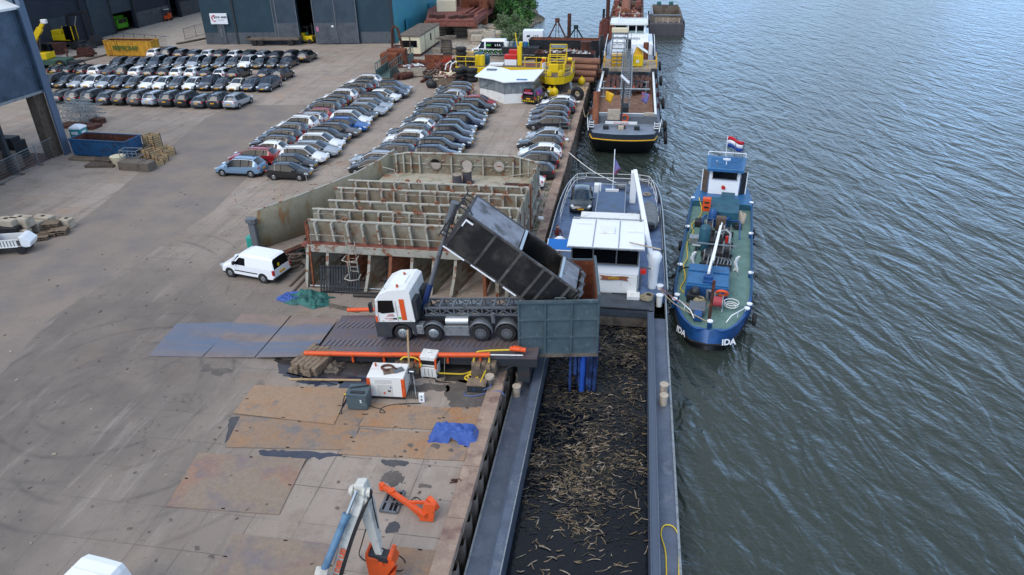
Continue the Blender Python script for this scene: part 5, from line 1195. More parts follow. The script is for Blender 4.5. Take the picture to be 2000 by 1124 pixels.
# deckhouse and wheelhouse
b = MB(); b.box(-3.15,1.25,41.6,51.0,za,1.05); b.box(-3.1,1.2,40.88,41.65,za,.98); b.build('deckhouse','white_paint',bg_,True,bevel=.08)
b = MB(); b.ext([(-3.05,40.85,1.0),(1.15,40.85,1.0),(1.2,41.0,2.05),(1.15,44.6,2.05),(1.15,44.6,1.0),(-3.05,44.6,1.0)][:3]+[(-3.1,41.0,2.05)],(0,3.5,0)); wh = b.build('wheelhouse','white_clean',bg_,True)
b = MB(); b.ext([(-2.98,40.80,1.75),(1.08,40.80,1.75),(1.14,40.70,2.85),(-3.04,40.70,2.85)],(0,3.9,0)); b.build('windows','dark_glass',wh,True)
b = MB()
for x in (-3.05,-1.7,-.25,1.1): b.bar((x,40.78,1.7),(x+.01,40.66,2.9),.08)
for x in (-3.05,1.12): b.bar((x,44.6,2.0),(x,44.6,2.9),.1); b.bar((x,42.7,2.0),(x,42.7,2.9),.08)
b.bar((-3.1,40.76,1.74),(1.15,40.76,1.74),.08); b.build('window_frame','steel_grey',wh,True)
b = MB(); b.ext([(-3.35,40.5,2.85),(1.45,40.5,2.85),(1.45,44.9,2.85),(-3.35,44.9,2.85)],(0,0,.14)); b.build('roof','white_clean',wh,True,bevel=.05)
b = MB()
for x in (-1.75,-.15): b.box(x-.03,x+.03,40.55,44.8,2.99,3.02)
b.tube([(-3.3,40.5,2.95),(1.4,40.5,2.95)],.05,6).tube([(-3.3,44.95,3.05),(1.4,44.95,3.05)],.05,6); b.build('roof_trim','galv',wh,True)
MB().box(-1.4,-.45,42.6,43.6,3.0,3.12).build('roof_hatch','white_paint',wh,True,bevel=.03)
b = MB(); b.tube([(-3.1,43.9,3.15),(-2.0,43.9,3.15)],.04,6).tube([(.3,42.9,3.15),(1.3,42.9,3.15)],.04,6); b.build('antenna','white_clean',wh,True)
MB().tube([(.5,41.0,3.2),(2.4,40.2,3.2)],.05,6).build('wiper_boom','concrete_light',bg_,True)
ns = MB(); ns.ext([(-1.75,0,.62),(-1.65,0,.78),(-1.85,0,.92),(-.9,0,.88),(-.3,0,.92),(.05,0,.86),(-.1,0,.74),(.0,0,.6),(-.5,0,.66),(-1.2,0,.6)],(0,-.05,0))
ns.M = None; o = MB(Matrix.Translation((.55,40.86,-.02))); 
o.ext([(-1.75,0,.62),(-1.6,0,.76),(-1.78,0,.92),(-.9,0,.86),(-.3,0,.92),(.05,0,.88),(-.1,0,.74),(.02,0,.6),(-.5,0,.66),(-1.2,0,.6)],(0,-.05,0)); nb_ = o.build('name_board','rust_orange',bg_,True)
text('OMEGA', .2, 'lettering', 'bright_yellow', nb_, plane_mx((-.35,40.795,.74),(1,0,.02),(0,0,1)))
MB().box(-1.7,-.4,40.9,41.3,-.42,-.15).build('locker','concrete_light',bg_,True,bevel=.02)
MB().box(.55,1.35,40.2,40.9,-.42,-.18).build('locker','white_paint',bg_,True,bevel=.02)
MB().cyl((-2.2,40.6,-.42),(-2.2,40.6,.1),.13).cyl((-1.95,40.6,-.42),(-1.95,40.6,0),.1).build('vent','steel_grey',bg_,True)
# white ventilator / liferaft cylinders and domes
MB().tube([(2.15,42.0,-.4),(2.15,42.0,1.4),(2.15,42.0,1.9),(2.15,42.0,2.1)],[.28,.36,.5,.35],16).build('ventilator','white_clean',bg_,True)
MB().ball((-4.15,44.2,1.3),.55,14,8,0,1.1).cyl((-4.15,44.2,za),(-4.15,44.2,.9),.18).build('satellite_dome','white_clean',bg_,True)
b = MB(); b.tube([(1.35,41.4,-.3),(1.35,41.4,1.4),(1.9,41.0,1.45)],.06,6); b.tube([(1.15,40.9,-.4),(1.15,40.9,1.0)],.03,5); b.build('davit','steel_grey',bg_,True)
MB().box(1.3,1.65,40.9,41.2,1.1,1.35).build('navigation_light','red',bg_,True)
for k in range(7): MB().tor((1.75+.03*k,40.5-.02*k,-.35+.05*k),.42-.03*k,.03,(.1,0,1),20,5).build('rope_coil','rope',bg_,True)
# solar panel on a stand
so_ = MB(); so_.bar((-4.9,43.3,1.9),(-3.2,43.3,1.9),.9,.06); so_.M = None
b = MB(); b.ob((-4.05,43.3,1.75),(1.55,1.0,.05),0,0,18); sp = b.build('solar_panel',mat('solar','#1670c8',.3,0,var=.02),bg_,True)
MB().ob((-4.05,43.3,1.71),(1.68,1.12,.04),0,0,18).build('frame','white_clean',sp,True)
MB().cyl((-4.05,43.4,za),(-4.05,43.4,1.7),.05).build('stand','steel_grey',sp,True)
# crane boom
b = MB(); b.bar((.75,56.9,2.35),(1.75,46.8,1.15),.32,.3); b.bar((1.75,46.8,1.15),(2.0,44.2,.95),.3,.3); b.box(.45,.95,56.6,57.2,za,2.3); b.build('deck_crane','white_clean',bg_,True,bevel=.03)
MB().cyl((.95,56.2,1.2),(1.2,53.0,1.6),.06).build('crane_ram','alu',bg_,True)
for k in range(5): MB().ball((1.55+.22*(k%3),47.4+.3*(k//3),.4),.14,8,5).build('float','white_paint',bg_,True)
# winch gear at the stern
b = MB(); b.cyl((-.6,59.0,.2),(.0,59.0,.2),.35,n=14); b.box(-.8,-.6,58.7,59.3,za,.5).box(0,.2,58.7,59.3,za,.5); b.build('anchor_winch','steel_grey',bg_,True)
MB().box(.35,.9,58.5,59.3,za,.35).cyl((.3,58.9,.5),(1.0,58.9,.5),.22).build('anchor_winch','galv',bg_,True)
MB().box(-2.6,-2.0,58.7,59.3,za,.35).build('locker','white_clean',bg_,True,bevel=.03)
MB().box(-1.6,-.5,58.1,58.3,za+.1,.2).build('bench','white_clean',bg_,True)
for i,(x,y) in enumerate(((-3.6,58.4),(-3.3,58.9),(1.9,58.6))): MB().tor((x,y,za+.1),.3,.07,(0,0,1),16,6).build('rope_coil','tarp_green' if i < 2 else 'rope',bg_,True)
# flagpole
fp = MB().tube([(-1.0,58.3,za),(-1.0,58.5,3.6)],.04,8).build('flagpole','white_clean',bg_,True)
b = MB(); b.grid(lambda u,v: (-1.0+.12*math.sin(v*6)*u+.5*u*(1-v*.3), 58.5+.12*math.sin(u*5+v*3), 2.9-1.5*v-.8*u*(1-v)), 6, 8); b.build('flag',mat('flag_faded','#6a6aa0',.8,0,'#b05060',1.5,.5,.55,var=.05),fp,True,rec=False,thick=.01)
# covered dinghy
dg = thing('dinghy', 'small boat under a grey cover on the aft deck of the barge', 'dinghy', (2.05,53.4,za))
b = MB(); rings = []
for t_ in (0,.12,.3,.55,.8,1):
    w_ = .85*math.sin(PI*min(1,.12+t_*.78))**.6; y = -2.3+4.6*t_; rings.append([(-w_,y,.35),(-w_*.7,y,.05),(w_*.7,y,.05),(w_,y,.35),(w_*.5,y,.72+.1*math.sin(t_*5)),(-.5*w_,y,.72+.1*math.sin(t_*5))])
b.loft(rings,0,True,True); b.build('cover',mat('cover_grey','#777a7c',.8,0,'#65686a',3,.5,.6,var=.1,bump=.02,bsc=5),dg)
MB().box(-.35,.35,-2.7,-2.3,.2,.7).build('outboard_motor','black_paint',dg,False,bevel=.06)
ts = MB(); ts.tor((2.9,57.2,-.25),.28,.11,(1,0,0),14,8); tag(ts.build('fender','black_rubber'),'black rubber fender hanging on the barge quarter near the dinghy','fender')
# person standing at the barge's port side
def person(name, label, p, rz, top, legs, arms=0.0):
    t = thing(name, label, 'person', p, rz)
    b = MB(); 
    for s in (-1,1): b.tube([(s*.1,.0,.03),(s*.1,-.02,.45),(s*.09,0,.86)],[.055,.065,.09],8)
    b.tube([(0,0,.84),(0,0,1.05),(0,.01,1.32),(0,0,1.46),(0,-.01,1.52)],[.14,.15,.18,.11,.06],10); b.build('body', top, t)
    b = MB()
    for s in (-1,1): b.tube([(s*.1,.0,.03),(s*.1,-.02,.45),(s*.09,0,.88)],[.065,.075,.1],8); b.ob((s*.1,-.06,.04),(.1,.26,.08))
    b.build('trousers', legs, t)
    b = MB()
    for s in (-1,1): b.tube([(s*.2,0,1.42),(s*.26,-.03-arms*.1,1.14),(s*.2,-.12-arms*.3,.95+arms*.12)],[.06,.05,.035],8)
    b.build('sleeves', top, t)
    b = MB(); b.ball((0,-.02,1.65),.1,12,8,0,1.2); b.ob((0,-.125,1.64),(.03,.04,.04))
    for s in (-1,1):
        b.ball((s*.2,-.14-arms*.33,.9+arms*.12),.042,8,5)
        for q in range(4): b.bar((s*(.17+.02*q),-.16-arms*.33,.88+arms*.12),(s*(.17+.02*q),-.2-arms*.33,.83+arms*.12-.005*q),.016)
    b.build('head', 'skin', t); MB().ball((0,.01,1.69),.105,12,8).build('hair','hair',t); return t
person('person','person in dark red jacket standing at the barge side behind the wheelhouse',(-4.6,47.3,-.38),30,'cloth_red','cloth_dark',1)

# cargo
M('slurry', '#0b0f17', .10, 0, '#11141a', .5, .45, .6, var=.2, bump=.008, bsc=3, spec=.22)
a = MB(); a.add([(hx0,2,-1.62),(hx1,2,-1.62),(hx1,hy1,-1.62),(hx0,hy1,-1.62)],[(0,1,2,3)]); o = a.build('hold_water','slurry'); o['kind'] = 'stuff'; o['label'] = 'dark slurry water filling the barge hold'
def debris(n, mats_, zone, s0, s1, seed, label, name, flat=.02):
    rr = random.Random(seed); b = MB(); k = 0
    while k < n:
        x = rr.uniform(hx0+.1, hx1-.05); y = rr.uniform(12, hy1-.2)
        if rr.random() > zone(x, y): continue
        k += 1; a0 = rr.gauss(.3, .8)+rr.choice((0,0,PI)); l_ = rr.uniform(s0, s1); w_ = rr.uniform(.012,.034); bend = rr.uniform(-1.3,1.3); nseg = 4
        p = Vector((x,y,-1.615+rr.uniform(.0,.05))); vs = []
        for j in range(nseg+1):
            a1 = a0+bend*(j/nseg-.5); ww = w_*(1-.5*abs(j/nseg-.4)); nrm = Vector((-math.sin(a1),math.cos(a1),0))
            vs += [p+nrm*ww, p-nrm*ww, p+Vector((0,0,ww*1.3))]
            p = p+Vector((math.cos(a1),math.sin(a1),rr.uniform(-.02,.02)))*(l_/nseg)
        fs = []
        for j in range(nseg): q = 3*j; fs += [(q,q+3,q+5,q+2),(q+1,q+2,q+5,q+4)]
        b.add(vs, fs, rr.randrange(len(mats_)), True)
    o = b.build(name, mats_, rec=False); o['kind'] = 'stuff'; o['label'] = label
M('root_mid','#7d6e5a',.8,0,'#65543c',4,.45,.6,var=.2); M('root_pale','#94897a',.8,0,'#665a44',4,.45,.6,var=.25); M('root_tan','#6b5c44',.8,0,'#463e30',4,.45,.6,var=.25); M('root_dark','#211f1b',.6,0,'#161718',3,.45,.6,var=.3)
from mathutils import noise as mn
def z1(x, y):
    c = .0
    if 21.3 < y < 30: c = min(1,(y-21.2)/1.6)*min(1,(30-y)/4)*(1 if x < -.2 else .5)
    if y > 35.5: c = max(c, .75)
    if 28 <= y <= 35.5: c = max(c, .10+.2*(x > -.2))
    if 19 < y <= 21.5: c = max(c,.13)
    if y <= 19: c = .02
    c *= max(.03, min(1.2, (mn.noise(Vector((x*.55,y*.55,2)))+.5*mn.noise(Vector((x*1.6,y*1.6,7)))+.16)*2.6))
    return min(1, c)
debris(1150, ['root_pale','root_mid','root_tan'], z1, .13, .42, 1, 'pale curved plant roots floating in the barge hold', 'plant_waste')
debris(4300, ['root_dark','root_dark','root_dark','root_dark','root_tan'], lambda x,y: min(1,max(.0,(y-21)/3.5))*(.3+.7*max(0,.5+1.4*mn.noise(Vector((x*.6,y*.6,5)))))*(1 if x < .2 or y > 34 else .6), .12, .5, 2, 'dark wet plant scraps covering the barge hold', 'wet_waste')
debris(34, ['root_pale'], lambda x,y: 1 if 19.5 < y < 25 else .02, .4, .65, 3, 'longer pale roots scattered near the camera end of the hold', 'plant_waste')
# yellow hoses
def hose(name, label, pts, r, m, cat='hose', group=None):
    P_ = [Vector(p) for p in pts]; out = []
    for i in range(len(P_)-1):
        a_, b_, c_, d_ = P_[max(i-1,0)], P_[i], P_[i+1], P_[min(i+2,len(P_)-1)]
        for t_ in (0,.2,.4,.6,.8): out.append(.5*((2*b_)+(-a_+c_)*t_+(2*a_-5*b_+4*c_-d_)*t_*t_+(-a_+3*b_-3*c_+d_)*t_**3))
    out.append(P_[-1]); return tag(MB().tube(out, r, 6).build(name, m), label, cat, group)
hose('hose','yellow hose looped on the right side deck of the barge near the camera',[g(1302,1150,dz+.05),g(1300,1080,dz+.05),g(1291,1045,dz+.05),g(1297,1027,dz+.05),g(1315,1029,dz+.05),g(1326,1050,dz+.05),g(1326,1080,dz+.05),g(1326,1150,dz+.05)],.03,'hose_yellow')

# ================================================================== BLUE TANKER BOAT
ida = thing('bunker_boat', 'blue and teal bunker boat IDA moored outside the barge', 'boat', (5.42,37.3,WL), -7.3)
NB = -7.3
def hb(y):   # half-breadth, y from bow
    if y < 0: return 0
    if y < 7: return 2.55*math.sin(PI/2*min(1,(y+.25)/7.25))**.42
    if y > 21: return 2.55*math.cos((y-21)/9*PI/2)**.55 if y < 29.8 else .3
    return 2.55
ysb = [0,.25,.6,1.1,1.8,2.8,4,5.5,7,10,14,18,21,23,25,26.5,27.8,28.8,29.5,29.8]
def sheer(y): return 1.18+.5*max(0,(5.5-y)/5.5)**1.5+.25*max(0,(y-20)/9)
def bring(dzf, f=1.0, fore=0): return [(-hb(y)*f if y > 0 else 0, y+fore*max(0,(1-y/6)), dzf(y)) for y in ysb]+[(hb(y)*f if y > 0 else 0, y+fore*max(0,(1-y/6)), dzf(y)) for y in ysb[::-1]]
b = MB(); b.loft([bring(lambda y:-.8,.75,.9), bring(lambda y:.0,.93,.45), bring(lambda y:.62,.985,.1)], 0, False, True); b.build('hull_bottom','hull_black',ida)
b = MB(); b.loft([bring(lambda y:.62,.985,.1), bring(lambda y: sheer(y),1,0)], 0, False, True); b.build('hull','blue_boat',ida)
b = MB(); b.tube(bring(lambda y:.62,1.0,.08)[:len(ysb)][::-1]+bring(lambda y:.62,1.0,.08)[len(ysb):][::-1],.07,6); b.build('rubbing_strake','black_rubber',ida)
dkz = lambda y: 1.05+.3*max(0,(5.5-y)/5.5)**1.5+.0
b = MB(); dv_ = [(-hb(y)*.98,y+.05,dkz(y)) for y in ysb[1:]]+[(hb(y)*.98,y+.05,dkz(y)) for y in ysb[1:]]; n_ = len(ysb)-1
b.add(dv_,[(i,i+1,n_+i+1,n_+i) for i in range(n_-1)]); b.build('deck','teal_deck',ida,rec=False)
b = MB(); 
b.add([p for y in ysb for p in ((-hb(y),y,sheer(y)),(-hb(y)*.93 if y>0 else 0,y+.12,sheer(y)))],[(2*i,2*i+1,2*i+3,2*i+2) for i in range(len(ysb)-1)])
b.add([p for y in ysb for p in ((hb(y),y,sheer(y)),(hb(y)*.93 if y>0 else 0,y+.12,sheer(y)))],[(2*i,2*i+1,2*i+3,2*i+2) for i in range(len(ysb)-1)]); b.build('gunwale','blue_boat',ida,rec=False,thick=.05)
# aft raised deck and wheelhouse
b = MB(); ya = [21.2,23,25,26.5,27.8,28.8,29.5,29.8]; rr_ = [(-hb(y)*.96,y) for y in ya]+[(hb(y)*.96,y) for y in ya[::-1]]
b.pz(rr_,1.0,1.5); b.build('aft_deck','blue_bright',ida)
MB().box(-2.3,2.3,21.15,21.2,1.0,1.55).build('deck_step','teal_dark',ida)
b = MB(); b.ext([(-1.25,23.3,1.4),(1.25,23.3,1.4),(1.25,23.55,3.1),(1.25,26.4,3.1),(1.25,26.4,1.4),(-1.25,26.4,1.4)][:2]+[(1.28,23.5,3.75),(-1.28,23.5,3.75)],(0,3.0,0)); wh = b.build('wheelhouse','white_clean',ida)
MB().ext([(-1.0,23.32,2.9),(1.0,23.32,2.9),(1.02,23.42,3.6),(-1.02,23.42,3.6)],(0,.09,0)).build('windscreen','dark_glass',wh)
MB().box(-1.05,1.05,23.3,23.37,2.84,2.9).build('window_frame','steel_grey',wh)
for s in (-1,1):
    MB().box(s*1.3-.02,s*1.3+.02,23.6,26.0,2.7,3.6).build('side_window','dark_glass',wh)
    MB().ext([(s*1.35,23.4,1.5),(s*1.85,23.9,1.5),(s*1.85,23.9,3.4),(s*1.35,23.4,3.6)],(0,.05,0)).build('open_door','wood_dark' if s < 0 else 'black_paint',wh)
    MB().bar((s*1.85,23.85,1.5),(s*1.85,23.85,3.45),.08).build('door_frame','white_clean',wh)
b = MB(); b.ext([(-1.5,23.0,3.73),(1.5,23.0,3.73),(1.7,26.6,3.73),(-1.7,26.6,3.73)],(0,0,.12)); b.box(-1.5,1.5,22.98,23.06,3.6,3.85); b.build('roof','blue_bright',wh,bevel=.03)
b = MB()
for k in range(7): b.box(-1.3,1.3,23.4+k*.4,23.44+k*.4,3.85,3.88)
b.build('roof_ribs','blue_bright',wh); MB().tube([(-1.6,26.6,4.2),(1.6,26.6,4.2)],.04,6).tube([(-1.6,26.6,3.8),(-1.6,26.6,4.2)],.04,6).tube([(1.6,26.6,3.8),(1.6,26.6,4.2)],.04,6).build('roof_rail','white_clean',wh)
b = MB(); b.cyl((.0,24.3,3.8),(0,24.3,4.2),.05); b.ball((0,24.3,4.3),.2,12,6,0,.6); b.box(-.3,.3,24.1,24.2,4.3,4.45); b.build('searchlight','white_clean',wh)
MB().tube([(-.8,23.8,3.8),(-.8,23.8,4.2)],.03,5).ball((-.8,23.8,4.25),.08).build('horn','alu',wh)
b = MB(); b.tube([(0.6,27.2,1.5),(0.6,27.2,5.6)],.03,6).tube([(1.3,26.6,3.4),(1.3,26.6,5.2)],.03,5).tube([(1.1,26.6,4.4),(1.5,26.6,4.4)],.04,5).ball((1.3,26.6,4.9),.12).tube([(-1.1,26.5,3.4),(-1.1,26.5,5.3)],.012,4); b.build('mast','steel_grey',wh)
b = MB(); b.ext([(-.14,23.28,2.0),(.12,23.28,1.95),(.17,23.28,2.15),(.03,23.28,2.32),(.0,23.28,2.2),(-.04,23.28,2.38),(-.18,23.28,2.2)],(0,-.02,0)); b.build('emblem','red',wh)
# flag
b = MB()
fl = MB().tube([(-.05,27.6,1.5),(-.15,27.7,5.4)],.035,6).build('flagpole','white_clean',ida)
for k, mm in enumerate(('flag_blue','flag_white','flag_red')):
    if mm not in MATS: M(mm, {'flag_blue':'#1d3f8c','flag_white':'#e8e8ea','flag_red':'#c8202c'}[mm], .8, 0, var=.03)
    MB().grid(lambda u,v,k=k: (-.13+1.45*u, 27.7+.16*math.sin(u*7), 4.35+.33*(k+v)-.38*u+.05*math.sin(u*6)), 10, 2).build('flag_stripe',mm,fl,rec=False,thick=.01)
# deck gear (positions surveyed from the bow)
b = MB(); b.box(-1.75,.95,4.9,8.0,1.05,2.0); hs = b.build('deck_locker','blue_bright',ida,bevel=.03)
for x0_,x1_ in ((-1.7,-.25),(-.1,.9)):
    for y0_,y1_ in ((5.0,6.6),(6.9,7.9)): MB().box(x0_,x1_,y0_,y1_,2.0,2.1).build('lid','blue_bright',hs,bevel=.02)
MB().box(-1.72,.92,4.86,4.9,1.1,1.9).build('front_panel','blue_boat',hs)
b = MB(); b.cyl((-.4,5.5,1.1),(-.4,5.5,2.5),.3,n=14); b.box(-.7,-.1,5.1,5.9,1.05,2.3); b.build('crane_base','blue_boat',ida,bevel=.04)
b = MB(); b.bar((-.42,5.4,2.75),(.05,12.2,3.2),.14,.18); b.bar((-.2,7,2.9),(.12,12.6,3.3),.08,.08); b.build('crane_boom','white_clean',ida)
MB().bar((-1.5,9.6,2.9),(1.3,9.6,2.9),.08).build('cross_bar','galv',ida)
MB().cyl((-.4,5.6,2.3),(-.2,8.2,2.8),.07).build('crane_ram','alu',ida)
MB().tube([(-1.0,12.6,1.1),(-1.0,12.6,1.25),(-1.0,12.6,2.75),(-1.0,12.6,2.95),(-1.0,12.6,3.05)],[.38,.4,.4,.3,.08],16).build('pressure_tank','blue_bright' if False else 'teal_dark',ida)
for i,(x,y,z,r) in enumerate(((-.75,15.2,1.8,.62),(.6,14.4,1.8,.62),(.65,11.4,1.8,.62),(-.6,10.4,1.6,.5),(-.45,18.7,1.8,.55))):
    b = MB()
    for dx in (-.22,.22): b.cyl((x+dx-.03,y,z),(x+dx+.03,y,z),r,n=22,sm=False)
    b.cyl((x-.2,y,z),(x+.2,y,z),r*.72,n=18,m=1); b.cyl((x-.3,y,z),(x+.3,y,z),.09,m=2)
    for a_ in range(0,360,60): b.bar((x-.27,y,z),(x-.27,y+r*.85*math.cos(R(a_)),z+r*.85*math.sin(R(a_))),.04,m=2)
    b.box(x-.3,x+.3,y-.3,y+.3,1.05,z-r*.5,2); b.build('hose_reel',['steel_grey','dark_steel','galv'],ida)
b = MB()
for i in range(9):
    x0_ = -.6+.22*i; b.tube([(x0_,9.0+.3*(i%3),1.4),(x0_+.1,9.8,2.0-.06*i),(x0_-.1,10.8,1.4)],.05,6)
for pts_ in ([(.0,12.8,1.4),(.0,12.8,2.5),(.5,12.8,2.7),(.8,12.6,2.5),(.8,12.2,1.5)],[(-.2,13.6,1.4),(-.2,13.6,2.1),(.3,13.3,2.1)],[(-1.8,12.2,1.5),(-1.2,12.2,1.5)]): b.tube(pts_,.11,8)
b.build('pipework','galv',ida)
b = MB(); b.box(-1.0,1.0,9,15.8,1.06,1.25); 
for y in (9.2,11,13,15): b.box(-1.1,1.1,y,y+.1,1.2,1.6)
b.build('pump_frame','dark_steel',ida)
MB().box(-.3,.45,15.9,16.5,1.1,2.3).build('pump_box','wood_dark',ida,bevel=.03)
MB().box(.5,.9,12.9,13.2,1.4,2.1).build('red_valve','red',ida,bevel=.04)
MB().box(-2.1,-1.4,13.2,13.9,1.1,1.65).build('cabinet','galv',ida,bevel=.03)
MB().box(-.9,1.35,17.3,20.4,1.1,2.3).build('engine_box','teal_dark',ida,bevel=.05)
MB().box(-.1,1.0,20.9,22.6,1.1,2.0).build('engine_box','teal_dark',ida,bevel=.05)
b = MB()
for i in range(6): b.tube([(-1.3+.35*i,16.7,1.3),(-1.3+.35*i,16.7,1.9),(-1.1+.35*i,17.2,1.9)],.09,7)
b.tube([(-1.2,16.6,1.9),(1.5,16.6,1.9),(1.5,13.2,1.9)],.06,6); b.build('pipework','blue_boat',ida)
MB().tube([(-.6,17.0,1.1),(-.6,17.0,2.4),(-.6,17.0,2.65)],[.3,.3,.05],12).build('gas_bottle','blue_boat',ida)
b = MB(); b.box(-1.5,-.85,18.0,18.5,1.9,3.0); b.M = None; b.build('control_box','orange',ida,bevel=.05)
for z in (2.2,2.6): MB().box(-1.35,-1.0,17.97,18.0,z,z+.14).build('display','black_paint',ida)
MB().tube([(1.6,18.2,1.1),(1.6,18.2,1.9),(1.65,18.2,1.95)],[.32,.38,.3],14).build('barrel','concrete_light',ida)
MB().box(1.1,1.7,16.8,17.3,1.06,1.5).box(-1.9,-1.3,16.6,17.4,1.06,1.6).build('tool_bag','black_paint',ida,bevel=.08)
b = MB()
for x in (-1.7,1.2): b.grid(lambda u,v,x=x: (x+.28*u+.05*math.sin(v*8), 8.6+.2*math.sin(u*4+v*5), 1.4+1.2*v), 4, 8)
b.build('rag','white_paint',ida,rec=False,thick=.02)
# foredeck
b = MB(); b.tor((.55,5.0-.6,1.9),.34,.09,(0,.8,.6),20,8); b.build('lifebuoy','orange_rust',ida)
b = MB()
for dx in (-.35,.35): b.cyl((.28+dx-.03,3.5,1.75),(.28+dx+.03,3.5,1.75),.42,n=18,m=1)
b.cyl((-.05,3.5,1.75),(.61,3.5,1.75),.33,n=16,m=0); b.bar((-.1,3.2,1.2),(-.1,3.5,1.8),.06,m=1); b.bar((.66,3.2,1.2),(.66,3.5,1.8),.06,m=1); b.build('hose_reel',[mat('reel_red','#a84048',.6,0,var=.1),'galv'],ida)
b = MB(); b.tor((1.2,4.1,1.3),.42,.03,(0,0,1),20,5).tor((1.2,4.1,1.5),.46,.03,(0,0,1),20,5).tor((1.2,4.1,1.25),.3,.03,(0,0,1),20,5); b.build('rope_basket','white_paint',ida)
for k in range(4): MB().tor((-.75,4.15,1.3+.07*k),.38-.04*k,.045,(.1,.1,1),18,5).build('rope_coil','rope',ida)
MB().box(-1.6,-.9,4.1,4.8,1.05,1.7).ball((-1.1,4.4,1.8),.35,8,5).build('tool_bag','black_paint',ida,bevel=.08)
b = MB(); b.box(-1.35,-.35,2.2,3.3,1.35,1.75); b.build('anchor_winch','steel_grey',ida,bevel=.05)
b = MB(); b.box(-1.0,-.5,1.5,2.3,1.3,1.7); b.build('fairlead','blue_boat',ida,bevel=.04)
MB().cyl((-.05,2.0,1.25),(-.05,2.1,3.9),.1,n=10).build('mast_post','rust_dark',ida)
for pts_ in ([(.2,4.4,1.1),(.2,4.4,1.9),(.5,4.4,1.95)],[(-.3,4.6,1.1),(-.3,4.6,1.9),(-.05,4.5,1.9)]): MB().tube(pts_,.12,8).build('vent_pipe','galv',ida)
for (x,y) in ((-2.3,3.6),(-2.2,4.3),(2.15,3.5),(2.3,4.2),(-2.38,8.9),(2.38,8.8),(-2.38,15.8),(2.38,15.6),(-2.4,22.0),(2.4,22.0),(-.0,.85)):
    h_ = sheer(y)+.22; p = MB().cyl((x,y,.9),(x,y,h_),.15,n=12).build('bollard','blue_boat',ida); MB().cyl((x,y,h_),(x,y,h_+.07),.18,n=12).build('cap','white_clean',p)
for s in (-1,1):
    b = MB(); b.tube([(s*2.05,3.3,sheer(3)+.05),(s*2.0,3.1,sheer(3)+.42),(s*1.2,1.7,sheer(1.5)+.4),(s*.95,1.4,sheer(1.3)+.05)],.035,6); b.tube([(s*1.6,2.4,sheer(2.2)),(s*1.6,2.4,sheer(2)+.4)],.025,5); b.build('handrail','white_clean',ida)
    b = MB(); b.tube([(s*2.45,5.2,1.45),(s*2.45,21,1.45)],.035,6); b.build('pipe_rail','teal_dark',ida)
text('IDA', .52, 'lettering', 'white_clean', ida, plane_mx((1.2,.10,.98),(1,.42,.0),(-.05,.12,1)), False, bold=.018)
text('IDA', .52, 'lettering', 'white_clean', ida, plane_mx((-1.62,.62,.98),(.85,-1.0,.0),(.05,.1,1)), False, bold=.018)
# fenders & hoses of the boat
for x, y in ((2.68,3.6),(2.62,17),(-2.7,13.5)):
    MB().tor((x,y,.75),.3,.13,(1,0,0),14,8).build('tyre_fender','black_rubber',ida)
IM = Matrix.Translation((5.42,37.3,WL)) @ Matrix.Rotation(R(NB),4,'Z')
hose('mooring_rope','pale mooring rope from the barge bollard to the bow of the blue boat',[(2.65,41.6,-.3),IM@Vector((-2.2,2.6,1.7)),IM@Vector((-.1,.8,1.75))],.035,'rope','rope')
hose('mooring_rope','pinkish mooring rope from the barge bollard across the blue boat foredeck',[(2.65,41.8,-.25),IM@Vector((-1.9,3.2,1.55)),IM@Vector((-.5,3.3,1.4)),IM@Vector((.1,3.4,1.7))],.035,mat('rope_pink','#a87878',.9,0,var=.1),'rope')
hose('hose','thick black hose hanging between barge and blue boat',[(2.9,47.5,-.2),(3.2,46.3,-1.0),IM@Vector((-3.0,8.2,.6)),IM@Vector((-2.2,8.4,1.35)),IM@Vector((-1.6,9.5,1.2)),IM@Vector((-1.5,13,1.2))],.06,'black_rubber')
hose('hose','yellow hose snaking along the port side deck of the blue boat',[IM@Vector(v) for v in ((-1.9,21.8,1.6),(-1.5,19.6,1.12),(-2.1,17,1.1),(-1.9,15.5,1.1),(-2.2,13.2,1.1),(-2.0,10.8,1.1),(-2.15,8.9,1.4),(-1.9,7.5,1.1),(-2.1,6.0,1.1),(-1.8,5.4,1.1))],.04,'hose_yellow')
hose('hose','thin green hose along the port side deck of the blue boat',[IM@Vector(v) for v in ((-1.5,18.3,1.2),(-2.0,16,1.12),(-2.2,14.2,1.12),(-1.9,12,1.12))],.03,'tarp_green')
hose('mooring_rope','long white mooring line from the barge stern to the quay wall',[(-.6,59.6,.2),(-3.0,63.5,-.1),(-5.6,67.8,.2)],.04,'white_paint','rope')

# ================================================================== WORK SHIP AHEAD
ws = thing('work_ship', 'grey work ship with yellow striped black bow and deck crane ahead of the barge', 'ship', (-.5,75,WL))
wx0, wx1, wc = -4.85, 3.85, -.5
def wp(y):
    if y < 74.3: return 0
    if y < 79: return 3.85*(.82+.18*math.sin(PI/2*(y-74.3)/4.7))
    return 4.0 if y < 128 else 4.0-(y-128)*.12
yw = [74.5,75.0,76,77.5,79,85,95,110,128,136]
bow = [(-.9,.0),(-.6,-.35),(0,-.5),(.6,-.35),(.9,0)]
def wring(z, f=1.0, fo=0.0, dy=0):
    L1 = [(wc-wp(y)*f,y+fo,z) for y in yw]; L2 = [(wc+wp(y)*f,y+fo,z) for y in yw[::-1]]
    front = [(wc+wp(74.5)*f*t,74.5+fo-.55*(1-t*t),z) for t in (.66,.33,0,-.33,-.66)]
    return L1+L2+front
b = MB(); b.loft([wring(-.6+WL,.7,3.5),wring(WL,.9,1.6),wring(-.9,1,.3),wring(-.45,1,.0)],0,False,True); b.build('hull','hull_black',ws,True)
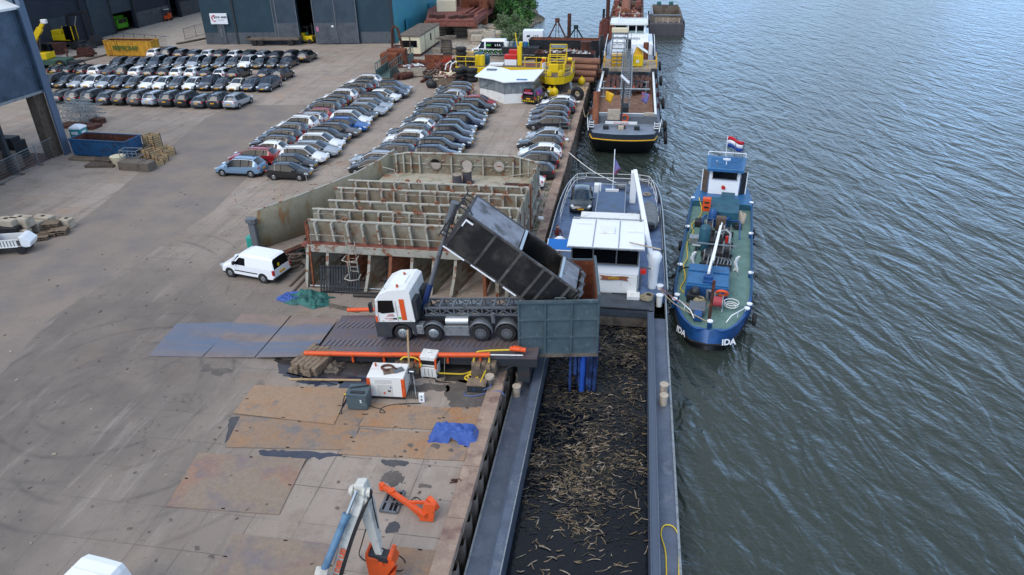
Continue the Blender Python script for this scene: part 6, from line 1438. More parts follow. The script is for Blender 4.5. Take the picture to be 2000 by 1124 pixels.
b = MB(); b.loft([wring(-.45,1,0),wring(.35,1,-.1)],0,False); b.build('bulwark',mat('bow_navy','#2e3845',.5,.1,var=.1),ws,True)
b = MB(); fr = wring(-.28,1.012,-.1); pts_ = fr[-8:]+fr[:3]; fr2 = [fr[len(yw)+i] for i in range(len(yw)-3,len(yw))]+fr[2*len(yw):]+fr[:3]; b.tube(fr2,.07,6); b.build('yellow_stripe','yellow',ws,True)
b = MB(); b.add([(x,y,.12) for x,y,z in wring(0,.985)],[tuple(range(len(wring(0))))]); b.build('deck',mat('ship_deck','#808b99',.5,.1,'#707b88',1.0,.45,.62,var=.07),ws,True,rec=False)
for s in (-1,1):
    x = wc+s*3.45
    p = MB().box(x-.22,x+.22,76.4,76.9,.1,1.0).build('bollard','black_paint',ws,True,bevel=.05)
    for z in (.35,.6,.85): MB().box(x-.26,x+.26,76.36,76.92,z,z+.1).build('band','white_clean',p,True)
    MB().tube([(wc+s*3.7,75.3,.3),(wc+s*3.85,76.2,1.1),(wc+s*3.95,77.6,1.1),(wc+s*4.0,78.6,.3)],.04,6).build('handrail','white_clean',ws,True)
# coaming of the hold and rusty floor
hx = (-3.75,2.75); hy = (80.2,103)
b = MB(); b.box(hx[0]-.15,hx[0],hy[0],hy[1],.1,.9).box(hx[1],hx[1]+.15,hy[0],hy[1],.1,.9).box(hx[0]-.15,hx[1]+.15,hy[0]-.15,hy[0],.1,.9); b.build('coaming','steel_grey',ws,True)
b = MB(); b.box(hx[0]-.25,hx[0],hy[0]-.2,hy[1],.88,.98).box(hx[1],hx[1]+.25,hy[0]-.2,hy[1],.88,.98).box(hx[0],hx[1],hy[0]-.25,hy[0],.88,.98); b.build('coaming_edge','white_paint',ws,True)
MB().box(hx[0],hx[1],hy[0],hy[1],-.6,.14).build('hold_floor',mat('rust_floor','#85634f',.9,.05,'#70503f',2,.45,.6,c3='#967056',sc3=1.2,var=.12),ws,True)
MB().box(hx[0]+.02,hx[0]+.06,hy[0],hy[1],.14,.86).box(hx[1]-.06,hx[1]-.02,hy[0],hy[1],.14,.86).build('hold_lining','rust_dark',ws,True)
b = MB(); b.box(-3.9,3.0,79.0,80.05,.1,.95); b.build('fore_trunk','steel_grey',ws,True,bevel=.04)
MB().box(-2.35,-1.0,78.9,79.4,.5,1.6).build('hatch_cover','concrete_light',ws,True,bevel=.03)
MB().tor((-.45,78.85,.75),.34,.09,(0,1,0),18,6).build('lifebuoy','orange',ws,True)
MB().box(-2.5,.9,77.3,77.5,.5,.75).build('name_board','white_paint',ws,True)
text('ZAAN MARITIEM', .22, 'lettering', 'red', ws, plane_mx((-.8,77.28,.62),(1,0,0),(0,0,1)))
for x in (-2.4,-.8,.9): MB().box(x-.3,x+.3,76.4,76.9,.12,.5).build('fairlead','black_paint' if x != -.8 else 'concrete_light',ws,True,bevel=.04)
MB().box(-1.2,-.3,76.8,77.2,.12,.45).build('anchor_winch','wood_dark',ws,True,bevel=.05)
MB().box(1.6,2.7,79.3,79.9,.96,1.2).build('vent_box','concrete_light',ws,True)
# mast with cross yard
b = MB(); b.tube([(-.85,77.8,.1),(-.75,78.2,4.9)],[.12,.09],8); b.build('mast','dark_steel',ws,True)
b = MB(); b.tube([(-3.3,78.3,4.05),(2.0,78.3,4.05)],.1,8); 
for x in (-2.9,1.6): b.tube([(x,78.3,3.1),(x,78.3,4.8)],.05,6); b.tube([(x-.25,78.3,4.8),(x+.25,78.3,4.8)],.05,5); b.tube([(x-.25,78.3,3.2),(x+.25,78.3,3.2)],.05,5)
b.build('yard','galv',ws,True); MB().bar((-1.1,78.2,5.5),(-.2,78.2,4.7),.25,.2).build('camera','white_clean',ws,True)
for x in (-1.7,.3): MB().ball((x,78.3,4.22),.1).build('lamp','orange',ws,True)
for x, mm in ((-2.6,'yellow'),(1.2,'flag_faded')): MB().grid(lambda u,v,x=x: (x+.9*u*(1-.4*v), 78.3+.1*math.sin(5*u), 3.8-1.0*v-.3*u), 4, 4).build('flag',mm,ws,True,rec=False,thick=.02)
# brown tube pile standing upright, blue/grey spuds
MB().cyl((-3.65,78.7,.1),(-3.6,79.2,3.5),.38,n=14).build('spud_pile','rust_orange',ws,True)
b = MB()
for i in range(9): x = -2.9+.62*i+rnd.uniform(-.1,.1); b.ob((x,96.5+rnd.uniform(-.6,.6),.6),(.45,8,.5),rz=rnd.uniform(-4,4))
b.build('sheet_piles','rust_dark',ws,True)
b = MB()
for i in range(40): b.ob((rnd.uniform(-3,2.4),rnd.uniform(91.5,100),rnd.uniform(.3,.9)),(rnd.uniform(.3,1.2),rnd.uniform(.2,.5),.25),rz=rnd.uniform(0,180))
b.build('scrap_load','dark_steel',ws,True)
# crane pontoon platform
MB().box(-3.9,3.3,102.2,108.5,.9,1.35).build('crane_platform','concrete',ws,True,bevel=.03)
MB().box(-4.0,-3.2,102.0,102.4,.1,1.35).box(2.6,3.4,102.0,102.4,.1,1.35).build('platform_leg','dark_steel',ws,True)
b = MB()
for s,x in ((-1,-3.9),(1,3.3)):
    for z in (1.9,2.4): b.tube([(x,102.3,z),(x,108.4,z)],.05,5)
    for y in (102.3,104.3,106.3,108.4): b.tube([(x,y,1.3),(x,y,2.4)],.05,5)
    b.tube([(x,102.3,2.4),(x-s*1.2,102.3,2.4)],.05,5).tube([(x-s*1.2,102.3,2.4),(x-s*1.2,102.3,1.3)],.05,5)
b.build('handrail','yellow',ws,True)
cc = MB().box(-2.9,-.9,103.5,108.0,1.4,2.8).build('crane_house','yellow',ws,True,bevel=.06)
b = MB()
for z in (1.7,2.2,2.7,3.2): b.box(-3.0,-.8,103.35,103.45,z,z+.1)
for x in (-3.0,-2.2,-1.5,-.85): b.box(x,x+.1,103.35,103.45,1.4,3.4)
b.build('engine_grille','galv',cc,True)
MB().box(-3.0,-.9,104.4,107.5,2.85,3.0).build('roof_clutter','white_paint',cc,True)
b = MB()
for x in (-2.95,-.85):
    for y in (104.6,107.6): b.bar((x,y,2.8),(x,y+.3,5.6),.16)
for z in (3.5,4.3,5.0,5.5):
    b.bar((-2.95,104.7,z),(-.85,104.7,z),.15); b.bar((-2.95,107.9,z),(-.85,107.9,z),.12)
b.box(-3.0,-.8,104.5,105.3,5.4,5.7); b.build('gantry','galv',ws,True)
MB().box(-3.05,-.8,104.4,105.5,5.7,6.2).build('gantry_top','cream',ws,True)
b = MB()
for y in (104.8,): b.cyl((-2.3,y,3.6),(-2.3,y,5.2),.12).cyl((-1.4,y,3.6),(-1.4,y,5.2),.12)
b.build('hoist_cylinder','white_clean',ws,True)
cb2 = MB().box(0.05,1.45,103.3,105.2,1.4,2.9).build('crane_cab','bright_yellow',ws,True,bevel=.08)
MB().ext([(.1,103.6,2.9),(1.3,103.6,2.9),(1.3,103.8,3.3),(.5,103.8,4.0)],(0,.9,0)).build('cab_top','yellow',cb2,True)
b = MB(); b.add([(.45,102.9,4.15),(2.0,102.9,3.2),(2.0,104.6,3.2),(.45,104.6,4.15)],[(0,1,2,3)]); b.build('cab_roof_cover','white_paint',cb2,True,thick=.06)
MB().box(.5,.9,103.25,103.3,1.9,2.3).build('sign_plate','white_paint',cb2,True)
# lattice boom
bA, bBt = Vector((-.7,105.5,2.6)), Vector((-.5,80.4,1.75))
b = MB(); nn = 26
for i in range(nn):
    p, q = bA.lerp(bBt,i/nn), bA.lerp(bBt,(i+1)/nn); w0 = .62 if i < 22 else .45
    for s in (-1,1):
        for z in (0,.75): b.bar(p+Vector((s*w0,0,z)),q+Vector((s*w0,0,z)),.09)
        b.bar(p+Vector((s*w0,0,0)),q+Vector((s*w0,0,.75)),.05)
    b.bar(p+Vector((-w0,0,.75)),p+Vector((w0,0,.75)),.06); b.bar(p+Vector((-w0,0,.75)),q+Vector((w0,0,.75)),.05); b.bar(p+Vector((-w0,0,0)),p+Vector((w0,0,0)),.05)
b.build('crane_boom','galv',ws,True)
b = MB()
for s in (-.5,.5): b.tube([bBt+Vector((s,.2,1.0)),Vector((-.8+s*.8,105.0,5.6))],.03,4)
b.build('hoist_cable','dark_steel',ws,True)
MB().box(-.95,-.1,80.3,82.2,.2,1.6).build('hook_block','black_paint',ws,True,bevel=.08)
MB().cyl((-.75,110,.1),(-.75,110,3.9),.4,n=14).build('spud_pile','dark_steel',ws,True)
MB().cyl((1.85,111,.1),(1.85,111,3.3),.4,n=14).build('spud_pile','rust',ws,True)
# wheelhouse behind
b = MB(); b.box(-3.6,3.0,119,129,.1,1.7); b.box(-3.2,2.3,121,128,1.7,2.8); b.build('deckhouse','white_clean',ws,True,bevel=.05)
w2 = MB().box(-3.2,1.7,122.5,127.0,2.8,4.1).build('wheelhouse',mat('wh_green','#7d918c',.5,0,var=.05),ws,True)
MB().box(-1.0,1.6,122.4,122.5,3.2,3.9).box(-3.0,-1.4,122.4,122.5,3.2,3.9).build('windows','dark_glass',w2,True)
MB().box(-1.1,-.9,122.3,122.5,2.9,4.1).box(.2,.35,122.3,122.5,2.9,4.1).box(1.5,1.75,122.3,122.5,2.9,4.1).build('window_frame','white_clean',w2,True)
MB().box(-3.9,2.1,121.9,127.6,4.1,4.45).build('roof','white_paint',w2,True,bevel=.05)
b = MB(); b.tube([(-2.6,122,5.1),(2.0,122,5.1),(2.0,127.4,5.1),(-2.6,127.4,5.1)],.05,5,closed=True)
for x,y in ((-2.6,122),(0,122),(2.0,122),(2.0,127.4),(-2.6,127.4)): b.tube([(x,y,4.4),(x,y,5.1)],.05,5)
b.build('roof_rail','white_clean',w2,True)
text('AQUAMARIJN', .5, 'lettering', 'steel_grey', ws, plane_mx((-.6,120.95,2.2),(1,0,0),(0,0,1)))
MB().cyl((1.2,118.6,1.0),(1.2,118.9,1.0),.4,n=16).build('life_ring','blue_bright',ws,True)
for s in (-1,1):
    for y in (113,118): MB().box(wc+s*3.85-.25,wc+s*3.85+.25,y,y+.8,.1,1.6).build('bollard','bow_navy',ws,True,bevel=.05)
    MB().tube([(wc+s*3.7,110,1.6),(wc+s*3.7,119,2.4),(wc+s*3.7,124,2.4)],.06,5).build('stair_rail','white_clean',ws,True)
for i,(y,z) in enumerate(((77.0,-.8),(80,-.4),(89.5,-.2),(102,-.2),(110,.2))): MB().tor((4.0,y,z),.5,.2,(1,0,.1),14,8).build('tyre_fender','black_rubber',ws,True)
for y in (86,91.5,96.5): MB().box(3.2,3.5,y,y+.5,.1,.65).build('bollard','rust_dark',ws,True,bevel=.04)
MB().box(-4.6,-4.1,82.5,83.3,.1,.7).build('bollard','rust_dark',ws,True,bevel=.04)
hose('mooring_rope','slack rope from the work ship bollard to the quay coping',[(-4.4,82.9,.6),(-5.0,83.5,-.5),(-5.4,85.3,-.2),(-5.6,86.2,.15)],.06,'rope','rope')
# rusty barge behind with scrap
rb = thing('scrap_barge', 'rusty brown barge loaded with scrap at the far end of the river berth', 'barge', (-2,150,WL))
b = MB(); b.box(-4.9,1.6,146,186,WL-.5,.6); b.build('hull','rust',rb,True)
b = MB(); b.box(-5.0,-4.6,146,186,.6,1.3).box(1.2,1.65,146,186,.6,1.3).box(-4.6,1.2,185.4,186,.6,1.3).box(-4.6,1.2,146,146.6,.6,1.0); b.build('coaming','rust_dark',rb,True)
rp2 = random.Random(9); b = MB()
for k in range(420): b.ob((rp2.uniform(-4.2,.8),rp2.uniform(147,170),rp2.uniform(.6,1.3)),(rp2.uniform(.3,1.6),rp2.uniform(.2,.8),rp2.uniform(.1,.6)),rp2.choice((0,0,1,2,3)),rp2.uniform(0,180),rp2.uniform(-40,40),rp2.uniform(-40,40))
b.build('scrap_load',['rust_pink','concrete_light','rust','rust_dark'],rb,True)
b = MB(); b.cyl((-2.0,156,1.4),(-2.1,172,2.6),.95,n=18); b.build('steel_tube','rust_orange',rb,True)
for y in (166,173,180):
    b = MB(); b.box(-4.6,-3.6,y,y+2,.6,2.6).box(.0,1.0,y,y+2,.6,2.4); b.box(-3.6,0,y+.5,y+1.2,1.8,2.4,1); b.build('deck_frame',['rust_pink','concrete_dark'],rb,True)
MB().box(-3.4,-.6,176,184,1.2,4.2).build('winch_house','rust',rb,True,bevel=.1); MB().cyl((-4.2,183,.6),(-4.2,183,5),.4).cyl((-.3,183,.6),(-.3,183,5),.4).build('post','dark_steel',rb,True)
# grey pontoon
pn = thing('hopper_barge', 'empty grey steel hopper barge lying beside the scrap barge', 'barge', (6.2,152,WL))
b = MB(); b.box(2.6,9.8,152,166,WL-.5,-.05); b.build('hull',mat('pontoon_grey','#504c50',.65,.1,'#45424a',.8,.45,.62,var=.1,stretch=(1,1,.3)),pn,True,bevel=.05)
b = MB(); b.box(3.2,3.45,153.8,165.6,-.05,1.5).box(8.9,9.15,153.8,165.6,-.05,1.5).box(3.45,8.9,165.3,165.6,-.05,1.9).box(3.45,8.9,153.8,154.0,.9,1.3); b.build('coaming','concrete_dark',pn,True)
MB().box(3.15,3.5,153.6,165.7,1.5,1.62).box(3.2,9.2,153.7,154.05,1.3,1.42).build('coaming_edge','galv',pn,True)
MB().box(3.5,8.85,154.1,165.2,-.04,-.02).build('hold_floor','wood',pn,True)
for x in (4.4,6.9): MB().box(x,x+.9,165.2,165.6,1.9,2.5).build('bracket','tarp_green',pn,True)
for x in (4.0,5.3,6.3,7.4,8.5): MB().box(x,x+.35,153.0,153.5,-.05,.85).build('pump','concrete',pn,True,bevel=.05)
for x,y in ((2.8,152.3),(9.5,152.3),(9.5,165.7),(2.8,165.7)): MB().cyl((x,y,-.05),(x,y,.6),.15).build('bollard','black_paint',pn,True)
# guide piles
def pile(label, x, y, z, r, m, name='mooring_pile'): return tag(MB().cyl((x,y,-4),(x,y,z),r,n=14).build(name, m), label, 'pile')
p = g(1111,92); pile('tall rust brown tube pile rising behind the black containers', p.x, p.y, 5.3, .32, 'rust_dark')
p = gy(1177,75,121); pile('dark grey square pile at the corner of the quay beside the work ship', -5.0, 121, 2.6, .3, 'dark_steel')
pile('tall red brown pile beside the far scrap barge', -5.3, 149, 6.5, .38, 'rust_dark'); pile('thin black pile left of the red brown pile by the scrap barge', -6.1, 149.5, 3.0, .25, 'black_paint')
for i in range(1):
    b = MB()
    for k in range(5): b.cyl((-6.6+.32*k,145+.3*k,-4),(-6.4+.32*k,145.2+.3*k,1.9-.3*abs(k-2)),.26,n=8)
    tag(b.build('dolphin','rust_pink'),'rusty pile cluster with weathered top left of the scrap barge','mooring dolphin')
# ================================================================== FAR YARD
def one(b, name, m, label, cat, group=None, **k): return tag(b.build(name, m, **k), label, cat, group)
# site cabin
sc = thing('site_cabin', 'cream flat roofed site cabin beside the teal hall wall', 'cabin', (-35.4,121,0))
MB().box(-37.1,-33.7,115.4,128,.45,3.1).build('wall','cream',sc,True,bevel=.03)
MB().box(-37.25,-33.55,115.25,128.15,3.1,3.3).build('roof','concrete_dark',sc,True)
MB().box(-37.0,-33.8,115.5,127.9,.05,.45).build('base_frame','rust_dark',sc,True)
MB().box(-36.6,-35.4,115.33,115.42,1.5,2.5).build('window','dark_glass',sc,True); MB().box(-35.25,-34.2,115.33,115.42,1.5,2.5).build('window','dark_glass',sc,True)
MB().box(-33.72,-33.64,121.8,122.4,1.5,2.6).build('window','dark_glass',sc,True)
MB().box(-35.4,-35.28,115.3,115.42,.5,3.1).box(-33.72,-33.66,118.4,118.5,.5,3.1).box(-33.72,-33.66,124.8,124.9,.5,3.1).build('seam','wood_dark',sc,True)
# rusty deck structure
rd = thing('steel_deck', 'big rusty brown steel deck section propped up beside the teal hall', 'steel structure', (-33,150,0))
zz = 3.2
a1, a2, a3, a4 = g(832,43,zz), g(924,43,zz), g(962,14,zz), g(905,4,zz)
b = MB(); b.ext([a1,a2,a3,Vector((-30,210,zz)),Vector((-40,210,zz)),Vector((-40.0,a1.y+14,zz))],(0,0,.35)); b.build('deck','rust_pink',rd,True)
b = MB(); b.ext([a1-Vector((0,0,.8)),a2-Vector((0,0,.8)),a2+Vector((0,.4,-.8)),a1+Vector((0,.4,-.8))],(0,0,.9)); b.bar(a2+Vector((.1,0,-.3)),a3+Vector((.1,0,-.3)),.5,.9); b.build('edge_beam','rust_pink',rd,True)
b = MB()
for p in (a1,a2,a1.lerp(a2,.5)+Vector((0,14,0)),a2.lerp(a3,.5)): b.box(p.x-.5,p.x+.5,p.y+.5,p.y+1.5,0,zz)
b.build('leg','rust_orange',rd,True)
for k in range(14):
    p = a1.lerp(a2,rnd.random())+Vector((0,1.2+rnd.random()*1.5,.35)); MB().ob(p+Vector((0,0,.25)),(rnd.uniform(.5,1.4),.5,rnd.uniform(.3,.7)),0,rnd.uniform(0,60)).build('fitting','rust_dark',rd,True)
for k in range(3): MB().bar(a2.lerp(a3,.15)+Vector((-1.2*k-.6,3,.5)),a2.lerp(a3,.8)+Vector((-1.2*k-.3,0,.5)),.5,.4).build('beam','rust_pink',rd,True)
b = MB(); p = g(958,26,1.6)
for k in range(6): b.bar(p+Vector((-.5,2*k-4,-.2*k)),p+Vector((3.5,2*k-5,-.3*k)),.35,.4)
b.build('beam','rust_dark',rd,True)
def boxat(name, m, label, cat, px, py, z, sx_, sy_, sz_, rz=0, group=None, bevel=.03, parent=None):
    p = g(px,py,z); b = MB(Matrix.Translation(p) @ Matrix.Rotation(R(rz),4,'Z')); b.box(-sx_/2,sx_/2,0,sy_,0,sz_); return one(b,name,m,label,cat,group,bevel=bevel)
boxat('crate','cream','long cream crate standing on the rusty deck beside the teal wall','crate',872,23,3.55,3.6,2.4,1.9,8)
for (px,py,w_,h_,lb) in ((886,13,1.8,2.6,'square rust brown block on the rusty deck behind the cream crate'),(913,15,2.6,4.2,'tall rusty bollard casting on the deck'),(936,18,3.8,5.0,'large rust orange drum section on the deck'),(944,19,1.7,3.0,'narrow rusty block right of the drum section')):
    p = g(px,py,3.55); b = MB()
    if w_ > 3: b.cyl((p.x-2,p.y+2,p.z+2.4),(p.x+2.4,p.y+2,p.z+2.4),2.4,n=20)
    else: b.box(p.x-w_/2,p.x+w_/2,p.y,p.y+w_,p.z,p.z+h_).box(p.x-w_*.55,p.x+w_*.55,p.y-.1,p.y+w_+.1,p.z+h_,p.z+h_+.2)
    one(b,'steel_block','rust_orange' if w_ > 3 else 'rust',lb,'steel part')
# concrete elements
def slabs(label, px, py, n, sx_, sy_, th, rz=0, m='concrete', name='concrete_slabs'):
    p = g(px,py); b = MB(Matrix.Translation(p) @ Matrix.Rotation(R(rz),4,'Z')); z = 0
    for k in range(n): dx, dy = rnd.uniform(-.12,.12), rnd.uniform(-.12,.12); b.box(-sx_/2+dx,sx_/2+dx,dy,sy_+dy,z+.02,z+th); z += th+.06
    return one(b,name,m,label,'concrete slabs',bevel=.02)
slabs('stack of concrete slabs nearest the site cabin roof end',860,70,4,2.4,3,.5); slabs('taller stack of slabs under the rusty deck edge',874,62,4,2.6,3,.55)
slabs('single flat slab lying before the slab stacks by the cabin',858,76,1,2.6,2,.3)
slabs('six sided concrete blocks under the middle of the rusty deck',903,70,2,2.8,2.2,.7,12); slabs('concrete block stack right of the six sided blocks',925,76,3,1.9,2.6,.65,-6)
slabs('short concrete stack near the corner of the rusty deck',929,55,2,2.2,2.5,.6); slabs('wide pale concrete slabs at the foot of the green bushes',952,66,3,4.6,4,.35,-20,'concrete_light')
slabs('broad slab pile behind the concrete ring',960,78,3,4.2,3,.35,-14,'concrete_light'); slabs('large rounded concrete pieces left of the ring',936,84,3,3.2,3,.6,20)
slabs('flat slabs leaning towards the minibus nose',912,101,2,2.4,3,.22,-25,'concrete_light'); slabs('square concrete chamber block left of the minibus roof',932,93,2,1.9,1.5,.9,5,'concrete_light')
slabs('small stack of slabs between gravel heap and minibus',905,109,2,2.0,1.6,.25,10)
p = g(954,92); b = MB(); b.cyl(p+Vector((0,1.2,0)),p+Vector((0,1.2,2.4)),1.05,n=20,m=0,cap=False); b.tor(p+Vector((0,1.2,2.4)),.9,.16,(0,0,1),20,6); b.cyl(p+Vector((0,1.2,2.2)),p+Vector((0,1.2,2.25)),.75,m=1)
b.box(p.x-1.1,p.x+1.1,p.y+.1,p.y+.4,0,2.3,0); one(b,'concrete_ring',['concrete_light','black_void'],'pale concrete ring chamber with dark opening above the minibus roof','concrete ring')
p = g(887,97); b = MB(); rr = random.Random(2)
for k in range(500):
    a_, q = rr.uniform(0,2*PI), rr.random()**.6*2.6; b.ob((p.x+math.cos(a_)*q,p.y+1.5+math.sin(a_)*q*.8,max(.05,1.0*(1-q/2.6)*rr.uniform(.7,1.05))),(.2,.2,.14),0,rr.uniform(0,90),rr.uniform(0,40))
b.cyl((p.x,p.y+1.5,0),(p.x,p.y+1.5,.85),2.3,.3,n=18)
o = b.build('gravel_heap','paver'); o['kind'] = 'stuff'; o['label'] = 'small heap of grey gravel in the yard'
one(MB().ob(g(880,98)+Vector((0,0,.15)),(4.5,.35,.3),0,3),'timber_beam','wood','timber beam retaining the gravel heap','beam')
boxat('concrete_trough','concrete','small concrete trough right of the site cabin','trough',852,105,0,1.5,1.1,.8)
boxat('wooden_box','wood','small brown wooden box before the gravel heap','box',892,108,0,1.5,.9,.7)
b = MB(); p = g(871,104)
for k in range(5): b.box(p.x-.9+.04*k,p.x+.9-.04*k,p.y,p.y+1.2,.05+.42*k,.4+.42*k)
b.box(p.x-1.5,p.x+1.5,p.y-.3,p.y+1.6,2.15,2.4).box(p.x-.1,p.x+1.7,p.y,p.y+1,2.4,2.65); one(b,'stacked_frames','concrete_dark','tall dark stack of frames left of the gravel heap','stack')
one(MB().cyl(g(877,107)+Vector((0,.3,0)),g(877,107)+Vector((0,.3,.12)),1.1,n=18),'rubber_mat','black_rubber','flat black round mat before the stacked frames','mat')
# rusty bucket with bail, skip, gangway
bk_ = thing('rusty_bucket','rusty square dredge bucket with upright lifting frame by the gangway','bucket',tuple(g(764,136)))
MB().box(-1.5,1.1,-.2,1.6,0,2.3).box(-.8,2.0,.9,2.4,.2,2.7).build('body','rust',bk_,bevel=.08)
b = MB(); b.tube([(-.3,2.4,2.6),(-.1,2.4,5.4),(.35,2.4,5.8),(.8,2.4,5.4),(1.3,2.4,2.6)],.2,8); b.bar((0,2.5,3),(1.1,2.5,3),.2); b.build('frame','rust_dark',bk_)
boxat('rusty_box','rust_dark','low rusty box behind the dredge bucket','box',779,112,0,2.6,2.2,1.3,5)
gw = thing('gangway','grey green latticed steel gangway lying between the cars and the cabin','gangway',tuple(g(762,150)))
G0, G1 = g(762,155), g(808,118)
dG = (G1-G0).normalized(); nG = Vector((-dG.y,dG.x,0)); 
M('gang_green','#5b706c',.55,.2,'#4c605c',2,.5,.6,var=.1)
for s,zf in ((0,0),(2.0,0)):
    b = MB(); A0, A1 = G0+nG*s, G1+nG*s; k_ = 12
    for z in (.1,1.15,2.1): b.bar(A0+Vector((0,0,z)),A1+Vector((0,0,z)),.1)
    for i in range(k_+1):
        q = A0.lerp(A1,i/k_); b.bar(q+Vector((0,0,.1)),q+Vector((0,0,2.1)),.08)
        if i < k_: b.bar(q+Vector((0,0,.1)),A0.lerp(A1,(i+1)/k_)+Vector((0,0,1.15)),.05)
    b.build('side_frame','gang_green',gw,True); MB().bar(A0+Vector((0,0,.62)),A1+Vector((0,0,.62)),.03,.95).build('mesh_infill','gang_green',gw,True)
b = MB(); b.ext([G0+Vector((0,0,.1)),G1+Vector((0,0,.1)),G1+nG*2+Vector((0,0,.1)),G0+nG*2+Vector((0,0,.1))],(0,0,.08)); b.build('walkway','gang_green',gw,True)
def skip(name,label,p,rz,L_,W_,H_,m,inner,fill=None,fm=None,nfill=60,seed=1,cat='skip',ribs=0,straight=False):
    t = thing(name,label,cat,tuple(p),rz); b = MB(); tp = 0 if straight else .28
    o_ = [(-L_/2,0),(L_/2,0)]
    lo = [(-L_/2+tp*L_*.6,-W_/2+.12,.12),(L_/2-tp*L_*.6,-W_/2+.12,.12),(L_/2-tp*L_*.6,W_/2-.12,.12),(-L_/2+tp*L_*.6,W_/2-.12,.12)]; hi = [(-L_/2,-W_/2,H_),(L_/2,-W_/2,H_),(L_/2,W_/2,H_),(-L_/2,W_/2,H_)]
    b.add(lo+hi,[(0,1,2,3),(0,1,5,4),(1,2,6,5),(2,3,7,6),(3,0,4,7)]); o = b.build('body',m,t,rec=False)
    li = [(x*.94,y*.92,z+.06) for x,y,z in lo]; hh = [(x*(1-.14/L_),y*(1-.14/W_),z-.01) for x,y,z in hi]
    b = MB(); b.add(li+hh,[(0,1,2,3),(0,1,5,4),(1,2,6,5),(2,3,7,6),(3,0,4,7)]); b.build('lining',inner,t,rec=False)
    b = MB()
    for i in range(4): b.bar(Vector(hi[i]),Vector(hi[(i+1)%4]),.14,.1)
    b.build('rim',m if not fill else inner,t)
    if ribs:
        b = MB()
        for s in (0,3):
            for i in range(ribs): 
                f_ = (i+.5)/ribs; p0 = Vector(lo[0 if s == 0 else 3]).lerp(Vector(lo[1 if s == 0 else 2]),f_); p1 = Vector(hi[0 if s == 0 else 3]).lerp(Vector(hi[1 if s == 0 else 2]),f_); b.bar(p0,p1,.1,.12,up=(1,0,0))
        b.build('ribs',m,t)
    if fill:
        rr = random.Random(seed); b = MB()
        for k in range(nfill):
            x,y = rr.uniform(-L_*.42,L_*.42), rr.uniform(-W_*.38,W_*.38); zc_ = H_*(.75+.3*math.cos(x/L_*2.6))
            b.ob((x,y,zc_*rr.uniform(.7,1.02)),(rr.uniform(.2,1.1),rr.uniform(.1,.5),rr.uniform(.05,.3)),rr.randrange(len(fill)),rr.uniform(0,180),rr.uniform(-35,35),rr.uniform(-35,35))
        b.box(-L_*.42,L_*.42,-W_*.4,W_*.4,.2,H_*.7,0); b.build('scrap_load',fill,t)
    return t
skip('scrap_skip','rusty cream skip heaped with pale scrap metal beside the gangway',g(803,152)+Vector((0,1,0)),14,4.2,2.0,1.5,'concrete_light','rust_dark',['rust_pink','white_paint','alu','wood_dark'],seed=3)
p = g(845,137); b = MB(); b.box(p.x-2.6,p.x+2.4,p.y,p.y+.12,0,.9).box(p.x-2.6,p.x-2.48,p.y,p.y+2.6,0,.9).box(p.x-1.8,p.x+2.4,p.y+2.5,p.y+2.62,0,1.7).box(p.x+2.3,p.x+2.42,p.y,p.y+2.6,0,.9).box(p.x-2.6,p.x+2.4,p.y,p.y+2.6,0,.1,1); one(b,'rusty_tray',['rust','rust_orange'],'open rusty steel tray with one tall side in the yard','steel tray')
p = g(820,128); one(MB().cyl(p+Vector((-1.2,.5,.4)),p+Vector((1.6,-.2,.4)),.42,n=14),'steel_pipe','rust','short rusty pipe left of the rusty tray','pipe')
for k,(px,py) in enumerate(((772,157),(782,157))): one(MB().tube([g(px,py)+Vector((0,0,.45)),g(px,py)+Vector((1.2,1.6,.45))],.45,12),'steel_pipe','rust_dark',['left one of two dark pipes at the foot of the scrap skip','right one of two dark pipes at the foot of the scrap skip'][k],'pipe')
b = MB(); p = g(866,135)
for k in range(7): b.tube([p+Vector((-.8+.4*k,.2,0)),p+Vector((-.3+.4*k,1.2,1.0)),p+Vector((.3+.4*k,1.4,1.5))],.05,5)
b.bar(p+Vector((-.5,.8,.8)),p+Vector((2.2,1.6,1.3)),.08); one(b,'bent_bars','red','tangled thin red steel bars right of the rusty tray','bars')
# scrap corner left of the tent
skip('scrap_skip','small brown skip filled with pinkish rubble behind the middle car rows',g(866,174)+Vector((0,1,0)),0,3.0,1.7,1.5,'wood','rust_dark',['rust_pink','concrete_light','rust_pink'],seed=4)
one(MB().ball(g(842,174)+Vector((0,.8,.5)),.9,10,6,0,.75).ob(g(842,170)+Vector((0,.6,1.2)),(2,.8,.1),0,8),'black_bundle','black_paint','crumpled black bundle left of the small brown skip','bundle')
rr = random.Random(21)
for k,(px,py,lb,mm) in enumerate(((848,163,'scrap heap just behind the black bundle',['rust_dark','wood_dark']),(862,152,'heap of rusty parts behind the small brown skip',['rust_pink','rust_dark']),(878,148,'pile of bent dark steel left of the black tubs',['dark_steel','rust_dark']),(874,163,'heap with a cream frame right of the small skip',['cream','rust_dark','rust']),(890,158,'tangle of rusty bars beside the tub stack',['rust','dark_steel']))):
    p = g(px,py); b = MB()
    for j in range(38): b.ob(p+Vector((rr.uniform(-1.6,1.6),rr.uniform(0,2),rr.uniform(.1,1.3))),(rr.uniform(.3,2.0),rr.uniform(.08,.5),rr.uniform(.06,.4)),rr.randrange(len(mm)),rr.uniform(0,180),rr.uniform(-40,40),rr.uniform(-40,40))
    one(b,'scrap_heap',mm,lb,'scrap heap')
b = MB(); p = g(866,160)
for s in (0,.7): b.tube([p+Vector((s,0,.3)),p+Vector((s+.5,.3,2.3)),p+Vector((s+1.1,.5,2.7)),p+Vector((s+1.2,.5,2.5))],.09,6)
one(b,'handrail','white_paint','loose white bent handrail lying upright in the scrap corner','handrail')
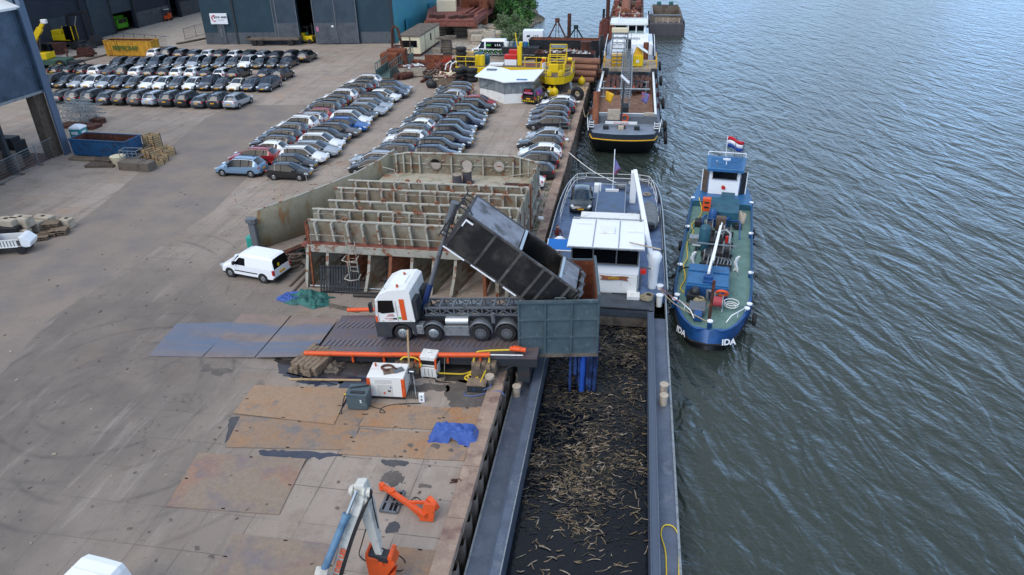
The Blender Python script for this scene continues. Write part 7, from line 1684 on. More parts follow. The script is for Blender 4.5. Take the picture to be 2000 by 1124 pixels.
tl = ['black tub stack nearest the cars','middle black tub stack','tall black tub stack with dark lids','black tub stack beside the white crate','black tub stack behind the yellow pontoon rail','short black tub stack at the back']
for k,(px,py,n_) in enumerate(((893,163,3),(905,160,3),(901,146,6),(914,150,4),(921,162,3),(890,133,2))):
    p = g(px,py); b = MB()
    for j in range(n_): z = j*.62; b.tube([p+Vector((0,.6,z)),p+Vector((0,.6,z+.3)),p+Vector((0,.6,z+.55)),p+Vector((0,.6,z+.58))],[.62,.8,.78,.5],12)
    one(b,'tub_stack','black_rubber',tl[k],'tubs','stacks of black tubs in the yard')
boxat('wooden_crate','wood_pale','pale wooden crate full of soil before the white minibus','crate',919,120,1.2,1.9,1.6,1.2,0); boxat('pallet_stack','concrete','grey block base under the pale wooden crate','pallet',919,122,0,2.1,1.8,1.15,0)
# white minibus with trailer
mb = van('minibus','white high roof minibus with dark lower half and green chequers','van',(-22.9,117.6,0),180,5.9,2.1,2.55,'white_clean',front=.26,nosez=1.15,wheel=.36,pane='dark_glass')
s_ = 1   # near side is local +y (van turned by 180 degrees)
M('dark_green','#10261e',.5,0,var=.05); M('chequer','#5cc248',.5,0,var=.03)
MB().box(-2.9,2.35,1.055,1.07,.42,1.05).build('lower_band','dark_green',mb)
for k in range(12): MB().box(-2.6+.4*k,-2.4+.4*k,1.07,1.08,.80 if k%2 else .88,.9 if k%2 else .98).box(-2.4+.4*k,-2.2+.4*k,1.07,1.08,.55,.63).build('chequer_marking','chequer' if k%2 else 'white_clean',mb)
text('L S A',.42,'lettering','white_clean',mb,plane_mx((-1.6,.985,1.72),(-1,0,0),(0,-.12,1)),False,ext=.05,bold=.01)
MB().ext([(.35,1.0,1.6),(.05,1.0,1.85),(-.35,1.0,1.8),(-.6,1.0,1.9),(-.35,1.0,1.6),(.05,1.0,1.65)],(0,.06,0)).build('emblem','chequer',mb)
tr_ = thing('car_trailer','black twin axle trailer loaded with blue drums behind the minibus','trailer',tuple(g(1020,118)+Vector((0,1,0))))
MB().box(-3.2,2.6,-1.0,1.0,.9,1.9).build('body','black_paint',tr_,bevel=.03); MB().bar((-3.2,0,.6),(-5.4,0,.6),.12).box(-3.3,2.7,-.9,.9,.7,.9).bar((-5.0,0,.0),(-5.0,0,.8),.1).build('frame','galv',tr_)
for x in (-.45,.45):
    for s in (-1,1):
        w_ = MB().cyl((x,s*1.1-.12,.4),(x,s*1.1+.12,.4),.4,n=16).build('wheel','black_rubber',tr_); MB().cyl((x,s*1.1-.14,.4),(x,s*1.1+.14,.4),.22,n=10).build('rim','alu',w_)
MB().box(-1.0,1.0,-1.25,-.95,.82,.9).build('mudguard','galv',tr_)
for k,(x,mm) in enumerate(((-2.6,'white_paint'),(-1.8,'galv'),(-1.0,'blue_bright'),(-.3,'blue_bright'),(.4,'blue_bright'))): tag(MB().cyl(g(1020,118)+Vector((x,.9,1.9)),g(1020,118)+Vector((x+.1,.9,2.6)),.34,n=12).build('drum',mm),['white','grey metal','left blue','middle blue','right blue'][k]+' drum standing in the black trailer','drum')
lb = thing('box_trailer','white box trailer with green emblem beyond the black container','trailer',tuple(g(1040,100)+Vector((0,1.5,0))))
MB().box(-1.65,1.65,-1,1,1.2,3.1).build('body','white_clean',lb,bevel=.04); text('L S A',.4,'lettering','dark_green',lb,plane_mx((.5,-1.01,2.3),(1,0,0),(0,0,1)),False,bold=.01)
MB().ext([(-1.1,-1.0,2.1),(-.9,-1.0,2.45),(-.6,-1.0,2.4),(-.5,-1.0,2.55),(-.5,-1.0,2.1)],(0,-.03,0)).build('emblem','dark_green',lb); MB().box(-1.6,2.0,-.9,.9,.55,1.2).build('chassis','chequer',lb)
# black containers with rusty linings
skip('open_container','long black open container with rusty inside near the quay end',g(1092,123)+Vector((.3,5.2,0)),-2,11.0,2.5,2.6,'black_paint','rust',straight=True,ribs=12)
skip('open_container','black container heaped with mixed scrap behind the yellow workboat',g(1098,137)+Vector((.3,1.2,0)),-3,8.6,2.4,2.3,'black_paint','rust_dark',['white_paint','galv','dark_steel','concrete_light','rust_pink'],nfill=150,seed=6,straight=True,ribs=9)
# clamshell grabs
def grab(label,px,py,h,mm):
    p = g(px,py); t = thing('clamshell_grab',label,'grab',tuple(p)); b = MB()
    for s in (-1,1): b.bar((0,0,h),(s*1.3,0,h*.45),.22); b.bar((s*.15,0,h*.95),(s*.35,0,.9),.1)
    b.box(-.35,.35,-.3,.3,h-.3,h+.3); b.build('arms',mm,t)
    for s in (-1,1): MB().ext([(s*.1,-.9,.3),(s*.4,-.9,1.5),(s*1.5,-.9,h*.45),(s*1.9,-.9,.9),(s*1.1,-.9,.0)],(0,1.8,0)).build('shell','rust_dark',t)
grab('tall rusty clamshell grab at the end of the quay',1088,97,4.6,'rust_dark'); grab('dark green grab right of the rusty pile',1124,98,3.6,'dark_green')
b = MB(); p = g(1143,124); b.tube([p+Vector((0,0,0)),p+Vector((0,0,1.2)),p+Vector((0,0,2.6)),p+Vector((0,0,3.2))],[1.05,1.0,.75,.85],12); one(b,'steel_drum','rust_dark','rusty brown waisted drum with weeds growing on top near the quay corner','drum')
for k,(px,py) in enumerate(((1160,98),(1166,96),(1172,99))): one(MB().cyl(g(px,py),g(px,py)+Vector((0,0,1.1)),.14),'bollard_post','rust_dark',['first','second','third'][k]+' of three small rusty posts at the quay corner','post')
# log / pile stacks
def logs(label,px,py,n_,L_,rz,r,mm='rust_pink',layers=3,group='piles of steel tubes and logs in the yard'):
    p = g(px,py); b = MB(Matrix.Translation(p) @ Matrix.Rotation(R(rz),4,'Z')); rr = random.Random(px)
    for la in range(layers):
        for k in range(n_-la): o_ = rr.uniform(-.5,.5); b.cyl((-L_/2+o_,(k+la*.5)*2*r+r,r+la*r*1.75),(L_/2+o_,(k+la*.5)*2*r+r,r+la*r*1.75),r*rr.uniform(.85,1.05),n=10)
    one(b,'log_stack',mm,label,'log stack',group)
M('log_brown','#7a5546',.9,0,'#93684f',1.5,.45,.62,var=.2,stretch=(.3,2,2))
logs('long brown tube stack between workboat and quay edge',1128,163,4,5.2,-6,.42,'log_brown',4); logs('brown log stack between the white tent and the workboat',1032,178,5,4.6,4,.3,'log_brown',4); logs('log stack under the pontoon left of the workboat',1046,152,4,4.0,0,.3,'rust_pink',3)
boxat('rubble_box','wood_pale','low tan pallet box near the quay edge beside the workboat keel','box',1126,182,0,2.4,2.2,.3,-6)
# yellow buoy pontoon
yp = thing('buoy_pontoon','yellow pontoon with railings and red white marker box behind the tent','pontoon',tuple(g(975,160)+Vector((0,4,0))))
p0 = g(975,160)+Vector((0,4,0)); 
def yrel(px,py,z): q = gy(px,py,p0.y+0); return q-p0
MB().ext([(-5.6,-1.4,.2),(5.4,-1.4,.2),(6.6,-1.4,1.4),(-6.8,-1.4,1.4)],(0,3.0,0)).build('hull','bright_yellow',yp,bevel=.06); MB().box(-6.6,6.4,-1.3,1.5,1.4,1.48).build('deck','concrete_dark',yp)
def ryl(b,pts,h,posts=True,r=.06):
    P_ = [Vector(p) for p in pts]
    for z in (h*.5,h): b.tube([p+Vector((0,0,z)) for p in P_],r,5)
    for p in P_: b.tube([p,p+Vector((0,0,h))],r,5)
b = MB(); ryl(b,[(-6.6,-1.3,1.48),(-5.2,-1.3,1.48),(-3.8,-1.3,1.48)],1.3); ryl(b,[(-6.6,1.4,1.48),(-4.4,1.4,1.48),(-3.0,1.4,1.48)],1.4); ryl(b,[(3.2,-1.3,1.48),(4.8,-1.3,1.48),(6.4,-1.3,1.48)],1.3); b.build('handrail','bright_yellow',yp)
for x in (-3.6,-3.0): MB().cyl((x,-.6,1.5),(x,-.6,2.9),.42,n=12).build('winch','bright_yellow',yp)
MB().box(2.0,2.6,-.4,.3,1.48,4.0).bar((2.0,0,3.9),(1.7,0,5.8),.16).box(2.2,2.7,-.3,.3,4.0,4.6).build('mast','bright_yellow',yp,bevel=.05)
MB().box(.2,1.9,-.5,.6,1.5,2.3).build('marker_box','white_clean',yp,bevel=.03); MB().box(.19,1.91,-.51,.61,2.3,2.9).build('marker_box','red',yp,bevel=.03); MB().box(.6,1.9,1.0,1.9,2.4,3.3).build('marker_box','red',yp)
MB().box(-4.4,-3.0,.4,1.4,1.48,3.0).box(-2.9,-2.2,.2,1.2,1.48,2.7).build('engine_box','teal_dark',yp,bevel=.1); MB().box(-2,0,-.9,.6,1.49,1.7).build('hatch','white_paint',yp)
MB().cyl((6.2,-2.2,1.1),(7.6,-2.2,1.3),.4,n=12).build('float','bright_yellow',yp)
# white tent / deckhouse
wt = thing('deckhouse_shell','white flat roofed deckhouse with plastic sheeted windows on the yard','deckhouse',tuple(g(975,200)))
o0 = g(938,191); c0 = [g(938,191),g(965,197),g(985,204),g(1040,201)]; zt = 2.65
top = [c+Vector((0,0,zt)) for c in c0]; zl = 1.2
def strip(name,m,z0,z1,th=.06):
    b = MB()
    for p,q in zip(c0,c0[1:]): b.ext([p+Vector((0,0,z0)),q+Vector((0,0,z0)),q+Vector((0,0,z1)),p+Vector((0,0,z1))],(0,th,0))
    e = c0[-1]; f = e+Vector((.4,5.0,0)); b.ext([e+Vector((0,0,z0)),f+Vector((0,0,z0)),f+Vector((0,0,z1)),e+Vector((0,0,z1))],(-th,0,0))
    e = c0[0]; f = e+Vector((-.2,5,0)); b.ext([e+Vector((0,0,z0)),f+Vector((0,0,z0)),f+Vector((0,0,z1)),e+Vector((0,0,z1))],(th,0,0))
    return b.build(name,m,wt,True)
strip('lower_wall','white_paint',.02,zl); strip('window_sheet',mat('plastic_sheet','#767c7e',.25,0,'#8f9698',1.2,.45,.6,var=.15,stretch=(3,1,.6),coat=.3),zl,zt-.15)
b = MB(); tpz = [p+Vector((-.5 if i == 0 else (.3 if i == 3 else 0),-.5,zt)) for i,p in enumerate(c0)]; bkp = [tpz[3]+Vector((.5,6.0,.1)),tpz[2]+Vector((.0,6.2,.1)),tpz[1]+Vector((0,6.2,.1)),tpz[0]+Vector((.6,5.8,.1))]
b.ext(tpz+bkp,(0,0,.16)); b.build('roof','white_clean',wt,True,bevel=.04)
b = MB()
for c in (c0[0],c0[0].lerp(c0[1],.6),c0[1],c0[2],c0[2].lerp(c0[3],.45),c0[2].lerp(c0[3],.85),c0[3]): b.bar(c+Vector((0,-.05,zl)),c+Vector((0,-.05,zt)),.07)
b.bar(c0[0]+Vector((.1,-.06,zl)),c0[1]+Vector((-.2,-.06,zt-.3)),.05); b.build('frame','galv',wt,True)
MB().box(tpz[3].x-2.2,tpz[3].x-.9,tpz[3].y-.05,tpz[3].y+.5,zt+.17,zt+.21).build('roof_patch','blue_bright',wt,True); q = tpz[0].lerp(bkp[3],.5); MB().box(q.x+.6,q.x+1.9,q.y,q.y+.9,zt+.27,zt+.30).build('roof_patch','steel_grey',wt,True)
# dark van with coloured wrap
fv = van('wrapped_van','small black van wrapped with flowers and coloured shop lettering','van',tuple(g(1040,204)+Vector((0.2,1.8,0))),72,4.4,1.82,1.86,'paint black',rear_glass=True,nosez=1.0)
MB().box(-2.23,-2.2,-.6,.6,1.3,1.55).build('wrap_panel','pinkish',fv)
text('FLORA',.26,'lettering','red',fv,plane_mx((-2.25,0,1.72),(0,-1,0),(0,0,1)),False,bold=.01)
for s in (-1,1): MB().ext([(-1.6,s*.86,1.05),(-.2,s*.89,1.05),(-.3,s*.83,1.6),(-1.6,s*.80,1.6)],(0,s*.06,0)).build('wrap_panel',mat('wrap_blue','#2a4a9c',.4,0,'#c04a7a',1.6,.48,.55,var=.1) if 'wrap_blue' not in MATS else 'wrap_blue',fv)
rr = random.Random(4)
for k in range(14):
    s = rr.choice((-1,-1,1)); x,z = rr.uniform(-2,1.2), rr.uniform(.4,.9); MB().cyl((x,s*.9,z),(x,s*.935,z),rr.uniform(.08,.15),n=7).build('flower_print',rr.choice(['bright_yellow','white_clean','bright_yellow','pinkish']),fv)
for k in range(7): MB().box(-2.275,-2.24,-.8+.24*k,-.68+.24*k,.38,.55).build('flower_print','bright_yellow',fv)
# yellow workboat on stands
wb = thing('workboat','yellow workboat with railings and ladder standing on the yard','workboat',tuple(g(1084,182)+Vector((0,1.2,0))),0)
wb.scale = (.84,.84,.84)
def wr(z,f,fo): return [(x*f,y+fo,z) for x,y in ((-1.5,-2.6),(0,-3.3),(1.5,-2.6),(2.55,-.6),(2.7,2.5),(2.4,5.5),(-2.4,5.5),(-2.7,2.5),(-2.55,-.6))]
b = MB(); b.loft([wr(.75,.35,1.2),wr(1.2,.8,.5),wr(1.6,.93,.15)],0,True); b.build('hull_bottom','hull_black',wb)
b = MB(); b.loft([wr(1.6,.93,.15),wr(2.7,1.0,0)],0,False); b.build('hull','bright_yellow',wb)
b = MB(); v = wr(2.62,.97,.05); b.add(v,[tuple(range(len(v)))]); b.build('deck','concrete_dark',wb,rec=False)
b = MB()
for s in (-1,1):
    ryl(b,[(s*.6,-2.7,2.65),(s*1.4,-2.3,2.65),(s*2.3,-.6,2.65)],1.0,r=.045); b.tube([(s*2.3,-.4,2.65),(s*2.4,1.0,4.2),(s*2.2,1.8,4.3),(s*2.2,2.0,2.65)],.06,6); b.tube([(s*2.45,.2,2.65),(s*2.5,1.2,3.9),(s*2.45,3.8,3.9),(s*2.4,4,2.65)],.05,5)
b.build('handrail','bright_yellow',wb)
for s in (-1,1): MB().box(s*.85-.35,s*.85+.35,-2.3,-1.6,2.65,3.5).build('push_post','bright_yellow',wb,bevel=.08)
ch = MB().box(-1.25,1.25,.4,3.4,2.65,3.9).build('deckhouse','bright_yellow',wb,bevel=.05)
b = MB()
for z in (2.8,3.1,3.4,3.7,4.0): b.bar((.35,.3,z),(.85,.3,z),.04)
b.bar((.35,.3,2.7),(.35,.3,4.2),.05); b.bar((.85,.3,2.7),(.85,.3,4.2),.05); b.build('ladder','black_paint',ch)
b = MB()
for x in (-1.3,1.3):
    for y in (1.0,3.0): b.bar((x,y,3.9),(x,y,5.3),.14)
for z in (4.2,4.6,5.0,5.25): b.bar((-1.3,1.0,z),(1.3,1.0,z),.1)
b.bar((-1.3,1.0,4.0),(1.3,1.0,5.0),.08); b.bar((0,1.0,4.0),(0,1.0,5.2),.08)
for x in (-1.3,1.3): b.bar((x,3.0,5.3),(x,3.2,6.4),.1)
for z in (5.8,6.4): b.bar((-1.3,3.1,z),(1.3,3.1,z),.1)
b.build('mast_frame','bright_yellow',wb)
MB().box(-1.1,1.1,3.0,3.6,5.9,6.35).build('radar','galv',wb); MB().box(-1.0,1.0,1.1,2.8,3.9,4.3).build('winch','black_paint',wb)
MB().ob((-1.95,.5,3.7),(.12,1.0,1.0),0,-20).build('warning_board','white_clean',wb); MB().ob((-1.99,.48,4.45),(.12,1.0,.6),0,-20).build('warning_board','orange',wb)
for s in (-1,1): MB().cyl((s*1.7,.9,4.6),(s*2.3,.9,4.6),.28,n=10).build('float','bright_yellow',wb)
for s in (-1,1): MB().bar((s*.9,-2.3,0),(s*.9,-2.4,1.9),.1).build('prop_stand','dark_steel',wb)
MB().box(-.8,.8,0,4,0,.8).build('keel_block','wood_dark',wb); MB().bar((2.5,-.4,.3),(2.1,-.2,1.8),.6,.08).build('rudder','galv',wb)
for k,(px,py,lb) in enumerate(((1074,187,'left one of two yellow buoys under the workboat bow'),(1083,187,'right one of two yellow buoys under the workboat bow'),(1136,166,'yellow buoy lying by the tube stack at the quay edge'))):
    p = g(px,py); one(MB().ball(p+Vector((0,0,.45)),.5,12,8,0,1.15).cyl(p+Vector((0,0,.9)),p+Vector((0,0,1.15)),.1),'buoy','bright_yellow',lb,'buoy')
p = g(1127,198); one(MB().tor(p+Vector((0,.2,.85)),.62,.28,(.35,1,.1),22,10),'tyre','black_rubber','large tyre standing upright near the quay coping','tyre')
p = g(1112,196); one(MB().tor(p+Vector((0,.3,.35)),.6,.26,(0,.4,1),20,10),'tyre','black_rubber','tyre lying left of the upright tyre near the coping','tyre')
for k,(px,py,lb) in enumerate(((1129,207,'white topped bollard beside the upright tyre'),(1106,281,'pale bollard at the mooring line beside the coping'),(1056,437,'whitish bollard on the quay beside the ship section'))):
    p = g(px,py); t = thing('bollard',lb,'bollard',tuple(p)); MB().cyl((0,0,0),(0,0,.4),.2,.18,n=14).build('post','concrete_light',t); MB().cyl((0,0,.4),(0,0,.52),.26,.24,n=14).build('cap','white_paint',t)
p = g(1142,180); one(MB().bar(p,p+Vector((0,0,1.4)),.08),'post','concrete_dark','thin grey post beside the quay coping near the tyre','post')
# railing between the quayside cars
rl = thing('steel_railing','low grey steel railing standing between two groups of quayside cars','railing',tuple(g(1080,250)))
A0, A1 = g(1043,255), g(1113,253); b = MB()
for z in (.25,.65,1.05): b.bar(A0+Vector((0,0,z)),A1+Vector((0,0,z)),.05)
for i in range(5): q = A0.lerp(A1,i/4); b.bar(q,q+Vector((0,0,1.1)),.06)
b.build('front_frame','galv',rl,True); b = MB(); q1 = A0.lerp(A1,.75); 
for z in (.3,.7,1.1): b.bar(q1+Vector((0,-1.2,z)),A1+Vector((0,-1.2,z)),.05)
for q in (q1,A1): b.bar(q+Vector((0,-1.2,0)),q+Vector((0,-1.2,1.15)),.06); b.bar(q+Vector((0,-1.2,1.1)),q+Vector((0,0,1.1)),.05)
b.build('side_frame','galv',rl,True); MB().box(q1.x,A1.x+.2,A1.y-1.4,A1.y-.2,.01,.18).build('base_plate','wood',rl,True)

# ================================================================== LEFT YARD
# yellow roll-off container
ys_ = skip('roll_off_container','scuffed yellow open container with green lettering behind the far cars',g(254,111)+Vector((0,1.2,0)),0,8.6,2.4,2.5,'skip_yellow','rust_dark',straight=True,ribs=9)
text('REPSCRAP',1.0,'lettering',mat('dull_green','#4f6a2c',.7,0,var=.1),ys_,plane_mx((-.4,-1.31,1.35),(1,0,0),(0,0,1)),False,ext=.03,bold=.02)
# telescopic handler / mobile crane
tc_ = thing('mobile_crane','yellow telescopic mobile crane partly hidden by the shed at upper left','crane',tuple(g(100,134)),-90+8)
M('crane_green','#3f5d50',.5,.1,var=.1)
MB().box(-1.2,1.2,-2.2,3.4,.7,1.5).build('chassis','crane_green',tc_,bevel=.06)
for s in (-1,1):
    for y in (-1.5,2.5):
        w_ = MB().cyl((s*1.2-.25,y,.75),(s*1.2+.25,y,.75),.75,n=18).build('wheel','black_rubber',tc_); MB().cyl((s*1.2-.28,y,.75),(s*1.2+.28,y,.75),.34,n=12).build('rim','bright_yellow',w_)
MB().box(-1.2,1.2,-2.4,.6,1.5,2.5).build('body','bright_yellow',tc_,bevel=.12); MB().ext([(-1.15,-.9,2.5),(-1.15,.6,2.5),(-1.15,.4,3.6),(-1.15,-.8,3.7)],(.95,0,0)).build('cab','dark_glass',tc_,bevel=.05)
MB().bar((.4,-2.6,2.6),(.4,.5,6.0),.6,.8).bar((.4,.1,5.6),(.4,1.2,6.8),.42,.5).build('boom','bright_yellow',tc_,bevel=.05)
MB().ob((.4,1.4,7.0),(.6,.8,.6)).build('boom_head','white_paint',tc_,bevel=.08); MB().cyl((.4,-.6,2.6),(.4,.2,5.2),.13).build('boom_ram','dark_steel',tc_)
MB().box(-.9,.9,3.4,5.0,.8,1.1).bar((-.8,4.9,.9),(-.8,5.4,.2),.12).build('front_fork','dark_steel',tc_)
# yellow wheeled excavator
ye = thing('wheeled_excavator','yellow and black wheeled excavator before the dark hall','excavator',tuple(g(141,95)),0)
MB().box(-2.6,2.6,-1.1,1.1,.8,1.3).box(1.8,3.2,-1.3,1.3,.25,.9).build('chassis','dark_steel',ye,bevel=.05)
for x in (-1.8,1.6):
    for s in (-1,1): w_ = MB().cyl((x,s*1.2-.3,.6),(x,s*1.2+.3,.6),.6,n=18).build('wheel','black_rubber',ye); MB().cyl((x,s*1.2-.32,.6),(x,s*1.2+.32,.6),.25).build('rim','dark_steel',w_)
MB().box(-2.9,1.0,-1.2,1.2,1.5,2.5).box(-2.6,-.4,-1.1,.9,2.5,3.2).build('body','bright_yellow',ye,bevel=.12)
MB().box(.2,1.9,-1.2,-.1,1.6,3.9).build('cab','dark_glass',ye,bevel=.06); b = MB()
for x in (.2,1.9):
    for y in (-1.2,-.1): b.bar((x,y,1.6),(x*1.0,y,3.95),.1)
b.build('cab_frame','bright_yellow',ye); MB().bar((-.2,.4,2.4),(.6,.4,5.6),.4,.5).bar((.6,.4,5.5),(4.4,.4,6.2),.35,.45).bar((4.4,.4,6.3),(4.6,.4,2.2),.35,.4).build('boom','black_paint',ye,bevel=.04)
MB().cyl((.9,.4,2.6),(2.2,.4,5.3),.1).build('boom_ram','alu',ye); MB().ext([(4.2,-.2,2.2),(5.0,-.2,2.2),(5.2,-.2,1.2),(4.4,-.2,1.0)],(0,1.2,0)).build('bucket','dark_steel',ye)
for k,(px,py,lb) in enumerate(((158,112,'left rusty excavator bucket on the kerb near the cars'),(173,112,'right rusty excavator bucket on the kerb near the cars'),(183,95,'grey steel bucket on the forecourt beside the wheeled excavator'),(197,90,'pointed dark grab arm lying on the forecourt'))):
    p = g(px,py); t = thing('excavator_bucket',lb,'bucket',tuple(p),rz=20*k); b = MB(); b.ext([(-.7,0,.1),(.5,0,.0),(.9,0,.8),(.5,0,1.6),(-.3,0,1.4),(-.6,0,.9)],(0,1.1,0)); b.build('shell',['rust_dark','rust_dark','dark_steel','black_paint'][k],t,bevel=.06)
    MB().box(-.1,.4,.3,.8,1.5,2.0).build('coupler','dark_steel',t,bevel=.05)
one(MB().bar(g(132,121)+Vector((0,0,.5)),g(190,110)+Vector((0,0,.5)),.35,.35).bar(g(134,120),g(134,116)+Vector((0,0,1.6)),.25),'steel_beam','rust_dark','long dark steel beam lying on the kerb behind the buckets','beam')
one(MB().ob(g(92,108)+Vector((0,1,.9)),(5,2,1.8),0,6).ob(g(70,80)+Vector((0,1,1)),(4,3,2)),'rusty_container','rust_dark','dark rusty container at the dark hall wall behind the mobile crane','container')
# blue skip group
skip('open_skip','long blue open skip with rusty inside beside the shed corner',g(185,309)+Vector((.7,1.3,0)),-3,6.4,2.4,1.75,'blue_skip','rust_dark',ribs=0,straight=True)
b = MB(); p = g(248,315)
tl_ = thing('portable_toilet','teal portable toilet with white domed roof behind the blue skip','toilet',tuple(g(151,292)+Vector((0,.9,0))),6)
MB().box(-.6,.6,-.6,.6,.05,2.0).build('cabin',mat('toilet_teal','#2a8f92',.5,0,var=.05),tl_,bevel=.04)
MB().loft([[(-.65,-.65,2.0),(.65,-.65,2.0),(.65,.65,2.0),(-.65,.65,2.0)],[(-.62,-.62,2.15),(.62,-.62,2.15),(.62,.62,2.15),(-.62,.62,2.15)],[(-.3,-.3,2.35),(.3,-.3,2.35),(.3,.3,2.35),(-.3,.3,2.35)]],0).build('roof','white_clean',tl_,bevel=.05)
MB().box(-.4,.3,-.62,-.6,1.45,1.75).build('panel','white_paint',tl_); MB().box(.6,.62,-.4,.3,1.45,1.75).build('panel','white_paint',tl_)
def crate_stack(label,px,py,n_,sx_,sy_,h,rz,m='wood_pale',frame='black_paint'):
    p = g(px,py); t = thing('crate_stack',label,'crates',tuple(p),rz,'collapsible crates stacked on pallets')
    for k in range(n_):
        z = k*(h+.02); b = MB(); 
        for s in (-1,1):
            for j in range(2): b.box(-sx_/2,sx_/2,s*sy_/2-.02,s*sy_/2+.02,z+.03+j*h*.5,z+h*.45+j*h*.5); b.box(s*sx_/2-.02,s*sx_/2+.02,-sy_/2,sy_/2,z+.03+j*h*.5,z+h*.45+j*h*.5)
        b.build('boards',m,t); MB().box(-sx_/2+.05,sx_/2-.05,-sy_/2+.05,sy_/2-.05,z,z+.05).build('pallet_base','wood_dark',t)
        b = MB()
        for x in (-sx_/2-.03,0,sx_/2+.03):
            for y in (-sy_/2-.03,sy_/2+.03): b.box(x-.03,x+.03,y-.02,y+.02,z,z+h)
        b.build('corner_irons',frame,t)
crate_stack('tallest stack of wooden crates right of the blue skip',302,293,4,1.25,1.0,.4,-8)
crate_stack('low crate stack nearest the blue skip end',281,300,2,1.3,1.1,.4,-5,'wood'); crate_stack('two crates in the middle of the crate group',298,307,2,1.4,1.2,.38,-25)
crate_stack('crate pair at the right end by the driveway',325,303,2,1.4,1.2,.38,-30); crate_stack('single crate lowest before the crate group',303,322,1,1.3,1.1,.45,-25); crate_stack('single crate between the middle pair and the right pair',314,315,2,1.2,1.0,.3,-30)
crate_stack('flat crates behind the blue wire frames',284,313,1,1.5,1.2,.4,-5,'wood')
boxat('steel_box','concrete_dark','shallow purplish steel box at the edge of the driveway','box',262,335,0,3.3,1.2,.8,-4,bevel=.02)
b = MB(); p = g(256,325)
for x in (-.9,-.45,0,.45,.9): b.bar(p+Vector((x,0,0)),p+Vector((x,0,1.5)),.05)
for z in (.4,.9,1.5): b.bar(p+Vector((-.9,0,z)),p+Vector((.9,0,z)),.05); b.bar(p+Vector((-.9,1,z)),p+Vector((.9,1,z)),.05); b.bar(p+Vector((-.9,0,z)),p+Vector((-.9,1,z)),.05); b.bar(p+Vector((.9,0,z)),p+Vector((.9,1,z)),.05)
one(b,'wire_rack','galv','pale wire rack standing on the steel box before the blue skip','rack')
bb_ = g(229,325); one(MB().tube([bb_+Vector((0,.4,0)),bb_+Vector((0,.4,.9))],[.5,.75],8),'plastic_bin','cream','cream tapered bin full of rags before the blue skip','bin')
one(MB().ob(g(196,326)+Vector((0,.4,.12)),(2.8,1.5,.22),0,8).ob(g(204,320)+Vector((0,.4,.3)),(1.9,1.2,.15),0,-10),'wooden_hatch','wood_dark','stacked brown wooden hatch boards before the blue skip','boards')
one(MB().ob(g(160,316)+Vector((0,.4,.1)),(3.2,.6,.2),0,-3).ob(g(162,314)+Vector((0,.4,.24)),(2.8,.25,.08),0,-2),'timber_planks','wood','flat timber planks at the left front of the blue skip','planks')
# steel racks
for k,(px,py,n_,lb) in enumerate(((145,246,5,'big stack of galvanised steel racks right of the shed corner'),(176,240,4,'upright row of steel rack panels beside the rack stack'),(150,222,3,'rearmost loose steel rails over the rack stack'))):
    p = g(px,py); b = MB(); rr = random.Random(k+30); L_ = 3.6 if k == 0 else 2.2
    for j in range(n_):
        z = .3+.5*j; o_ = rr.uniform(-.3,.3)
        for yy in (0,1.6): b.bar(p+Vector((-L_/2+o_,yy,z)),p+Vector((L_/2+o_,yy,z+rr.uniform(-.1,.1))),.07)
        for q in range(7): x = -L_/2+o_+L_*q/6; b.bar(p+Vector((x,0,z)),p+Vector((x,1.6,z)),.05); b.bar(p+Vector((x,0,z-.35)),p+Vector((x+rr.uniform(-.2,.2),0,z+.25)),.045)
    one(b,'steel_rack','galv',lb,'rack')
one(MB().ob(g(150,252)+Vector((0,.6,.2)),(4.6,1.6,.35),0,-3).ob(g(186,243)+Vector((0,.5,.3)),(1.6,1.0,.5),0,-12),'rusty_tray','rust_dark','flat dark red steel trays under the racks','tray')
# concrete blocks at the left edge
i = 0
bl = ['concrete block at the far left end, front row','second front row block from the left edge','front row block with a broken corner','right end block of the front row','back row block at the left edge','second back row block','third back row block','back row block before the pallets','pale block right of the pallets','block lying on top at the left edge','top block second from the left','top block third from the left']
for k,(px,py,z) in enumerate(((-30,470,0),(8,474,0),(35,470,0),(60,455,0),(-20,448,0),(18,448,0),(45,447,0),(82,444,0),(128,448,0),(-25,452,.8),(10,450,.8),(38,446,.8))):
    p = g(px,py,z); t = thing('concrete_block',bl[k],'concrete block',tuple(p),rnd.uniform(-6,6),'concrete stacking blocks at the left edge'); s = (1.55,.8,.78) if px != 128 else (.9,.7,.75)
    MB().box(-s[0]/2,s[0]/2,0,s[1],.02,s[2]).build('body','concrete_light',t,bevel=.05); MB().box(-.12,.12,.3,.5,s[2],s[2]+.05).build('lifting_eye','dark_steel',t)
def pallet(label,px,py,z,rz,n_=1):
    p = g(px,py,z); t = thing('pallet',label,'pallet',tuple(p),rz,'weathered wooden pallets by the concrete blocks')
    for k in range(n_):
        zz_ = k*.15; b = MB()
        for j in range(7): b.box(-.6,.6,-.4+j*.13,-.3+j*.13,zz_+.12,zz_+.145)
        b.build('deck_boards','wood',t); b = MB()
        for x in (-.5,0,.5): b.box(x-.05,x+.05,-.4,.48,zz_+.0,zz_+.12)
        b.build('bearers','wood_dark',t)
pallet('pallet stack in front nearest the white buggy',80,468,0,25,2); pallet('pallet beside the front stack',95,462,0,25,2); pallet('tall pallet stack behind',105,452,0,18,5); pallet('right pallet stack against the pale block',118,458,0,20,3)
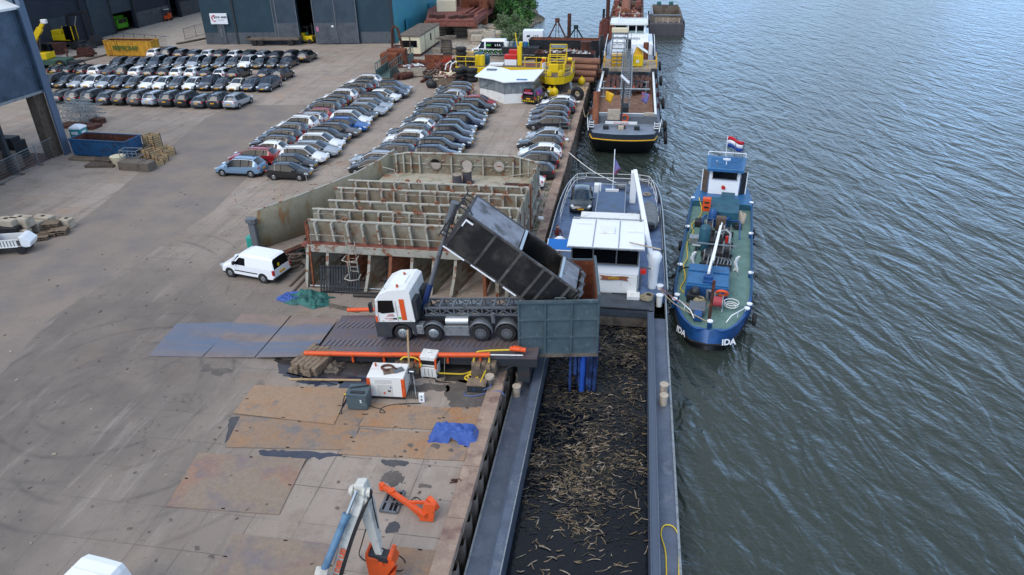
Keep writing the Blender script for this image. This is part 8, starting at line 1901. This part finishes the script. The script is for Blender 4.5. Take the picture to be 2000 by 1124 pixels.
# white buggy
ug = thing('utility_cart','small white utility cart with slatted bed at the left edge','utility cart',tuple(g(25,492)),18)
b = MB(); b.box(-1.6,1.0,-.6,.6,.45,.6); b.build('chassis','black_paint',ug); b = MB()
for k in range(8): b.box(-.9+.22*k,-.76+.22*k,-.62,-.57,.6,1.15)
b.box(-1.0,1.0,-.65,-.6,1.12,1.2).box(-1.0,1.0,-.65,-.6,.58,.65).box(-1.0,1.0,.6,.65,.6,1.2); b.build('slatted_bed','white_paint',ug)
MB().ext([(1.0,-.6,.5),(1.6,-.6,.5),(1.75,-.6,.9),(1.3,-.6,1.35),(1.0,-.6,1.35)],(0,1.2,0)).build('nose','white_clean',ug,bevel=.06)
for x in (-1.2,.95):
    for s in (-1,1): MB().cyl((x,s*.6-.1,.32),(x,s*.6+.1,.32),.32,n=14).build('wheel','black_rubber',ug)
MB().box(-1.7,-1.0,-.5,.5,.6,1.7).build('seat','blue_boat',ug,bevel=.08)
one(MB().ob(g(18,470)+Vector((0,.2,.6)),(2.0,1.2,1.0),0,10).ob(g(36,465)+Vector((0,.3,.5)),(1.3,.8,.8),0,30),'black_bags','black_paint','dark bags heaped between the cart and the concrete blocks','bags')
# ================================================================== BETWEEN VAN AND SHIP SECTION
one(MB().ob(g(490,487)+Vector((0,.3,.45)),(.6,.6,.9),0,10),'plastic_bin',mat('teal_bin','#2c9a8c',.5,0,var=.05),'teal plastic bin beside the left end of the ship section','bin',bevel=.08)
b = MB(); p = g(570,522)
for k in range(9): b.tor(p+Vector((rnd.uniform(-.5,.5),.2+rnd.uniform(-.3,.3),.08+.08*k)),.75-.04*k,.07,(rnd.uniform(-.25,.25),rnd.uniform(-.25,.25),1),18,5)
one(b,'rope_pile','wood_dark','brown coiled rope pile behind the white van','rope')
b = MB(); p = g(590,503)
for k in range(6): b.tor(p+Vector((rnd.uniform(-.5,.8),.2,.1+.05*k)),.5,.05,(rnd.uniform(-.2,.2),0,1),14,5)
one(b,'cable_pile','black_rubber','black cable heap beside the brown rope pile','cable')
b = MB(); b.bar(g(556,497)+Vector((0,0,.1)),g(603,478)+Vector((0,0,.1)),.5,.15); one(b,'steel_tray','rust_dark','long rusty tray lying along the foot of the shell plate','tray')
for k,(a_,c_,lb) in enumerate((((566,561),(600,527),'left one of the loose boards by the fence panel'),((574,570),(607,533),'right one of the loose boards by the fence panel'))): one(MB().bar(g(*a_)+Vector((0,0,.06)),g(*c_)+Vector((0,0,.06)),.14,.05),'board','wood_dark',lb,'board')
# black fence panels leaning against the section
fp_ = thing('fence_panel','black upright bar fence panels leaning before the ship section','fence panel',tuple(g(660,572)))
q0, q1 = g(628,573), g(702,574); b = MB()
for k in range(15): q = q0.lerp(q1,k/14); b.bar(q+Vector((0,0,.02)),q+Vector((0,.55,1.75)),.12,.04)
for z in (.1,1.6): b.bar(q0+Vector((0,z*.3,z)),q1+Vector((0,z*.3,z)),.06)
b.build('bars','black_paint',fp_,True)
q0, q1 = g(593,560), g(790,566); b = MB()
for k in range(24): q = q0.lerp(q1,k/23); b.bar(q+Vector((0,.9,.02)),q+Vector((0,1.2,1.6)),.035)
for z in (.1,1.6): b.bar(q0+Vector((0,.9+.19*z,z)),q1+Vector((0,.9+.19*z,z)),.05)
b.build('bars','rust_dark',fp_,True,label='long thin rusty bar panel behind')
for k,(a_,c_,mm,lb) in enumerate((((607,561),(748,569),'galv','long pale pipe lying before the black fence panels'),((655,573),(748,577),'black_paint','dark pipe just in front of the pale pipe'),((690,581),(748,583),'black_paint','short black pipe nearest the lorry cab'))):
    one(MB().cyl(g(*a_)+Vector((0,0,.12)),g(*c_)+Vector((0,0,.12)),.07),'pipe',mm,lb,'pipe')
def tarp(label,px,py,sx_,sy_,h,m,seed,z=0,rz=0,box=None):
    p = g(px,py,z); b = MB(Matrix.Translation(p) @ Matrix.Rotation(R(rz),4,'Z')); N_ = lambda x,y,k: mn.noise(Vector((x,y,seed+k)))
    def fn(u,v):
        x, y = (u-.5)*sx_, (v-.5)*sy_
        x += .42*N_(v*3.3,u*1.5,11)*sx_*.5+.1*N_(u*9,v*9,12)*(1 if box else 1.3); y += .5*N_(u*3.1,v*1.4,13)*sy_*.5+.1*N_(u*9,v*9,14)
        e = min(u,1-u,v,1-v)*2; f = min(1,e*3.2)
        fold = abs(N_(x*2.1+y*.8,y*1.3,1))*.55+abs(N_(x*4.6,y*3.2+x,2))*.34+.12*abs(N_(x*11,y*9,3))
        base = h*(.35+.5*max(0,N_(x*1.1,y*1.4,5)+.3))*f
        if box: base = h*min(1,max(0,(box[0]/2+.1-abs(x))/.25))*min(1,max(0,(box[1]/2+.1-abs(y))/.2))+.03
        return (x,y,max(.02,base+fold*.42*(f*.8+.2)*(.7 if box else 1)))
    b.grid(fn,56,34,0,False); return one(b,'tarpaulin',m,label,'tarpaulin',rec=False)
tarp('crumpled dark green tarpaulin on the quay behind the white van',603,586,2.6,1.7,.45,'tarp_green',2,rz=-12); tarp('blue tarpaulin edge beside the green one',573,583,1.7,1.1,.28,'tarp_blue',5,rz=-8)
road_plate('rubber_mat','long dark grey mat running from the tarpaulins to the ramp',[(573,586),(590,581),(712,607),(697,612)],[.005]*4,'concrete_dark',th=.02)['category'] = 'mat'
# ================================================================== FOREGROUND QUAY
M('plate_rust', '#8e7865', .8, .05, '#98775a', .7, .42, .62, var=.12, bump=.003, c3='#77706c', sc3=.9, lo3=.5, hi3=.62)
M('plate_tan', '#9a8068', .8, .05, '#a2734c', .5, .5, .72, var=.12, bump=.003, c3='#84756a', sc3=1.1, lo3=.54, hi3=.64)
M('plate_orange', '#8c7b6b', .8, .05, '#a8663a', .3, .54, .72, var=.12, bump=.003, c3='#787070', sc3=.6, lo3=.48, hi3=.64)
GP = 'rusty steel road plates lying on the near quay'
def rplate(label, px, mm, z=.006, holes=True, th=.022):
    P_ = [g(x,y,z) for x,y in px]; c = sum(P_,Vector())/len(P_); b = MB()
    # slightly bent edges
    ring_ = []
    for i in range(len(P_)):
        p,q = P_[i],P_[(i+1)%len(P_)]
        for k in range(6): r_ = p.lerp(q,k/6); ring_.append(Vector((r_.x,r_.y,z+.012*rnd.random())))
    n = len(ring_); up = [p+Vector((0,0,th)) for p in ring_]; b.add(ring_+up,[(i,(i+1)%n,n+(i+1)%n,n+i) for i in range(n)],0); b.add(up+[c+Vector((0,0,th))],[(i,(i+1)%n,n) for i in range(n)],0)
    if holes:
        for i in range(len(P_)):
            m_ = P_[i].lerp(P_[(i+1)%len(P_)],.5).lerp(c,.06); b.ob(m_+Vector((0,0,th+.006)),(.16,.06,.012),1,rnd.uniform(-10,10))
    return tag(b.build('steel_plate',[mm,'black_void'],rec=True),label,'steel plate',GP)
rplate('tilted tan steel plate left of the blue toolbox',[(455,808),(652,830),(685,760),(498,753)],'plate_tan',.05)
rplate('large steel plate just below the tilted tan plate',[(440,874),(684,880),(703,833),(470,813)],'plate_rust',.012)
rplate('tan steel plate under the blue toolbox and the white generator',[(702,833),(843,840),(880,798),(720,788)],'plate_tan',.008)
rplate('tan steel plate running to the coping beside the blue tarpaulin',[(845,838),(938,842),(945,797),(882,797)],'plate_tan',.010)
rplate('narrow plate end showing between toolbox and tilted plate',[(648,830),(700,832),(722,790),(676,790)],'plate_rust',.009)
rplate('steel plate in front of the blue tarpaulin with dark stains',[(660,888),(906,901),(926,848),(706,840)],'plate_tan',.012)
rplate('biggest steel plate with bright orange rust patch',[(325,990),(545,1006),(598,897),(388,885)],'plate_orange',.012)
rplate('steel plate at the bottom edge left of the excavator arm',[(408,1136),(640,1150),(662,1066),(458,1043)],'plate_orange',.010)
rplate('steel plate at the bottom edge right of the excavator arm',[(764,1150),(850,1150),(872,1078),(770,1068)],'plate_rust',.010)
# wet patches and oil stains
M('wet', '#3c3a3c', .22, 0, '#4a4542', .9, .45, .62, var=.15); M('puddle_blue', '#2c3242', .06, 0, '#3a3c48', .9, .45, .62, var=.1); M('stain', '#57504b', .75, 0, '#665e57', 1.3, .45, .62, var=.15)
def patch(name, px, m, z=.0045, rough=.18, seed=0):
    P_ = [g(x,y,z) for x,y in px]; n = len(P_); out = []
    for i in range(n):
        a_,b_,c_,d_ = P_[i-1],P_[i],P_[(i+1)%n],P_[(i+2)%n]
        for k in range(14):
            t = k/14; p = .5*((2*b_)+(-a_+c_)*t+(2*a_-5*b_+4*c_-d_)*t*t+(-a_+3*b_-3*c_+d_)*t**3)
            dv_ = Vector((mn.noise(Vector((p.x*3,p.y*3,seed))),mn.noise(Vector((p.x*3+9,p.y*3,seed))),0))*rough*1.5+Vector((mn.noise(Vector((p.x*9,p.y*9,seed))),mn.noise(Vector((p.x*9+9,p.y*9,seed))),0))*rough*.6
            out.append(Vector((p.x+dv_.x,p.y+dv_.y,z)))
    bm = bmesh.new(); vs = [bm.verts.new(p) for p in out]; f = bm.faces.new(vs); bmesh.ops.triangulate(bm,faces=[f],ngon_method='EAR_CLIP'); me = bpy.data.meshes.new(name); bm.to_mesh(me); bm.free()
    for q in me.polygons: pass
    me.materials.append(MATS[m]); o = bpy.data.objects.new(name,me); COL.objects.link(o); o['kind'] = 'structure'; o['label'] = 'wet patch on the quay' if m != 'stain' else 'oil stain on the quay'; return o
patch('puddle',[(548,702),(620,712),(700,706),(800,712),(880,705),(960,712),(965,742),(900,748),(850,738),(770,748),(720,738),(640,748),(590,740),(548,728)],'wet',seed=1)
patch('puddle',[(560,728),(610,735),(655,737),(668,752),(615,752),(575,745)],'puddle_blue',.0055,seed=2)
patch('puddle',[(668,742),(722,738),(724,790),(690,795),(655,792),(662,765)],'puddle_blue',.0055,.1,seed=3)
patch('puddle',[(880,748),(935,742),(955,765),(940,795),(885,795),(872,775)],'stain',seed=4)
patch('puddle',[(800,752),(868,752),(872,764),(800,762)],'stain',seed=5)
patch('puddle',[(585,800),(602,806),(596,828),(566,858),(575,830)][::-1],'wet',.006,.08,seed=6) if False else None
patch('puddle',[(448,818),(470,816),(462,838),(440,866),(445,842)],'wet',.006,.06,seed=7)
patch('puddle',[(505,880),(560,881),(660,885),(655,893),(575,896),(520,892)],'puddle_blue',.006,.1,seed=8)
patch('puddle',[(530,818),(585,823),(640,834),(600,836),(550,829)],'puddle_blue',.006,.06,seed=9)
patch('puddle',[(745,898),(790,900),(800,906),(770,912),(752,908)],'wet',.0045,.1,seed=10)
patch('puddle',[(752,925),(778,922),(786,938),(770,950),(745,945)],'stain',.0045,.15,seed=11)
patch('puddle',[(820,945),(838,946),(842,952),(822,953)],'stain',.0045,.06,seed=12)
patch('puddle',[(755,1028),(772,1018),(780,1025),(775,1040),(755,1040)],'wet',.0045,.08,seed=13)
patch('puddle',[(560,905),(602,895),(600,902),(575,928),(558,960),(546,962)],'stain',.0045,.1,seed=14)
patch('puddle',[(395,715),(430,718),(455,725),(430,732),(400,728)],'stain',.0045,.2,seed=15)
for k,(px,py,s) in enumerate(((800,870,1.0),(812,878,.6),(790,882,.5),(850,872,1.3),(880,880,.9),(770,892,.5),(560,1085,.8),(572,1070,.5),(450,930,.4),(520,985,.4))):
    patch('stain',[(px-6*s,py),(px,py-4*s),(px+7*s,py-1),(px+3*s,py+4*s)],'stain',.048 if px > 700 or 440 < px < 540 else .006,.05,seed=20+k)
# generator set
gs = thing('generator','white and orange diesel generator set on the near quay','generator',tuple(g(757,781)+Vector((0,0,0))),3.5)
M('gen_white','#e4e2dc',.45,0,'#b9b3a8',1.8,.56,.72,var=.03,coat=.3)
b = MB(); b.ext([(-.93,0,.18),(.93,0,.18),(.93,0,1.38),(-.93,0,1.38)],(0,1.25,0)); gb = b.build('body','gen_white',gs,bevel=.03)
for s in (-1,1): MB().box(s*.87-.085,s*.87+.085,-.012,.0,.2,1.28).box(s*.935-.008,s*.935+.008,0,.16,.2,1.28).build('corner_panel','orange',gb)
MB().box(-.9,.9,.05,1.2,.03,.18).build('skid','black_paint',gs)
b = MB(); b.box(-.45,.32,-.014,-.002,.25,.92); 
for k in range(5): b.box(-.55,.3,-.02,-.002,1.0+.05*k,1.02+.05*k)
b.build('door',mat('gen_line','#c9c7c1',.5,0,var=.02),gb); MB().ob((-.1,-.02,.42),(.1,.01,.1),0,0,0,45).build('warning_sign','red',gb); MB().box(.08,.22,-.022,-.01,.5,.6).build('plate','rust_dark',gb); MB().box(.2,.26,-.02,-.01,.72,.8).build('lock','blue_boat',gb)
MB().tube([(-.05+.3*math.cos(R(a_)),.75+.2*math.sin(R(a_)),1.44) for a_ in range(20,300,25)],.06,6).tube([(.25,.8,1.44),(.45,.6,1.46)],.05,6).build('exhaust_hose','rust_dark',gs)
MB().ob((.55,.6,1.42),(.5,.35,.05),0,35).build('loose_plate','steel_grey',gs); MB().cyl((-.7,.9,1.38),(-.7,.9,1.56),.05).build('lamp','amber',gs); MB().ob((.1,.5,1.395),(.6,.5,.02),0,20).build('dirt','wood',gs)
# blue toolbox marked 2
tb_ = thing('toolbox','battered blue grey site toolbox marked 2 left of the generator','toolbox',tuple(g(699,803)+Vector((0,0,.03))),3)
MB().box(-.5,.5,0,.85,.05,.85).build('body','hopper_blue',tb_,bevel=.03); MB().box(-.53,.53,-.03,.88,.85,.95).build('lid','hopper_blue',tb_,bevel=.02)
MB().box(-.3,.4,.1,.25,.95,1.02).bar((-.45,.5,.97),(.45,.75,1.0),.06).build('tool','dark_steel',tb_); text('2',.22,'lettering','white_clean',tb_,plane_mx((.22,-.035,.58),(1,0,0),(0,0,1)),False,bold=.008)
MB().tube([(-.55,.1,.95),(-.7,-.2,.3),(-.72,-.35,.02)],.03,6).build('strap','black_paint',tb_); MB().ball((-.52,.0,.95),.05).build('buckle','bright_yellow',tb_)
# white control cabinet
ccb = thing('control_cabinet','small white cabinet with orange edges on legs under the ramp','cabinet',tuple(g(838,741)),-2)
MB().box(-.42,.42,0,.75,.12,.72).build('body','gen_white',ccb,bevel=.02); MB().box(-.42,.42,.0,.75,1.15,1.4).build('top','gen_white',ccb,bevel=.03); MB().box(-.38,.38,.1,.7,.72,1.15).build('panel','black_paint',ccb)
for s in (-1,1): MB().box(s*.42-.05,s*.42+.04,-.03,.08,.68,1.3).build('corner_post','orange',ccb); MB().bar((s*.38,.1,0),(s*.38,.1,.12),.06).build('leg','white_paint',ccb)
MB().box(-.35,.35,-.01,.0,.82,.9).build('shelf','white_paint',ccb); MB().tor((0,.35,1.44),.08,.03,(0,1,0),12,6).build('lifting_eye','white_paint',ccb)
for x in (-.2,0,.2): MB().box(x-.01,x+.01,-.012,.0,.2,.65).build('panel_seam','steel_grey',ccb)
# meter on stand and small white box
ms = thing('meter_stand','small display unit on thin tripod stand right of the generator','meter',tuple(g(808,760)))
b = MB(); 
for a_ in (0,120,240): b.bar((0,0,.8),(.35*math.cos(R(a_)),.35*math.sin(R(a_)),0),.03)
b.bar((0,0,.7),(0,0,1.0),.04); b.bar((.05,0,.9),(.4,-.9,.2),.03); b.build('tripod','galv',ms); MB().ob((0,0,1.1),(.38,.26,.22),0,0,-20).build('unit','dark_steel',ms,bevel=.02); MB().ob((0,-.1,1.18),(.24,.02,.1),0,0,-35).build('screen','white_clean',ms)
mw = thing('junction_box','small white socket box standing beside the meter tripod','socket box',tuple(g(824,787)),8)
MB().box(-.14,.14,0,.18,.0,.5).build('body','white_clean',mw,bevel=.02); MB().cyl((0,-.01,.18),(0,.0,.18),.05).box(-.03,.03,-.012,.0,.32,.42).build('socket','steel_grey',mw)
hose('cable','black cable looping from the toolbox to the white socket box',[g(718,790,.05),g(730,796,.04),g(745,800,.04),g(752,806,.04),g(742,806,.04),g(748,796,.04),g(775,790,.04),g(822,788,.04)],.022,'black_rubber','cable')
b = MB()
for k in range(5): b.tube([g(795+2*k,742,.4),g(800+3*k,760,.3),g(800+4*k,780,.03),g(812+3*k,770,.2)],.014,5)
one(b,'cable_bundle','dark_steel','loose thin cables hanging between generator and meter tripod','cable')
b = MB()
for k in range(5): b.tube([g(852,728,.6),g(860+3*k,738,.3),g(866+4*k,748,.03),g(850,742+k,.1)],.014,5)
one(b,'cable_bundle','black_rubber','black cables beside the small white cabinet','cable')
# grey junction box with hoses at the coping
gj = thing('pump_box','brown topped grey box with blue hoses near the quay coping','box',tuple(g(931,768)),2)
MB().box(-.5,.45,0,.6,.03,.42).build('body','dark_steel',gj,bevel=.02); MB().box(-.52,.47,-.02,.62,.42,.48).build('lid','wood',gj)
MB().cyl((-.15,-.02,.2),(-.15,-.0,.2),.05).build('connector','blue_boat',gj)
hose('hose','thin blue hose curling from the brown topped box to the coping',[g(907,765,.05),g(908,772,.05),g(925,774,.05),g(950,768,.05),g(975,764,.15),g(985,772,.2)],.03,mat('hose_blue','#5a6a98',.5,0,var=.05))
hose('hose','short blue hose loop around the bollard behind the box',[g(945,752,.3),g(955,748,.3),g(958,755,.3),g(945,762,.35)],.03,'hose_blue')
bq = thing('bollard','pale mushroom bollard behind the brown topped box','bollard',tuple(g(955,762)+Vector((0,.3,0)))); MB().cyl((0,0,0),(0,0,.55),.18,n=14).build('post','concrete_dark',bq); MB().cyl((0,0,.55),(0,0,.68),.24,n=14).build('cap','concrete_light',bq)
# yellow hoses
hose('hose','yellow hose hanging from the ramp over the concrete block to the cabinet',[(-4.7,30.6,1.6),g(985,684,1.55),g(945,686,1.5),g(930,690,1.45),g(925,706,1.0),g(924,722,.5),g(915,728,.06),g(900,731,.05),g(855,729,.3)],.05,'hose_yellow')
hose('hose','yellow hose coil lying below the concrete block',[g(924,722,.3),g(914,738,.05),g(930,742,.05),g(932,735,.1),g(915,733,.12),g(908,740,.06),g(922,744,.05),g(930,738,.05)],.05,'hose_yellow')
hose('hose','yellow hose hanging straight down beside the concrete block',[g(955,688,1.5),g(955,708,1.0),g(948,726,.5),g(938,748,.45)],.05,'hose_yellow')
hose('hose','short yellow hose arching over the timber stack under the ramp',[g(782,704,.9),g(790,698,1.0),g(808,699,1.0),g(820,706,.95),g(822,715,.9)],.05,'hose_yellow')
b = MB(); b.bar(g(799,720,.6),gy(796,645,29.7),.09,.06); one(b,'wooden_stake','wood_pale','tall wooden stake standing before the first lorry wheel','stake')
hose('rope','thin grey rope hanging from the ramp between the timber stacks',[gy(870,690,30.1),gy(868,715,30.0),g(868,735,.05),g(866,742,.03)],.015,'rope','rope')
one(MB().bar(g(565,741,.05),g(705,743,.05),.1,.06),'lath','wood_pale','thin pale lath lying before the left timber stack','lath')
tarp('grey crumpled cloth behind the left timber stack',655,722,.9,.8,.3,'concrete_dark',9)
# blue tarp on a concrete block
one(MB().ob(g(886,862)+Vector((0,.25,.2)),(1.95,.5,.38),0,2).cyl(g(886,862)+Vector((-.02,-.02,.2)),g(886,862)+Vector((-.02,.0,.2)),.16,n=14),'concrete_block','wood','brown grey concrete block under the blue tarpaulin','concrete block',bevel=.02)
tarp('crumpled bright blue tarpaulin thrown over the concrete block by the coping',888,853,2.2,1.15,.47,'tarp_blue',12,rz=3,box=(2.1,.85))
hose('rope','thin blue grey rope ends hanging off the blue tarpaulin',[g(848,846,.3),g(843,855,.15),g(846,864,.03),g(856,866,.02)],.02,'hose_blue','rope')
# steel grate and hole
gt = thing('grate','dark steel grid frame lying behind the orange tripod','grate',tuple(g(772,985)))
b = MB(); 
c_ = [g(757,965,.06),g(790,960,.06),g(775,1002,.06),g(742,998,.06)]
for i in range(4): b.bar(c_[i],c_[(i+1)%4],.09,.08)
b.bar(c_[0].lerp(c_[3],.5),c_[1].lerp(c_[2],.5),.07,.06); b.bar(c_[0].lerp(c_[1],.35),c_[3].lerp(c_[2],.35),.2,.05); b.bar(c_[0].lerp(c_[1],.7),c_[3].lerp(c_[2],.7),.05,.05); b.build('frame','steel_grey',gt,True)
MB().ext([p*1-Vector((0,0,.045)) for p in c_],(0,0,.012)).build('base','black_void',gt,True)
b = MB(); p = g(893,940,.05)
for k in range(6): b.tor(p+Vector((.07*k-.2,.03*math.sin(k*2),.03)),.07,.022,(math.sin(k),math.cos(k),.4),10,5)
b.bar(p+Vector((-.3,-.15,0)),p+Vector((.3,.1,.05)),.04); one(b,'mooring_ring','rust_dark','rusty chain and ring lying beside the coping','mooring ring')
# orange tripod attachment
ot = thing('spreader_beam','orange A shaped steel attachment lying on the quay','attachment',tuple(g(800,985)))
b = MB(); A0 = g(748,950,.25); E1 = g(832,1008,.35); E2 = g(840,982,.6)
b.bar(A0,E1,.2,.16); b.bar(A0.lerp(E1,.55),E2,.12,.1); b.bar(A0.lerp(E1,.4),g(826,1014,.1),.09,.08); b.bar(A0.lerp(E1,.75),g(812,1000,.05),.07); b.bar(A0.lerp(E1,.6),g(800,990,.05),.06); ob_ = b.build('beam','orange',ot,True)
MB().cyl(A0+Vector((-.05,0,-.15)),A0+Vector((-.05,0,.12)),.13,n=12).cyl(A0.lerp(E1,.22)+Vector((0,0,.05)),A0.lerp(E1,.22)+Vector((0,0,.16)),.14,n=12).build('pivot','orange_rust',ot,True)
p = g(833,1015,.05); MB().ext([p+Vector((-.28,-.1,0)),p+Vector((.3,-.1,0)),p+Vector((.4,.1,.75)),p+Vector((-.1,.1,.7))],(0,.12,0)).build('end_plate','orange',ot,True)
p = g(843,985,.5); MB().cyl(p+Vector((-.02,-.05,0)),p+Vector((.1,.1,.05)),.32,n=18).build('end_disc','orange_rust',ot,True); MB().bar(g(845,985,.5),g(828,1005,.25),.12).build('brace','orange',ot,True)
hose('cable','black cable draped over the orange attachment',[g(758,985,.05),g(790,985,.2),g(812,972,.5),g(823,980,.3),g(822,987,.1)],.02,'black_rubber','cable')
# excavator reaching in from below
ex = thing('excavator','white grey excavator arm with orange crusher reaching up from the lower edge','excavator',tuple(g(600,1260)))
Yk = 17.2
kn = gy(709,957,Yk)           # elbow
bm0 = gy(658,1124,15.8)      # boom where it leaves the picture
tip = gy(741,1078,Yk-.3)
M('exc_white','#c9c6bc',.45,0,'#9a958a',2.0,.52,.7,var=.06,coat=.2); M('ram_blue','#5d7f9a',.45,.1,'#4e6c86',2,.5,.62,var=.06)
up_ = (kn-bm0).normalized(); root = kn-up_*6.4
def beam_taper(b, p, q, wp_, wq, hp_, hq, m=0, updir=None):
    d = (q-p).normalized(); U = updir or Vector((0,-1,0)); r_ = Vector((1,0,0)); side = d.cross(U).normalized(); u = side.cross(d)
    v = []
    for P0,w_,h_ in ((p,wp_,hp_),(q,wq,hq)): v += [P0+side*i*w_/2+u*j*h_/2 for j in (-1,1) for i in (-1,1)]
    b.add(v,[(0,2,3,1),(4,5,7,6),(0,1,5,4),(2,6,7,3),(0,4,6,2),(1,3,7,5)],m)
b = MB(); beam_taper(b,root,kn-up_*.4,.36,.32,.5,.42); beam_taper(b,kn-up_*.9,kn+up_*.1,.34,.34,.5,.4); bo = b.build('boom','exc_white',ex,True,bevel=.04)
ad_ = (tip-kn).normalized(); b = MB(); beam_taper(b,kn-ad_*.35,kn+ad_*.9,.38,.42,.45,.55); beam_taper(b,kn+ad_*.9,tip+ad_*.1,.40,.24,.5,.26)
so2 = b.build('stick','exc_white',ex,True,bevel=.04)
MB().cyl(kn+Vector((-.42,-.1,.02)),kn+Vector((.32,-.1,.02)),.17,n=14).cyl(kn+Vector((-.45,-.1,.02)),kn+Vector((.36,-.1,.02)),.08,n=10,m=1).build('elbow_pin',['exc_white','rust_orange'],ex,True)
for s in (-.3,.12): MB().tor(kn+Vector((s,-.12,.05)),.17,.06,(1,0,0),16,6).build('pin_boss','exc_white',ex,True)
ra, rb_ = gy(634,1112,15.5), gy(697,958,16.9); rd_ = (rb_-ra)
MB().cyl(ra,ra+rd_*.68,.135,n=14).cyl(ra+rd_*.66,ra+rd_*.70,.16,n=14).build('boom_ram','ram_blue',ex,True); MB().cyl(ra+rd_*.70,rb_,.06,n=12).build('ram_rod','alu',ex,True)
MB().ob(ra+Vector((-.05,-.1,-.1)),(.45,.35,.35),0,10).build('ram_bracket','exc_white',ex,True,bevel=.04)
for k in range(4):
    o_ = Vector((.12+.05*k,-.25,.05*k)); P_ = [bm0+o_,bm0.lerp(kn,.5)+o_,bm0.lerp(kn,.85)+o_+Vector((.1,0,0)),kn+Vector((.32,-.2,-.15+.04*k)),kn+Vector((.35,-.15,.1+.04*k)),kn+ad_*.6+Vector((.3,-.15,.05*k)),kn+ad_*1.5+Vector((.25,-.1,.03*k))]
    hose_o = hose('hydraulic_hose','x',P_,.022,'black_rubber'); hose_o.parent = ex; hose_o.matrix_parent_inverse = TM[ex.name].inverted()
    for kk in ('label','category'): del hose_o[kk]
text('LIEBHERR'.replace('LIEBHERR','TERRAMAC'),.3,'lettering','orange',bo,plane_mx(bm0.lerp(kn,.28)+Vector((.2,-.32,.04)),up_,Vector((-.6,-.3,.4))),bold=.01) if False else None
sv = up_.cross(Vector((0,-1,0))).normalized(); uu = sv.cross(up_).normalized()
txc = kn-up_*2.75; text('VAN DER LEE', .24, 'lettering', 'orange', bo, plane_mx(txc+uu*.295+sv*.0, up_, -sv if (-sv).z > 0 else sv), bold=.008)
# crusher
cz = tip+Vector((0,0,-.15)); MB().ob(cz,(.75,.4,.3),0,-8).build('coupler','dark_steel',ex,True,bevel=.04)
cr0 = MB(); t0 = cz+Vector((0,0,-.1)); 
cr0.ext([t0+Vector((-.5,-.2,.1)),t0+Vector((-.45,-.2,.35)),t0+Vector((-.36,-.2,.35)),t0+Vector((-.36,-.2,.1)),t0+Vector((.4,-.2,.1)),t0+Vector((.4,-.2,.35)),t0+Vector((.5,-.2,.35)),t0+Vector((.62,-.2,-.1)),t0+Vector((.1,-.2,-1.0)),t0+Vector((-.45,-.2,-1.05))],(0,.5,0)); cr0.build('crusher','orange',ex,True,bevel=.04)
for (x,z) in ((.52,-.05),(.45,.25),(.1,-.1)): MB().cyl(t0+Vector((x,-.26,z)),t0+Vector((x,.32,z)),.09,n=12).build('pin','orange_rust',ex,True)
MB().ext([t0+Vector((.1,-.1,-1.0)),t0+Vector((.55,-.1,-.5)),t0+Vector((.35,-.1,-1.3))],(0,.3,0)).build('jaw','orange_rust',ex,True)
for pts_ in ([kn+ad_*1.3+Vector((-.1,0,0)),g(706,1064,.6),g(702,1085,.1),g(718,1098,.03),g(732,1100,.2)],[tip+Vector((.1,0,.2)),g(778,1085,.5),g(791,1098,.05),g(785,1115,.03),g(757,1112,.2)]):
    ho = hose('hydraulic_hose','x',pts_,.025,'black_rubber'); ho.parent = ex; ho.matrix_parent_inverse = TM[ex.name].inverted()
    for kk in ('label','category'): del ho[kk]
# machine body, just below the picture
rx, ry = root.x-.6, root.y-1.2
MB().box(rx-1.3,rx+1.5,ry-3.2,ry+.6,1.2,2.4).box(rx-1.3,rx-.2,ry-1.2,ry+.6,2.4,3.6).build('body','exc_white',ex,True,bevel=.1)
for s in (-1.2,1.3):
    b = MB(); b.ext([(rx+s-.3,ry-3.6,.4),(rx+s-.3,ry-3.2,.0),(rx+s-.3,ry+.6,0),(rx+s-.3,ry+1.0,.4),(rx+s-.3,ry+.6,.9),(rx+s-.3,ry-3.2,.9)],(.6,0,0)); b.build('track','black_rubber',ex,True)
MB().box(rx-.9,rx+1.0,ry-2.6,ry,.5,1.2).build('undercarriage','dark_steel',ex,True)
MB().bar(root+Vector((0,0,0)),Vector((rx+.2,ry,1.8)),.6,.7).build('boom_foot','exc_white',ex,True)
# litter on the yard
rr = random.Random(77); b = MB()
for k in range(260):
    x,y = rr.uniform(-40,-6.6), rr.uniform(16,60)
    if -26.5 < x < -15 and 29 < y < 35: continue
    s = rr.uniform(.02,.09); b.ob((x,y,.012+s*.2),(s*rr.uniform(1,3),s,s*.4),rr.choice((0,0,0,1)),rr.uniform(0,180))
o = b.build('litter',['concrete_dark','concrete_light']); o['kind'] = 'stuff'; o['label'] = 'scattered grit and small litter on the yard'
